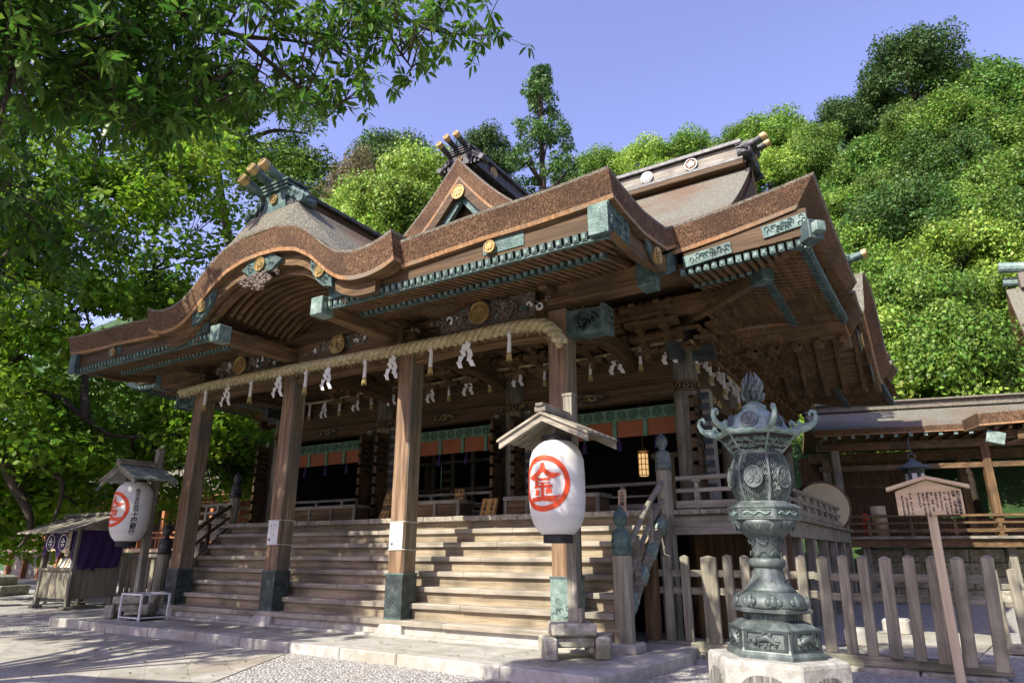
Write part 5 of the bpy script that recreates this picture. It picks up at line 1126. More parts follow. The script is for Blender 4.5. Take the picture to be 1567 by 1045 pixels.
for x0, x1, yy in ((-5.15,-2.05,13.45),(-2.04,.62,13.30)):
    mb = MB(); mb.box(x0,x1,yy-.14,yy+.14,-.26,-.095); mb.build('fence_sill', 'fence_x', fn, bevel=.015)
mb = MB()
for i in range(5): mb.box(-5.1+1.13*i,-4.0+1.13*i,13.0,13.7,GZ-.05,-.265+.01*(i%2))
mb.build('fence_kerb', 'stonem', fn, bevel=.02)
f2 = thing('picket_fence', (2.5,17.2,GZ), 'pale sunlit picket fence farther back beyond the notice board', 'fence')
for i in range(16):
    x = .75+.33*i; y = 16.6+.14*i; mb = MB(); picket(mb, x, y, .17, -.15, 1.22); mb.build('picket', 'fence_z', f2, bevel=.01)
for z in (.88,.56):
    mb = MB(); mb.beam((.6,16.62,z),(5.9,18.85,z),.09,.11); mb.build('fence_rail', 'fence_x', f2, bevel=.01)
mb = MB(); mb.beam((.6,16.53,-.22),(5.9,18.76,-.22),.24,.16); mb.build('fence_sill', 'fence_x', f2, bevel=.01)
f3 = thing('slat_fence', (-22.6,14.3,GZ), 'dark fence of tall vertical boards between the purple stall and the left newel', 'fence')
for i in range(17):
    x = -25.6+.36*i; mb = MB(); mb.box(x-.12,x+.12,14.27,14.33,GZ,1.34); mb.build('fence_board', 'fence_z', f3, bevel=.008)
mb = MB(); mb.box(-25.8,-19.5,14.18,14.42,1.345,1.46); mb.build('top_rail', 'grey_x', f3, bevel=.01); mb = MB(); mb.box(-25.8,-19.5,14.34,14.42,.3,.42); mb.build('cross_rail', 'grey_x', f3)
# ================================================================== NOTICE BOARD
nb = thing('notice_board', (-.07,12.5,GZ), 'small roofed wooden notice board with columns of black writing on a slanting pole', 'notice board')
mb = MB(); mb.beam((-.075,12.55,GZ-.1),(-.05,12.55,2.15),.15,.13); mb.build('pole', 'newwood_z', nb, bevel=.01)
mb = MB(); mb.prism([(-.50,2.07),(.39,2.07),(.39,2.44),(-.055,2.60),(-.50,2.44)], lambda a, b, d: (a,d,b), 12.42, 12.47); mb.build('board', 'newwood', nb, bevel=.004)
for sg in (-1,1):
    mb = MB(); mb.plank([(-.055,12.34,2.665),(-.055+sg*.56,12.34,2.50)], (0,0,-.055), (0,.22,0)); mb.build('board_roof', 'newwood', nb, bevel=.006)
mb = MB()
cols = [('金刀比羅宮本宮',.052,.052),('祭神　大物主神',.050,.050),('のちに崇徳天皇を合せ祀',.033,.034),('る　社殿　大社関棟造',.033,.034),('明治十一年の改築',.033,.036),('全輪造りである',.033,.036),('農業・殖産・医薬',.033,.038),('海上守護の神として崇敬',.033,.034),('全国から御帳と崇を集め',.033,.034),('神徳を仰がる',.033,.038),('',.03,.03),('眺望地　海抜二五一米',.032,.034),('　　瀬戸内海国立公園',.032,.034),('　象頭山名勝天然記念物',.032,.033)]
for i, (t_, sz, stp) in enumerate(cols): vtext(mb, t_, sz, lambda u, v: (.335-.0575*i+u, 12.412, 2.425-(.012 if i > 1 else 0)+v), step=stp, bold=sz*.03)
mb.build('writing', 'ink', nb)
# ================================================================== CORRIDOR (covered gallery) at the right
cr = thing('covered_corridor', (0,30.5,GZ), 'roofed open corridor on stilts with railings beyond the notice board', 'corridor')
A0 = Vector((-3.6,29.55,0)); U = Vector((7.5,1.9,0)).normalized(); V = Vector((-U.y,U.x,0))
cb = lambda u, v, z: tuple(A0+U*u+V*v+Vector((0,0,z)))
def cbox(mb, u0, u1, v0, v1, z0, z1, mi=0):
    mb.add([cb(u,v,z) for z in (z0,z1) for u,v in ((u0,v0),(u1,v0),(u1,v1),(u0,v1))], [(0,3,2,1),(4,5,6,7),(0,1,5,4),(1,2,6,5),(2,3,7,6),(3,0,4,7)], mi)
mb = MB()
rows = [[cb(-.2+12*i/16, v, z) for i in range(17)] for v, z in ((-1.0,6.15),(-.3,6.42),(.6,6.85),(1.6,7.32))]
mb.slab(rows, .26, lambda p: (0,.03,0), 'lrf'); rows = [[cb(-.2+12*i/16, v, z) for i in range(17)][::-1] for v, z in ((4.2,6.15),(3.5,6.42),(2.6,6.85),(1.6,7.32))]
mb.slab(rows, .26, lambda p: (0,-.03,0), 'lrf'); mb.build('corridor_roof', ROOF, cr)
mb = MB(); cbox(mb,-.3,12,1.25,1.95,7.24,7.52); cbox(mb,-.35,12,1.1,2.1,7.52,7.60); mb.build('roof_ridge', 'lip', cr, bevel=.02)
for i in range(24):
    mb = MB(); u = .1+.5*i; cbox(mb,u,u+.11,-.9,.6,5.78,5.90,0); cbox(mb,u-.008,u+.118,-.915,-.80,5.77,5.91,1); mb.build('rafter', ['brown_y','verdp'], cr)
mb = MB(); cbox(mb,-.1,12,-.03,.23,5.42,5.72); cbox(mb,-.1,12,.02,.18,4.62,4.82); cbox(mb,-.1,12,3.0,3.2,5.3,5.7); mb.build('corridor_beam', 'brown_x', cr, bevel=.01)
for u in (.55,5.75,11):
    for v in (.1,3.1): mb = MB(); cbox(mb,u-.14,u+.14,v-.14,v+.14,GZ if v > 1 else 2.1,5.45); mb.build('corridor_post', 'grey_z' if u < 1 else 'brown_z', cr, bevel=.012)
for u in (1.2,2.6,6.0,8.6): mb = MB(); cbox(mb,u-.13,u+.13,.2,.46,GZ,2.1); mb.build('stilt', 'grey_z', cr)
mb = MB(); cbox(mb,-.5,12,-.25,3.6,2.02,2.12); mb.build('corridor_floor', 'grey_x', cr); mb = MB(); cbox(mb,-.5,12,-.12,.1,1.72,2.015); mb.build('floor_beam', 'brown_x', cr)
mb = MB()
for z, h in ((2.86,.09),(2.60,.08),(2.32,.13)): cbox(mb,.4,12,-.12,-.02,z-h/2,z+h/2)
for i in range(8): cbox(mb,1.3+1.45*i,1.42+1.45*i,-.125,-.015,2.12,2.75)
mb.build('corridor_railing', 'brown_x', cr, bevel=.006)
mb = MB(); cbox(mb,-.5,4.2,3.3,3.4,2.1,5.6); cbox(mb,4.2,12,3.3,3.4,2.1,2.9); mb.build('back_wall', 'dark_z', cr)
mb = MB()
for i in range(6): cbox(mb,1.5+.45*i,1.52+.45*i,3.27,3.295,2.2,4.2)
cbox(mb,1.3,4.0,3.26,3.298,4.2,4.35); mb.build('wall_batten', 'brown_z', cr)
dr = thing('big_drum', (-3.35,27.6,FZ), 'large old drum with a pale hide standing at the corner of the veranda', 'drum')
dd = Vector((.25,-1,0)).normalized(); dc = Vector((-3.6,27.6,3.08))
mb = MB(); mb.tube([dc-dd*.65,dc-dd*.3,dc+dd*.3,dc+dd*.65],[.88,1.0,1.0,.88],36); mb.build('drum_body','brown_y',dr,smooth=True)
mb = MB(); mb.tube([dc+dd*.60,dc+dd*.66],.885,36); mb.build('drum_head','drumskin',dr); mb = MB(); mb.ring(dc+dd*.62,dd,.90,.05,36); mb.build('drum_rim','brown_x',dr,smooth=True)
mb = MB(); mb.box(-4.2,-3.0,27.2,28.0,FZ,2.42); mb.box(-4.1,-3.9,27.3,27.9,2.42,2.6); mb.box(-3.3,-3.1,27.3,27.9,2.42,2.6); mb.build('drum_stand','brown_x',dr)
hl = thing('hanging_lantern', (-.4,28.2,4.3), 'small green metal lantern hanging by a chain above the notice board', 'lantern')
hx, hy = -.42, 28.2
mb = MB(); mb.tube([(hx-.02,hy+1.6,5.75),(hx-.02,hy+.1,5.4),(hx,hy,4.95)],.018,5); mb.ring((hx,hy,4.83),(0,1,0),.12,.02,16); mb.build('chain','lant',hl)
mb = MB(); mb.lathe([(.62,4.42),(.60,4.46),(.35,4.55),(.14,4.68),(.05,4.74),(.03,4.8)],6,(hx,hy,0)); mb.build('lantern_cap','lant',hl)
mb = MB(); mb.lathe([(.30,3.72),(.34,4.42)],6,(hx,hy,0)); mb.lathe([(.36,3.66),(.36,3.74)],6,(hx,hy,0)); lbx = mb.build('lantern_box','bdark',hl)
mb = MB()
for k in range(6): a = R(30+60*k); n_ = Vector((math.cos(a),math.sin(a),0)); mb.cbox(tuple(Vector((hx,hy,4.07))+n_*.289),(.16,.02,.32),0,a+math.pi/2)
mb.build('paper_pane','white',lbx)
ex = thing('fire_extinguisher', (-2.35,30.2,2.12), 'small red fire extinguisher on the corridor floor beside the drum', 'extinguisher')
mb = MB(); mb.lathe([(.13,2.12),(.13,2.85),(.08,2.95),(.05,3.0)],14,(-2.35,30.2,0)); mb.build('cylinder','red',ex,smooth=True); mb = MB(); mb.box(-2.42,-2.28,30.15,30.25,3.0,3.08); mb.tube([(-2.3,30.1,3.03),(-2.15,30.05,2.9),(-2.18,30.05,2.6)],.02,5); mb.build('valve','ink',ex)
mt = thing('rolled_mat', (-1.9,30.35,2.12), 'upright pale yellow rolled mat beside the red extinguisher on the corridor', 'mat')
mb = MB(); mb.lathe([(.27,2.12),(.27,3.25),(.24,3.27)],18,(-1.9,30.35,0)); mb.build('roll','newwood_z',mt,smooth=True); mb = MB(); mb.ring((-1.9,30.35,2.95),(0,0,1),.272,.012,18); mb.ring((-1.9,30.35,2.4),(0,0,1),.272,.012,18); mb.build('tie','straw',mt)
# stone wall below the corridor and blocks on the path
mb = MB()
for j in range(4):
    for i in range(14): mb.box(-3+1.15*i+.4*(j%2),-1.87+1.15*i+.4*(j%2),32.3-.02*((i*3+j)%3),33,GZ+.5*j,GZ+.5*j+.485)
tag(mb.build('stone_wall','stonem',bevel=.03,loc=(0,0,0)),'low wall of pale stone blocks in the shade under the corridor','wall')
sp = 0
for x, y, s, l in ((-1.75,16.4,.42,'squat pale stone block on the path just behind the picket fence'),(-1.2,19.2,.5,'pale stone block lying farther up the path behind the fence')):
    mb = MB(); mb.prism([(x-s*.6,y-s*.5),(x+s*.5,y-s*.55),(x+s*.6,y+s*.4),(x-s*.4,y+s*.5)], lambda a,b,d:(a,b,d), GZ, GZ+.36); tag(mb.build('stone_block','stone',bevel=.05,loc=(x,y,GZ)),l,'stone')
# side gate roof at the right edge and the hall up the slope
gt = thing('side_gate', (3.4,24,GZ), 'low brown bark-roofed gate wing jutting in at the right edge', 'gate')
mb = MB(); rows = [[(1.35+5*i/8-.05*k, 21+.9*k, 5.02+.10*k) for i in range(9)] for k in range(5)]
mb.slab(rows,.34,lambda p:(0,.03,0),'lrfb'); mb.build('gate_roof',ROOF,gt)
mb = MB(); mb.box(1.6,6,21.5,21.7,4.40,4.58); mb.beam((2.2,21.3,4.42),(2.2,25,4.8),.16,.2)
for i in range(14): mb.beam((1.7+.3*i,21.15,4.62),(1.7+.3*i,24.5,5.0),.08,.1)
mb.build('gate_beam','brown_x',gt); mb = MB(); mb.box(3.9,4.2,21.45,21.75,GZ,4.4); mb.build('gate_post','brown_z',gt)
mb = MB(); mb.prism([(1.42,4.30),(1.80,4.18),(1.88,4.46),(1.5,4.6)], lambda a,b,d:(a,d,b), 21.2,21.45); mb.build('beam_cap','verdp',gt)
uh = thing('upper_hall', (9,41,GZ), 'tall bark-roofed building partly seen at the far right edge against the trees', 'building')
mb = MB(); rows = [[(5.0+12*i/8, 35+1.5*k, 8.4+1.0*k+.14*k*k) for i in range(9)] for k in range(5)]; mb.slab(rows,.5,lambda p:(0,.1,0),'lrf'); rows = [[(5.0+12*i/8, 47-1.5*k, 8.4+1.0*k+.14*k*k) for i in range(9)][::-1] for k in range(5)]; mb.slab(rows,.5,lambda p:(0,-.1,0),'lrf'); mb.build('upper_roof',ROOF,uh)
mb = MB(); mb.box(5.6,17,40.5,41.5,14.5,15.3); mb.build('upper_ridge','lip',uh); mb = MB(); mb.tube([(6.5,41,15.6),(4.9,41,15.9)],.28,12); mb.tube([(6.5,41.5,15.0),(5.0,41.5,15.2)],.25,12); mb.build('ridge_tube','verdp',uh)
mb = MB(); mb.box(6,17,36.5,45.5,GZ,8.6); mb.add([(6.02,36.5,8.6),(6.02,45.5,8.6),(6.02,41,13.2)],[(0,1,2)]); mb.build('upper_wall','dark_z',uh)
# ================================================================== STALL with purple curtains, bench frame, side hall
sl = thing('charm_stall', (-26,13,GZ), 'small roofed wooden stall hung with purple crest curtains left of the porch', 'stall')
X0, X1, Y0, Y1 = -27.2, -25.1, 12.3, 13.75
for x in (X0,X1):
    for y in (Y0,Y1): mb = MB(); mb.box(x-.08,x+.08,y-.08,y+.08,GZ+.1,2.3); mb.box(x-.16,x+.16,y-.16,y+.16,GZ,GZ+.1); mb.build('stall_post','grey_z',sl,bevel=.01)
mb = MB()
for i in range(9): a = X0+.09+(X1-X0-.18)*i/9; mb.box(a,a+(X1-X0-.18)/9-.008,Y0-.03,Y0+.02,.02,.92)
for i in range(6): a = Y0+.09+(Y1-Y0-.18)*i/6; mb.box(X1-.02,X1+.03,a,a+(Y1-Y0-.18)/6-.008,.02,.92)
mb.build('front_panel','fence_z',sl); mb = MB(); mb.box(X0-.1,X1+.1,Y0-.12,Y0+.3,.925,.99); mb.box(X1-.25,X1+.12,Y0+.31,Y1,.925,.99); mb.build('counter','grey_x',sl)
mb = MB()
for i in range(12): a = X0-.75+(X1-X0+1.5)*i/12; e = a+(X1-X0+1.5)/12-.01; dz = .02*(i%2); mb.add([(a,Y0-.75,2.18+dz),(e,Y0-.75,2.18+dz),(e,Y0+.85,2.78+dz),(a,Y0+.85,2.78+dz),(a,Y0-.75,2.12+dz),(e,Y0-.75,2.12+dz),(e,Y0+.85,2.70+dz),(a,Y0+.85,2.70+dz)],[(0,1,2,3),(7,6,5,4),(0,4,5,1),(1,5,6,2),(3,7,4,0)]); mb.add([(a,Y1+.6,2.3+dz),(e,Y1+.6,2.3+dz),(e,Y0+.85,2.78+dz),(a,Y0+.85,2.78+dz)],[(0,3,2,1)])
mb.build('stall_roof','grey_y',sl); mb = MB(); mb.box(X0-.8,X1+.8,Y0+.72,Y0+.98,2.79,2.88); mb.build('stall_ridge','grey_x',sl)
def cloth(name, p, q, z1, zl, folds, par, off):
    mb = MB(); n = 40; p = Vector(p); q = Vector(q); d = (q-p).normalized(); nn = Vector((d.y,-d.x,0))
    for j in range(13):
        for i in range(n+1):
            t = i/n; zb = zl(t); z = z1+(zb-z1)*j/12; am = .03*(j/12)**.7
            c = p.lerp(q,t) + nn*(off+am*math.sin(folds*t*6.3+j*.35)+.03*math.sin(2.3*t*3)*(j/12)); mb.v.append((c.x,c.y,z))
    mb.f = [(j*(n+1)+i,j*(n+1)+i+1,(j+1)*(n+1)+i+1,(j+1)*(n+1)+i) for j in range(12) for i in range(n)]; mb.m = [0]*len(mb.f)
    return mb.build(name,'purple',par,smooth=True)
c1 = cloth('crest_curtain',(X0,Y0,0),(X1,Y0,0),2.22,lambda t: 1.25+.55*abs(math.sin(math.pi*(t*2)))**.6*(1 if .1<t<.95 else .6)-.1,3,sl,.10)
cloth('side_curtain',(X1,Y0,0),(X1,Y1,0),2.25,lambda t: 1.0-.12*math.sin(math.pi*t)+.05*t,4,sl,.10)
for x in (X0+.5,X0+1.35):
    m3 = MB(); vs, fs = glyphs('金',.40,.005); m3.add([(x+u*.8,Y0-.15,1.82+v) for u,v in vs],fs); m3.ring((x,Y0-.145,1.84),(0,1,0),.27,.015,24,0,4); m3.build('white_crest','white',c1)
m3 = MB(); m3.cbox((X1-.25,Y0-.19,1.85),(.2,.03,.9)); so = m3.build('hanging_sign','newwood_z',sl); m4 = MB(); vtext(m4,'お守り授与',.14,lambda u,v:(X1-.25+u,Y0-.208,2.27+v),step=.17,bold=.003); m4.build('writing','ink',so)
for i in range(4): m3 = MB(); m3.cbox((X0+.9+.26*i,Y0+.1,1.17),(.2,.03,.32),0,0,Matrix.Rotation(R(-20),3,'X')); m3.build('charm_card','white' if i%2 else 'newwood_z',sl)
wf = thing('white_frame_table', (-17.95,10.75,PZ), 'small white metal frame table standing at the lantern stone on the platform', 'table')
for x in (-18.4,-17.5):
    for y in (10.35,11.1): mb = MB(); mb.box(x-.022,x+.022,y-.022,y+.022,PZ,.46); mb.build('leg','wpaint',wf)
mb = MB()
for y in (10.35,11.1): mb.box(-18.42,-17.48,y-.02,y+.02,.463,.50); mb.box(-18.376,-17.524,y-.015,y+.015,PZ+.06,PZ+.09)
for x in (-18.4,-17.5): mb.box(x-.02,x+.02,10.372,11.078,.464,.499); mb.box(x-.015,x+.015,10.374,11.076,PZ+.06,PZ+.09)
mb.build('top_frame','wpaint',wf); mb = MB(); mb.box(-18.37,-17.53,10.38,11.07,PZ+.095,PZ+.11); mb.build('lower_shelf','ink',wf)
sh = thing('side_hall', (-42,27,GZ), 'long low bark-roofed hall with red-brown railings behind the purple stall', 'hall')
mb = MB(); rows = [[(-62+36*i/24, 24.2+1.6*k, 5.0+.55*k+.05*k*k) for i in range(25)] for k in range(4)]; mb.slab(rows,.32,lambda p:(0,.1,0),'lrf'); rows = [[(-62+36*i/24, 33.8-1.6*k, 5.0+.55*k+.05*k*k) for i in range(25)][::-1] for k in range(4)]; mb.slab(rows,.32,lambda p:(0,-.1,0),'lrf'); mb.build('side_roof',ROOF,sh)
mb = MB(); mb.box(-62,-26,28.6,29.4,6.75,7.25); mb.build('side_ridge','grey_x',sh)
for i in range(15): mb = MB(); x = -61+2.45*i; mb.box(x-.14,x+.14,25,25.28,GZ,4.75); mb.build('side_post','orange',sh)
mb = MB(); mb.box(-62,-26,24.6,33,1.55,1.75); mb.build('side_floor','newwood',sh); mb = MB(); mb.box(-62,-26,28,28.2,1.75,5.2); mb.build('side_wall','dark_z',sh)
mb = MB()
for z in (2.65,2.35,4.6,4.35): mb.box(-62,-26,24.72,24.82,z,z+.09)
for i in range(72): mb.box(-61.9+.5*i,-61.83+.5*i,24.74,24.80,1.75,2.65)
mb.build('side_railing','orange',sh); mb = MB(); mb.box(-62,-26,25.3,25.35,GZ,1.5); mb.build('side_skirting','grey_x',sh)
slan = thing('stone_lantern', (-37,14.5,GZ), 'old grey stone lantern base on steps at the far left edge', 'stone lantern')
for nm, pr in (('lower_step',[(1.7,GZ),(1.7,.1)]),('upper_step',[(1.2,.1),(1.2,.45),(1.0,.55)]),('shaft',[(.5,.55),(.4,.8),(.35,1.8),(.5,2.1)]),('fire_box',[(.7,2.1),(.7,2.3),(.45,2.35),(.45,2.9)]),('cap',[(1.0,2.9),(.95,3.0),(.4,3.4),(.15,3.5),(.2,3.7),(.02,3.9)])):
    mb = MB(); mb.lathe(pr,6,(-37,14.5,0)); mb.build(nm,'stonem',slan,bevel=.03)

# ================================================================== FOLIAGE
def np_mesh(name, V, F, mats, parent=None, loc=None):
    org = WP[parent.name] if parent else Vector(loc) if loc is not None else Vector((0,0,0))
    V = V - np.array(org)[None]; me = bpy.data.meshes.new(name); nv, nf, k = len(V), len(F), F.shape[1]
    me.vertices.add(nv); me.vertices.foreach_set('co', V.astype(np.float32).ravel())
    me.loops.add(nf*k); me.loops.foreach_set('vertex_index', F.astype(np.int32).ravel())
    me.polygons.add(nf); me.polygons.foreach_set('loop_start', np.arange(nf, dtype=np.int32)*k)
    me.update(calc_edges=True); me.validate()
    me.materials.append(M[mats]); o = bpy.data.objects.new(name, me); COL.objects.link(o)
    if parent: o.parent = parent
    else: o.location = org
    WP[o.name] = org; return o
def leaf_quads(Cc, Nn, sz, asp=.55, rg=RNG):
    n = len(Cc); Nn = Nn/np.linalg.norm(Nn,axis=1,keepdims=True); r = rg.normal(size=(n,3)); a = np.cross(Nn,r); a /= np.linalg.norm(a,axis=1,keepdims=True); b = np.cross(Nn,a)
    s = sz[:,None]; V = np.stack([Cc-a*s, Cc-b*s*asp, Cc+a*s, Cc+b*s*asp],1).reshape(-1,3)
    return V, np.arange(4*n).reshape(n,4)
def puff_leaves(puffs, per, size, rg, flat=.8, inner=.25, up=.5, rnd=.62):
    """leaf positions over the shells of many clumps; puffs rows = x y z r"""
    Cs, Ns = [], []
    for x, y, z, r in puffs:
        n = int(per*(r**2)); d = rg.normal(size=(n,3)); d /= np.linalg.norm(d,axis=1,keepdims=True)
        q = np.where(rg.random(n) < inner, rg.uniform(.3,.8,n), rg.uniform(.8,1.08,n)); lump = 1+.18*np.sin(d[:,0]*5+x)*np.sin(d[:,1]*6+y)+.12*np.sin(d[:,2]*9+z)
        Cs.append(np.array([x,y,z])+d*(r*q*lump)[:,None]*np.array([1,1,flat])); nn = d*.8+np.array([0,0,up])+rg.normal(size=(n,3))*rnd; Ns.append(nn)
    Cc = np.concatenate(Cs); Nn = np.concatenate(Ns); return Cc, Nn, size*rg.uniform(.5,1.45,len(Cc))
def crown_puffs(h, kind, rg):
    out = []
    if kind == 'pine':      # tall open conifer: irregular tiers with gaps
        for k in range(120):
            t = rg.uniform(.3,1)**.75; z = h*t; rad = (1-t)**.6*4.8+.35; a = rg.uniform(0,6.3); q = rg.uniform(.35,1)
            out.append((rad*q*math.cos(a),rad*q*math.sin(a),z,rg.uniform(.45,.95)*(1.15-.3*t)))
    elif kind == 'C':       # cypress: many small drooping clumps in a rounded cone
        for k in range(90):
            t = rg.uniform(.18,1); z = h*t-.3; rad = 3.9*(1-t**2.2)**.6; a = rg.uniform(0,6.3); q = rg.uniform(.6,1)
            out.append((rad*q*math.cos(a),rad*q*math.sin(a),z,rg.uniform(.6,1.05)))
    else:
        Rr = h*.46
        for k in range(64):
            d = rg.normal(size=3); d /= np.linalg.norm(d); 
            if d[2] < -.35: d[2] *= -1
            q = rg.uniform(.55,1.0); out.append((d[0]*Rr*q,d[1]*Rr*q,h*.58+d[2]*h*.40*q,rg.uniform(.75,1.45)*h/10))
    return out
def tree_proto(kind, var):
    rg = np.random.default_rng(100+var*7+sum(map(ord,kind))); h = 20 if kind == 'pine' else 10
    pf = crown_puffs(h, kind, rg); fl = {'C':1.15,'pine':.62}.get(kind,.8)
    Cc, Nn, sz = puff_leaves(pf, {'C':270,'pine':230}.get(kind,300), {'C':.13,'pine':.15}.get(kind,.12), rg, fl, .3, .45)
    V, F = leaf_quads(Cc, Nn, sz, .5 if kind in('C','pine') else .62, rg)
    tb = MB(); tb.tube([(0,0,-1.5),(0.1,0,h*.3),(-.05,.1,h*.6),(0,0,h*.92)],[h*.026,h*.021,h*.013,.03],8)
    for k in range(10): p = pf[rg.integers(len(pf))]; z0 = max(h*.15,p[2]-h*.16); tb.tube([(0,0,z0),(p[0]*.5,p[1]*.5,(z0+p[2])/2-.1),(p[0],p[1],p[2])],[h*.010,h*.007,.02],5)
    return V, F, tb
LF = {'L':'lfL','M':'lfM','D':'lfD','C':'lfC','G':'lfG','pine':'lfD'}
LOOK = {'L':('broadleaf_tree','bright yellow-green round broadleaf tree'),'M':('broadleaf_tree','mid green rounded broadleaf tree'),'D':('broadleaf_tree','dark green broadleaf tree'),'C':('cypress_tree','dense dark green cypress'),'G':('broadleaf_tree','golden-brown leafed tree'),'pine':('conifer_tree','tall open dark conifer')}
protos = {}
rows_ = {}
for i, t in enumerate(TREES):
    if t[0] > 2.0 and t[1] < 44: continue
    rows_.setdefault((t[5],t[4]),[]).append(i)
HAND = {0:'tall open dark conifer rising highest behind the middle of the roof',1:'dark green broadleaf tree just left of the tall conifer behind the gable',2:'dark green broadleaf tree on the skyline left of the triangular gable',3:'golden-brown leafed tree left of the dark tree on the left skyline',
        4:'bright yellow-green tree touching the left slope of the triangular gable',5:'bright yellow-green tree between the two roof gables, middle one of its clump',6:'bright yellow-green tree low behind the ridge of the curved gable',7:'golden-brown leafed tree at the left end of the skyline above the curved gable',8:'yellow-green tree mostly hidden behind the triangular gable',9:'dark green tree at the very top of the right hillside'}
TREES_ON = [i for i, t in enumerate(TREES) if not (t[0] > 2.0 and t[1] < 44)]
for i in TREES_ON:
    x, y, z, h, k, row = TREES[i]
    nm, look = LOOK[k]; var = i % 3 if k not in ('pine','G') else 0
    grp = rows_[(row,k)]; grp = sorted(grp, key=lambda j: TREES[j][0]/TREES[j][1]); o_ = grp.index(i)
    label = HAND.get(i) or (f"{look}, {ORD[o_]} of its colour from left in the hill's {row} row")
    if (k,var) not in protos:
        t = thing(nm, (0,0,0), label, 'tree', 'trees on the hill'); V, F, tb = tree_proto(k, var)
        np_mesh('crown', V, F, LF[k], t); tb.build('trunk', 'trunk', t, smooth=True); protos[(k,var)] = t
        t.location = (x,y,z)
    else:
        t = copy_tree(protos[(k,var)], (x,y,z)); t['label'] = label
    s = h/(20 if k == 'pine' else 10); t.scale = (s*.87*(1+.14*math.sin(i*3.1)),)*2 + (s*1.04,); t.rotation_euler = (0,0,i*2.399)
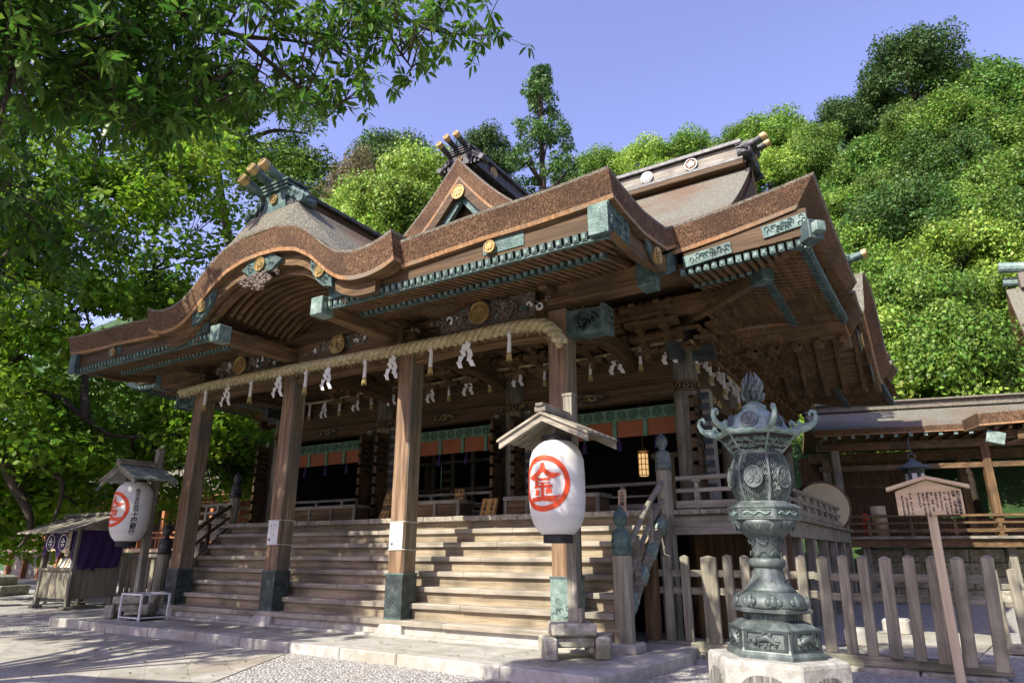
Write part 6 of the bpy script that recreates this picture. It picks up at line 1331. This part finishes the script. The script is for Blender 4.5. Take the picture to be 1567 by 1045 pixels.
# more trees close behind on the left, filling the view between hall and stall
for i, (x, y, z, h, k, lab) in enumerate([(-33,40,-.5,17,'D','dark broadleaf tree standing behind the left end of the porch'),(-44,36,-.5,18,'M','mid green tree behind the side hall, nearest the porch'),(-53,38,-.5,19,'D','dark broadleaf tree behind the middle of the side hall'),(-62,34,-.5,18,'M','mid green tree behind the side hall at the far left'),(-30,47,4,15,'M','mid green tree far behind the left porch posts'),(-47,48,8,17,'M','mid green tree rising behind the maple, farther up the slope'),(-62,46,8,17,'D','dark broadleaf tree on the slope above the far left of the side hall'),(-76,40,2,18,'D','dark broadleaf tree beyond the left end of the side hall')]):
    t = copy_tree(protos[(k,i%2)], (x,y,z)); t['label'] = lab; t['group'] = 'trees behind the side hall'; s = h/10; t.scale = (s,s,s); t.rotation_euler = (0,0,i*1.7)
PUFF_A = [(-31.61,12.38,3.38,1.42),(-31.83,18.42,23.45,1.62),(-31.34,13.3,23.13,1.76),(-28.39,9.86,18.08,1.16),(-29.93,13.33,5.04,1.42),(-30.93,12.09,13.02,1.53),(-31.04,11.6,5.32,1.38),(-25.21,16.81,7.18,1.88),(-28.19,12.65,13.79,1.15),(-30.19,9.85,14.17,1.89),(-29.31,12.76,17.38,1.45),(-31.67,9.52,10.88,1.83),(-31.56,13.79,7.68,1.24),(-27.55,12.61,11.44,1.12),(-30.83,18.76,23.86,1.39),(-33.41,11.91,2.49,1.42),(-27.66,16.72,7.39,1.67),(-31.15,15.36,19.81,1.83),(-32.38,17.74,6.08,1.74),(-32.22,14.02,10.41,1.61),(-30.27,7.48,17.61,1.75),(-33.86,10.94,14.99,1.2),(-27.87,9.29,13.9,1.69),(-29.74,10.86,12.11,1.15),(-27.56,14.8,19.25,1.68),(-29.52,11.4,10.33,1.55),(-27.26,10.09,10.4,1.11),(-33.37,15.96,5.57,1.74),(-31.17,14.49,8.66,1.68),(-27.45,17.53,15.51,1.72),(-34.73,10.19,20.08,1.11),(-29.48,10.55,5.71,1.32),(-32.48,17.48,14.41,1.56),(-24.32,16.47,6.74,1.74),(-29.95,18.69,4.32,1.13),(-26.39,15.43,12.71,1.27),(-30.73,11.54,4.92,1.83),(-29.45,9.18,6.02,1.51),(-31.06,11.72,3.52,1.47),(-27.76,13.17,11.59,1.33),(-25.2,14.63,18.55,1.83),(-27.79,17.37,7.98,1.86),(-30.7,10.62,20.81,1.52),(-29.32,14.72,3.86,1.78),(-29.19,13.85,6.6,1.34),(-30.76,10.88,15.09,1.58),(-28.74,15.4,18.99,1.53),(-29.2,17.39,7.62,1.64),(-32.48,14.8,5.59,1.55),(-29.76,9.08,11.13,1.25),(-31.57,12.81,5.05,1.44),(-31.61,11.31,17.54,1.43),(-30.98,19.91,10.4,1.79),(-28.76,10.75,20.03,1.2),(-30.7,14.99,20.35,1.36),(-28.5,13.16,5.98,1.24),(-32.3,13.46,2.9,1.33),(-30.58,8.23,18.01,1.59),(-33.6,15.44,5.63,1.56),(-27.4,11.48,5.02,1.71),(-25.17,15.94,5.74,1.56),(-31.29,17.29,14.69,1.23),(-32.12,14.66,10.65,1.43),(-27.95,10.66,6.29,1.39),(-29.42,13.56,5.56,1.55),(-32.44,17.18,8.7,1.47),(-28.31,11.45,20.23,1.3),(-28.93,9.95,9.57,1.56),(-27.45,14.27,20.4,1.5),(-32.59,8.17,17.1,1.42),(-29.79,18.48,11.0,1.38),(-32.33,14.1,4.6,1.83),(-32.9,10.1,18.93,1.2),(-33.13,9.59,12.75,1.39),(-27.57,14.77,12.03,1.53),(-30.94,13.44,19.27,1.23),(-25.71,16.68,10.68,1.13),(-31.98,10.26,14.23,1.63),(-30.26,15.6,13.18,1.54),(-30.54,10.2,15.88,1.65),(-27.66,9.26,7.22,1.25),(-30.9,16.73,5.67,1.65),(-32.56,13.38,2.11,1.83),(-31.57,18.82,19.91,1.16),(-27.01,12.47,15.13,1.56),(-30.61,11.49,5.41,1.32),(-32.59,10.0,7.03,1.74),(-29.79,13.26,3.31,1.84),(-33.06,16.39,22.93,1.17),(-30.78,15.64,18.01,1.77),(-34.7,10.17,14.76,1.48),(-28.92,7.91,16.82,1.18),(-30.07,12.65,5.69,1.18),(-30.41,11.71,11.04,1.61),(-29.3,15.79,6.62,1.12),(-30.11,17.52,6.22,1.45),(-30.56,16.89,22.49,1.58),(-33.35,15.43,23.46,1.12),(-31.86,10.62,10.33,1.24),(-31.37,12.97,3.35,1.46),(-32.96,10.56,9.49,1.69),(-32.49,10.8,13.5,1.88),(-26.27,13.48,16.19,1.36),(-32.55,13.71,16.94,1.31),(-33.33,10.93,8.99,1.26),(-27.58,9.68,13.93,1.65),(-32.51,10.02,8.48,1.52),(-32.23,7.62,18.94,1.49),(-34.32,7.75,20.45,1.36),(-27.98,13.64,17.26,1.82),(-31.36,10.25,12.23,1.67),(-28.64,11.28,7.56,1.65),(-28.61,7.14,14.37,1.18),(-31.1,16.62,13.17,1.88),(-34.54,12.62,6.21,1.35),(-31.95,9.53,11.07,1.65),(-27.72,12.22,14.28,1.37),(-29.26,11.35,16.79,1.81),(-32.25,11.75,19.38,1.38),(-27.47,11.84,12.24,1.69),(-31.11,9.08,8.67,1.45),(-28.85,14.3,16.84,1.21),(-26.69,12.18,11.33,1.28),(-27.57,11.17,9.45,1.6),(-25.88,14.23,14.0,1.22),(-26.37,14.49,10.17,1.23),(-29.65,17.76,8.39,1.21),(-26.97,16.9,17.26,1.29),(-28.06,18.16,9.31,1.43),(-28.99,15.12,12.15,1.22),(-32.2,16.68,23.82,1.83),(-28.49,11.54,17.12,1.21),(-32.95,16.52,16.0,1.37),(-33.45,13.38,8.06,1.52),(-33.47,9.22,17.36,1.71),(-29.35,19.53,11.14,1.64),(-27.47,13.56,5.05,1.22),(-34.45,12.36,14.22,1.76),(-29.57,17.23,3.99,1.89),(-27.76,15.95,18.7,1.35),(-31.96,12.34,2.95,1.8),(-29.94,12.56,20.61,1.72),(-28.07,9.84,13.51,1.48),(-31.35,17.88,25.64,1.58),(-33.94,13.89,3.81,1.88),(-31.7,13.14,13.23,1.81),(-30.31,11.08,13.85,1.12),(-28.37,16.33,12.66,1.61),(-27.27,16.11,7.29,1.34),(-33.12,12.73,10.85,1.11),(-29.78,22.53,5.58,1.33),(-29.23,21.24,6.95,1.15),(-27.07,21.2,6.59,1.65),(-29.98,21.59,5.82,1.43),(-28.72,19.38,7.73,1.19),(-27.45,21.28,7.09,1.45),(-29.57,20.25,7.19,1.47),(-30.63,22.15,6.08,1.68),(-30.3,22.77,5.05,1.49),(-29.56,19.94,6.22,1.52),(-30.27,21.32,4.8,1.7),(-29.92,20.74,7.11,1.26),(-29.85,21.46,6.33,1.65),(-29.54,22.15,4.97,1.47),(-29.32,22.47,9.26,1.59),(-30.03,22.55,5.22,1.32),(-28.64,22.49,7.05,1.69),(-29.87,23.04,5.96,1.22)]
PUFF_B = [(-32.82,19.79,28.4,2.17),(-30.7,21.47,22.02,1.51),(-33.61,23.19,24.45,1.83),(-31.48,21.51,23.32,1.64),(-29.06,22.11,21.61,2.03),(-32.09,19.34,27.4,2.2),(-32.5,20.1,25.44,1.54),(-31.96,24.89,30.02,1.83),(-31.61,23.47,24.76,2.05),(-29.07,21.98,27.78,1.76),(-34.42,21.74,26.0,1.81),(-32.77,20.51,28.52,1.99),(-30.5,23.2,24.15,2.1),(-29.38,20.82,23.03,1.79),(-31.94,19.66,26.86,1.86),(-30.46,23.03,24.44,1.29),(-29.29,24.23,24.86,1.25),(-30.24,23.88,24.64,1.32),(-31.46,23.68,26.78,1.26)]
LIMB_A = [[(-29.44,9.71,0.35),(-29.3,10.12,3.39),(-28.54,10.76,4.65),(-28.35,11.26,3.89),(-27.65,11.64,2.9),(-27.58,11.8,2.25),(-27.66,11.61,1.66)],[(-29.3,10.12,3.39),(-29.17,10.48,6.25),(-28.91,11.19,6.34),(-28.07,11.92,4.6),(-27.35,12.33,4.12),(-27.29,12.47,3.35),(-27.33,12.36,2.53)],[(-29.44,9.71,0.35),(-30.19,8.98,6.58),(-29.16,10.53,7.0),(-28.59,11.99,7.4),(-27.64,12.9,6.5),(-27.1,13.99,5.89),(-26.09,15.79,6.17)],[(-30.19,8.98,6.58),(-30.5,9.67,11.63),(-29.98,11.2,12.2),(-29.4,12.64,12.59),(-28.83,13.89,13.23),(-28.33,14.87,13.64)],[(-30.5,9.67,11.63),(-30.34,10.17,13.36),(-29.99,11.17,14.9),(-29.56,12.25,16.56)],[(-29.16,10.53,7.0),(-29.54,10.95,8.96),(-29.39,11.35,10.14),(-28.86,12.62,11.28)],[(-27.64,12.9,6.5),(-28.19,12.89,8.7),(-28.28,13.87,10.09)],[(-30.19,8.98,6.58),(-30.92,8.25,15.0),(-30.61,9.32,15.74),(-30.38,10.06,16.35),(-30.12,10.8,16.49)]]
LIMB_B = [[(-29.86,23.5,8.5),(-32.0,21.4,16.73),(-33.13,19.61,25.27),(-32.27,21.0,25.45),(-31.31,22.4,25.54),(-30.8,23.1,24.59)],[(-33.13,19.61,25.27),(-32.3,20.95,24.37),(-32.21,21.09,23.51)],[(-32.27,21.0,25.45),(-31.38,22.3,26.7),(-30.21,23.86,26.96)]]

def branch_tube(mb, pts, r0, r1, n=7):
    P_ = [Vector(p) for p in pts]; out = []
    for i in range(len(P_)-1):
        for s_ in range(4): 
            a, b = P_[i], P_[i+1]; pr = P_[i-1] if i else a; nx = P_[i+2] if i+2 < len(P_) else b; t = s_/4
            out.append(.5*((2*a)+(b-pr)*t+(2*pr-5*a+4*b-nx)*t*t+(3*a-pr-3*b+nx)*t**3))
    out.append(P_[-1]); k = len(out); mb.tube(out, [r0+(r1-r0)*i/(k-1) for i in range(k)], n)
    return out
def big_tree(name, label, puffs, limbs, base, m, per, size, r0, seed):
    t = thing(name, base, label, 'tree'); rg = np.random.default_rng(seed)
    Cc, Nn, sz = puff_leaves(puffs, per, size, rg, .55, .30, .7); V, F = leaf_quads(Cc, Nn, sz, .62, rg); np_mesh('crown', V, F, m, t)
    mb = MB(); allp = []
    for i, l in enumerate(limbs): allp += branch_tube(mb, l, r0*(1 if i == 0 else .62), r0*.14)
    for p in puffs:
        q = min(allp, key=lambda a: (a-Vector(p[:3])).length); c = Vector(p[:3]); md = (q+c)/2+Vector(rg.normal(size=3)*.25); mb.tube([q,md,c],[r0*.17,r0*.11,.02],5)
        for k in range(3): mb.tube([md,c+Vector(rg.normal(size=3)*p[3]*.6)],[r0*.07,.012],4)
    mb.tube([base,(base[0]+.2,base[1],base[2]+2.5),limbs[0][0]],[r0*2.2,r0*1.9,r0*1.2],10); mb.build('trunk','trunk',t,smooth=True); return t
big_tree('maple_tree','large bright green maple with dark drooping limbs filling the left side',PUFF_A,LIMB_A,(LIMB_A[0][0][0]-.6,LIMB_A[0][0][1],GZ-.2),'lfT',215,.14,.32,3)
big_tree('broadleaf_tree','dark green tree with an open crown standing behind the curved gable ridge',PUFF_B,LIMB_B,(LIMB_B[0][0][0],LIMB_B[0][0][1],GZ-.2),'lfM',380,.11,.30,4)
# ---- the wood that rings the forecourt out of view: one mass, it shades the court from the open sky
rgw = np.random.default_rng(77); pw = []
for cx_, cy_, hh in [(-42,-6,15),(-48,6,16),(-36,-20,15),(-22,-30,14),(-8,-36,14),(8,-34,14),(20,-24,15),(25,-10,17),(24,4,17),(26,16,18),(34,26,18),(-55,18,15)]:
    for k in range(26): d = rgw.normal(size=3); d /= np.linalg.norm(d); pw.append((cx_+d[0]*6.5,cy_+d[1]*6.5,hh*.55+d[2]*hh*.45,rgw.uniform(1.8,3)))
Cc, Nn, sz = puff_leaves(pw, 20, .5, rgw, .8, .3); V, F = leaf_quads(Cc, Nn, sz, .62, rgw); stuff(np_mesh('surrounding_wood', V, F, 'lfM', loc=(0,0,0)))
V = []; rgl = np.random.default_rng(8)
for k in range(420):
    x, y = rgl.uniform(-22,2), rgl.uniform(4.5,12.2); z = (PZ+.012 if (y > 9.75 and -20 < x < -4.4) else GZ+.016 if y < 12 and x < -3.4 else GZ+.016); a = rgl.uniform(0,6.3); L_ = rgl.uniform(.03,.07); c, s_ = math.cos(a)*L_, math.sin(a)*L_
    if 9.0 < y < 9.85 or abs(x+1.9) < 1.1 and y > 8: continue
    V += [(x-c,y-s_,z),(x+s_*.4,y-c*.4,z+.006),(x+c,y+s_,z+.012),(x-s_*.4,y+c*.4,z+.006)]
V = np.array(V); stuff(np_mesh('fallen_leaves', V, np.arange(len(V)).reshape(-1,4), 'lfG', loc=(0,0,0)))
# ---- overhanging foreground oak: limbs, twigs, rosettes of long leaves; its crown reaches back over the forecourt
ROS = [(-6.19,1.81,5.66),(-7.2,1.7,6.92),(-6.2,2.89,6.44),(-6.89,2.17,5.59),(-6.59,2.26,6.06),(-6.89,3.73,8.07),(-6.02,3.0,7.37),(-4.23,5.23,8.13),(-6.87,3.05,6.97),(-7.4,3.03,8.54),(-5.63,3.15,5.94),(-6.19,2.5,6.61),(-6.4,1.62,4.95),(-5.49,4.9,8.58),(-4.51,4.58,7.81),(-7.17,2.99,6.38),(-7.55,2.55,7.33),(-5.97,2.59,5.59),(-6.84,3.28,7.77),(-6.42,4.17,7.03),(-6.68,3.66,6.46),(-7.79,1.8,6.74),(-6.25,1.79,6.22),(-7.04,2.19,6.34),(-6.92,2.29,7.52),(-5.59,4.16,7.62),(-7.56,2.14,7.01),(-7.69,2.0,7.56),(-6.39,1.75,5.09),(-6.68,3.51,8.48),(-6.14,2.47,5.48),(-6.64,3.21,6.9),(-5.73,3.97,7.79),(-6.44,3.28,6.72),(-6.23,1.64,5.92),(-7.05,2.3,5.71),(-7.02,2.92,6.48),(-6.83,3.12,7.89),(-6.41,3.46,6.81),(-6.52,2.88,7.69),(-6.5,3.5,6.12),(-5.9,2.99,6.33),(-6.85,1.98,7.28),(-7.26,2.05,6.53),(-6.61,4.11,8.21),(-5.48,5.23,8.07),(-6.23,1.89,6.04),(-7.39,1.72,6.81),(-7.64,1.85,6.47),(-6.35,3.07,5.71),(-5.4,4.94,8.03),(-7.58,2.1,6.11),(-6.93,3.56,8.44),(-5.36,4.29,7.47),(-5.74,3.38,6.75),(-6.28,3.48,7.9),(-6.5,2.69,7.31),(-7.09,1.87,7.25),(-6.91,3.34,7.41),(-7.15,2.43,7.81),(-5.92,3.06,6.8),(-7.58,1.76,6.05),(-5.71,2.99,5.65),(-5.44,3.74,7.48),(-7.11,3.27,7.62),(-5.86,2.59,6.83),(-5.87,2.74,6.65),(-6.63,4.35,7.36),(-6.12,2.83,6.01),(-7.34,1.55,6.7),(-5.76,3.04,6.35),(-6.58,2.53,5.85),(-5.94,2.52,5.35),(-6.24,2.13,7.03),(-4.18,6.03,8.8),(-6.5,2.65,6.73),(-6.69,1.46,6.22),(-6.39,2.54,5.87),(-6.65,3.21,6.35),(-7.2,2.19,7.22),(-6.75,3.3,8.07),(-6.49,3.05,7.13),(-5.27,5.87,8.62),(-6.36,3.21,6.01),(-6.23,4.58,7.33),(-7.05,2.33,6.38),(-5.86,4.2,7.24),(-6.43,3.15,5.78),(-6.49,2.36,6.8),(-6.8,2.23,7.45),(-6.31,1.88,6.37),(-6.72,1.86,7.07),(-6.67,1.74,6.31),(-6.35,2.75,6.25),(-7.27,1.44,6.9),(-7.2,2.65,6.7),(-6.44,2.38,6.25),(-6.53,3.37,7.94),(-5.67,4.79,7.12),(-6.92,2.99,6.54),(-7.7,1.89,7.43),(-5.52,4.5,7.9),(-5.95,3.37,6.79),(-4.49,5.32,8.12),(-7.09,3.31,6.25),(-7.55,2.59,7.75),(-5.96,3.73,7.99),(-5.93,2.48,6.04),(-7.39,2.87,6.74),(-5.18,3.97,6.2),(-7.4,1.99,5.74),(-6.3,3.29,8.18),(-6.75,1.66,6.34),(-5.65,4.74,8.62),(-6.47,1.59,6.28),(-6.96,1.7,6.6),(-5.21,3.97,7.18),(-7.33,2.65,7.71),(-4.94,4.23,7.7),(-5.81,3.0,6.7),(-6.74,2.6,6.05),(-7.55,2.55,6.66),(-5.33,5.08,7.09),(-5.94,2.41,6.31),(-4.91,4.53,7.69),(-6.76,2.64,6.05),(-6.69,1.9,5.87),(-6.4,2.95,6.08),(-7.68,2.07,7.1),(-6.06,2.97,5.58),(-7.36,2.95,6.51),(-6.09,2.89,5.87),(-4.24,4.9,7.54),(-6.79,3.72,6.97),(-6.94,1.56,6.35),(-6.7,2.97,7.03),(-6.31,3.82,6.53),(-6.79,3.46,7.84),(-5.51,5.54,9.05),(-5.56,3.42,7.29),(-5.33,4.36,6.53),(-5.58,5.29,8.95),(-5.38,4.98,7.44),(-5.88,2.71,7.11),(-7.01,2.13,6.9),(-6.83,1.82,6.21),(-6.83,1.62,6.8),(-6.16,2.14,6.37),(-5.7,3.09,6.19),(-7.31,2.88,6.84),(-6.78,2.5,6.05),(-5.96,4.43,7.35),(-6.52,1.72,5.8),(-7.09,1.97,6.68),(-6.91,1.72,6.54),(-6.91,2.52,6.25),(-6.72,2.96,7.23),(-5.33,3.8,6.26),(-6.64,2.42,6.74),(-6.12,2.41,7.03),(-5.66,3.5,6.2),(-7.11,1.99,5.81),(-5.82,2.69,7.05),(-7.21,3.4,7.19),(-7.46,1.73,6.67),(-5.55,4.95,7.93),(-6.43,3.05,7.72),(-6.31,2.52,6.81),(-6.89,3.8,8.2),(-5.88,4.77,7.93),(-7.64,2.04,7.79),(-6.23,2.34,6.47),(-5.68,3.5,7.97),(-7.31,2.4,7.21),(-5.17,4.24,6.88),(-6.76,1.68,6.14),(-6.94,1.96,6.39),(-7.23,2.66,6.26),(-7.12,1.68,6.02),(-7.62,2.12,5.99),(-7.54,1.7,6.4),(-5.57,5.14,8.88),(-6.94,3.44,7.9),(-6.14,2.8,6.25),(-6.14,3.95,6.99),(-5.7,3.22,5.75),(-4.78,4.55,7.65),(-6.18,2.65,6.22),(-7.26,2.75,6.35),(-6.0,4.67,7.15),(-5.98,2.79,5.73),(-7.62,1.85,5.74),(-5.7,3.1,5.61),(-6.48,2.32,6.26),(-5.98,3.0,6.19),(-5.25,4.34,7.34),(-6.29,3.51,6.77),(-6.55,1.91,6.95),(-6.67,2.0,6.29),(-4.5,5.03,7.88),(-6.52,3.09,6.06),(-5.08,5.27,8.46),(-6.44,2.25,6.63),(-7.5,2.06,6.82),(-6.59,2.5,5.7),(-7.03,2.34,7.65),(-6.29,1.4,5.37),(-6.77,1.84,6.98),(-6.26,1.36,5.83),(-6.83,2.77,6.41),(-5.87,4.58,7.22),(-5.64,3.77,7.63),(-5.02,5.8,8.82),(-5.67,4.58,7.72),(-6.23,2.48,5.57),(-6.81,4.01,6.98),(-6.35,1.93,6.63),(-7.23,1.98,7.33),(-7.52,2.24,6.07),(-6.29,3.06,7.54),(-6.69,3.37,6.24),(-7.22,1.77,6.35),(-6.6,1.56,6.68),(-6.01,2.35,6.82),(-6.68,3.49,6.78),(-7.0,2.4,7.76),(-6.65,1.71,5.7),(-4.42,5.29,8.21),(-7.05,3.26,8.29),(-6.62,1.8,5.85),(-6.04,2.39,5.93),(-5.63,4.73,6.84),(-7.06,2.53,5.95),(-6.12,4.73,7.56),(-6.44,3.02,6.0),(-6.94,3.8,6.78),(-6.49,3.18,7.22),(-7.04,3.66,6.84),(-5.6,5.28,7.48),(-5.98,3.22,7.72),(-4.82,4.5,6.56),(-6.39,2.56,6.3),(-7.59,2.14,6.95),(-6.43,2.22,6.32),(-6.83,4.01,7.42),(-5.7,3.47,7.61),(-5.24,4.66,7.38),(-6.16,3.46,7.22),(-5.7,3.06,5.92),(-6.43,1.76,6.46),(-6.28,4.39,7.09),(-6.68,1.35,6.44),(-6.73,2.8,7.85),(-5.94,3.23,7.27),(-6.44,3.06,7.74),(-6.62,3.67,6.75),(-6.34,3.22,7.73),(-7.01,3.83,6.77),(-5.91,2.89,6.02),(-6.36,2.3,6.62),(-6.83,3.41,6.06),(-6.3,3.15,7.13),(-4.83,4.38,7.69),(-7.13,3.33,8.25),(-6.74,2.26,5.76),(-5.98,4.25,7.82),(-6.22,2.56,6.82),(-6.43,1.41,5.99),(-5.72,4.32,7.91),(-6.47,3.38,7.1),(-6.57,1.77,5.63),(-7.4,2.64,8.01),(-6.68,1.48,6.66),(-6.27,2.5,6.3),(-6.05,3.21,7.5),(-5.25,5.17,8.39),(-7.4,1.84,6.32),(-6.67,3.95,7.11),(-6.98,2.64,7.96),(-7.04,2.46,6.22),(-5.81,4.12,6.76),(-6.9,3.08,6.3),(-5.62,4.44,7.72),(-7.69,2.01,7.26),(-7.18,1.71,7.02),(-5.36,5.51,9.02),(-6.95,3.27,7.37),(-6.87,3.62,7.67),(-6.67,3.34,6.12),(-6.94,2.26,5.85),(-7.24,1.56,6.19),(-6.26,4.05,8.09),(-6.01,4.12,7.65),(-6.02,2.63,6.71),(-6.5,2.8,6.63),(-6.21,3.98,7.18),(-6.25,3.39,6.83),(-6.03,4.77,8.67),(-6.35,1.77,6.37),(-5.7,2.98,5.57),(-5.19,5.42,8.59),(-5.07,5.53,8.2),(-4.98,5.61,7.83),(-4.9,5.68,8.57),(-4.84,5.73,8.13),(-4.76,5.79,8.48),(-4.65,5.88,8.25),(-4.58,5.94,8.41),(-4.42,6.06,8.3),(-4.3,6.14,8.24),(-4.2,6.21,8.45),(-4.11,6.27,8.4),(-5.24,5.37,7.88),(-5.1,5.5,7.57),(-5.35,5.26,8.34),(-5.49,5.11,8.08),(-5.54,5.06,7.69)]
LIMBS = [[(-6.86,0.78,6.05),(-6.85,1.42,6.4),(-6.81,2.0,6.71),(-6.79,2.4,6.64),(-6.7,2.65,6.49),(-6.7,2.91,6.62),(-6.55,3.23,6.41),(-6.4,3.52,6.23)],[(-6.87,0.68,6.52),(-6.81,1.61,6.93),(-6.77,2.44,7.28),(-6.54,3.25,7.46),(-6.33,3.83,7.54),(-6.1,4.36,7.77),(-5.76,4.81,7.81)],[(-6.77,2.44,7.28),(-6.42,3.47,8.24),(-5.88,4.49,8.63),(-5.35,5.25,8.71),(-5.03,5.63,8.48),(-4.79,5.9,8.46),(-4.38,6.21,8.45),(-4.19,6.34,8.52)],[(-6.33,3.83,7.54),(-6.04,4.28,7.19),(-5.79,4.61,6.93),(-5.68,4.75,6.68)],[(-5.35,5.25,8.71),(-5.25,5.36,8.15),(-5.04,5.55,7.72)],[(-6.79,2.4,6.64),(-6.66,2.46,6.18),(-6.6,2.61,5.86),(-6.54,2.76,5.61)],[(-6.81,2.0,6.71),(-6.63,1.89,5.99),(-6.54,1.86,5.42),(-6.54,1.87,5.11)],[(-6.55,3.23,6.41),(-6.24,3.58,6.7),(-6.09,4.03,7.14)]]

oak = thing('overhanging_oak', (-14.5,-1.5,GZ), 'glossy-leaved evergreen oak whose branches hang into the top left', 'tree')
mb = MB(); allp = []
for i, l in enumerate(LIMBS): allp += branch_tube(mb, l, .075 if i in (0,1) else .035, .010)
root = Vector((-14.5,-1.5,GZ)); mb.tube([root,root+Vector((.3,.4,3)),root+Vector((1.2,.8,6)),Vector(LIMBS[0][0])],[.42,.34,.24,.085],12); mb.tube([root+Vector((1.2,.8,6)),Vector(LIMBS[1][0])],[.2,.08],8)
rgo = np.random.default_rng(21); LV, LFc = [], []
def rosette(c, dirv, n, L0):
    c = np.array(c); dirv = dirv/np.linalg.norm(dirv)
    for k in range(n):
        a = 2*math.pi*k/n + rgo.uniform(-.4,.4); u = np.cross(dirv,[0,0,1.0]); u = u/(np.linalg.norm(u)+1e-6); v = np.cross(dirv,u)
        d = dirv*rgo.uniform(.05,.75)+(u*math.cos(a)+v*math.sin(a))*rgo.uniform(.6,1.0)+np.array([0,0,-.42]); d /= np.linalg.norm(d); L_ = L0*rgo.uniform(.65,1.15); W = L_*.15
        s = np.cross(d,[0,0,1.0]); s = s/(np.linalg.norm(s)+1e-6); s = s*math.cos(.6*rgo.normal())+np.cross(d,s)*math.sin(.6*rgo.normal()); s /= np.linalg.norm(s); up = np.cross(s,d)
        p = c+dirv*rgo.uniform(-.05,.04); dr = np.array([0,0,-1.0])
        m = [p+d*.02, p+d*L_*.35+up*.012, p+d*L_*.7+dr*L_*.05, p+d*L_+dr*L_*.14]; b = len(LV)*1
        e = up*W*.25
        pts = [m[0], m[1]-s*W*.8+e, m[1], m[1]+s*W*.8+e, m[2]-s*W*.85+e, m[2], m[2]+s*W*.85+e, m[3]]
        i0 = len(LV); LV.extend(pts); LFc.extend([(i0,i0+2,i0+1),(i0,i0+3,i0+2),(i0+1,i0+2,i0+5),(i0+1,i0+5,i0+4),(i0+2,i0+3,i0+6),(i0+2,i0+6,i0+5),(i0+4,i0+5,i0+7),(i0+5,i0+6,i0+7)])
for c in ROS:
    q = min(allp, key=lambda a: (a-Vector(c)).length); cv = Vector(c); dv = (cv-q); 
    if dv.length < .05: dv = Vector((0,.1,-.05))
    md = (q+cv)/2+Vector((0,0,.06*dv.length)); mb.tube([q,md,cv],[.013,.010,.006],5)
    rosette(c, np.array(dv.normalized())*.7+rgo.normal(size=3)*.3, int(rgo.integers(9,14)), .215)
    for k in range(2):
        c2 = cv+Vector(rgo.normal(size=3)*.17); mb.tube([md,c2],[.007,.004],4); rosette(tuple(c2), np.array(dv.normalized())*.5+rgo.normal(size=3)*.4, int(rgo.integers(7,11)), .195)
allq = branch_tube(mb,[root+Vector((.6,.6,4.5)),Vector((-9,-3.5,10.5)),Vector((-3,0,11.5)),Vector((1.5,2,11.5))],.16,.02)
for tx, ty, tz in ((-3.5,3,10.5),(0,4,10.8),(.5,0,12),(-6,-2,11)): allq += branch_tube(mb,[Vector((-9,-3.5,10.5)),Vector(((tx-9)/2,(ty-3.5)/2,11.2)),Vector((tx,ty,tz))],.07,.012,5)
for k in range(18):
    a = rgo.uniform(-24,-13), rgo.uniform(-3,5), rgo.uniform(7.5,12.5); allq += branch_tube(mb,[root+Vector((.5,.6,rgo.uniform(3.8,6))),Vector(((a[0]-14)/2,a[1]/2-.4,a[2]*.85)),Vector(a)],.11,.016,6)
for i in range(1300):    # the rest of the crown, over the forecourt beyond the left edge of the view
    tt = rgo.uniform(7.5,12.5); gx_, gy_, gz_ = rgo.uniform(-25,-11.6), rgo.uniform(7.5,14.5), rgo.uniform(-.3,1.5)
    if rgo.random() < .35: gx_, gy_, gz_ = rgo.uniform(-22,-14.5), rgo.uniform(8.4,10.5), rgo.uniform(5.5,7.6); tt = rgo.uniform(6.5,10)
    if i % 5 == 4: gx_, gy_ = rgo.uniform(-20,-11.4), rgo.uniform(10.8,14.4)
    if i % 18 == 7: gx_, gy_ = rgo.uniform(-28,-22), rgo.uniform(10.8,14)
    if i % 4 == 0: gx_, gy_, gz_ = rgo.uniform(-1.5,4.5), rgo.uniform(11.6,15.0), rgo.uniform(-.3,1.6); tt = rgo.uniform(10.5,13.5)
    c = np.array([gx_,gy_,gz_])-np.array([.23,1,-.93])*tt
    q = min(allq, key=lambda a: (a-Vector(c)).length_squared); mb.tube([q,(q+Vector(c))/2+Vector((0,0,.15)),Vector(c)],[.022,.015,.007],4)
    for k in range(5): rosette(c+rgo.normal(size=3)*.32, rgo.normal(size=3), int(rgo.integers(7,11)), .34)
LVn = np.array(LV); LFn = np.array(LFc); np_mesh('crown', LVn, LFn, 'lfF', oak)
mb.build('trunk','trunk',oak,smooth=True)
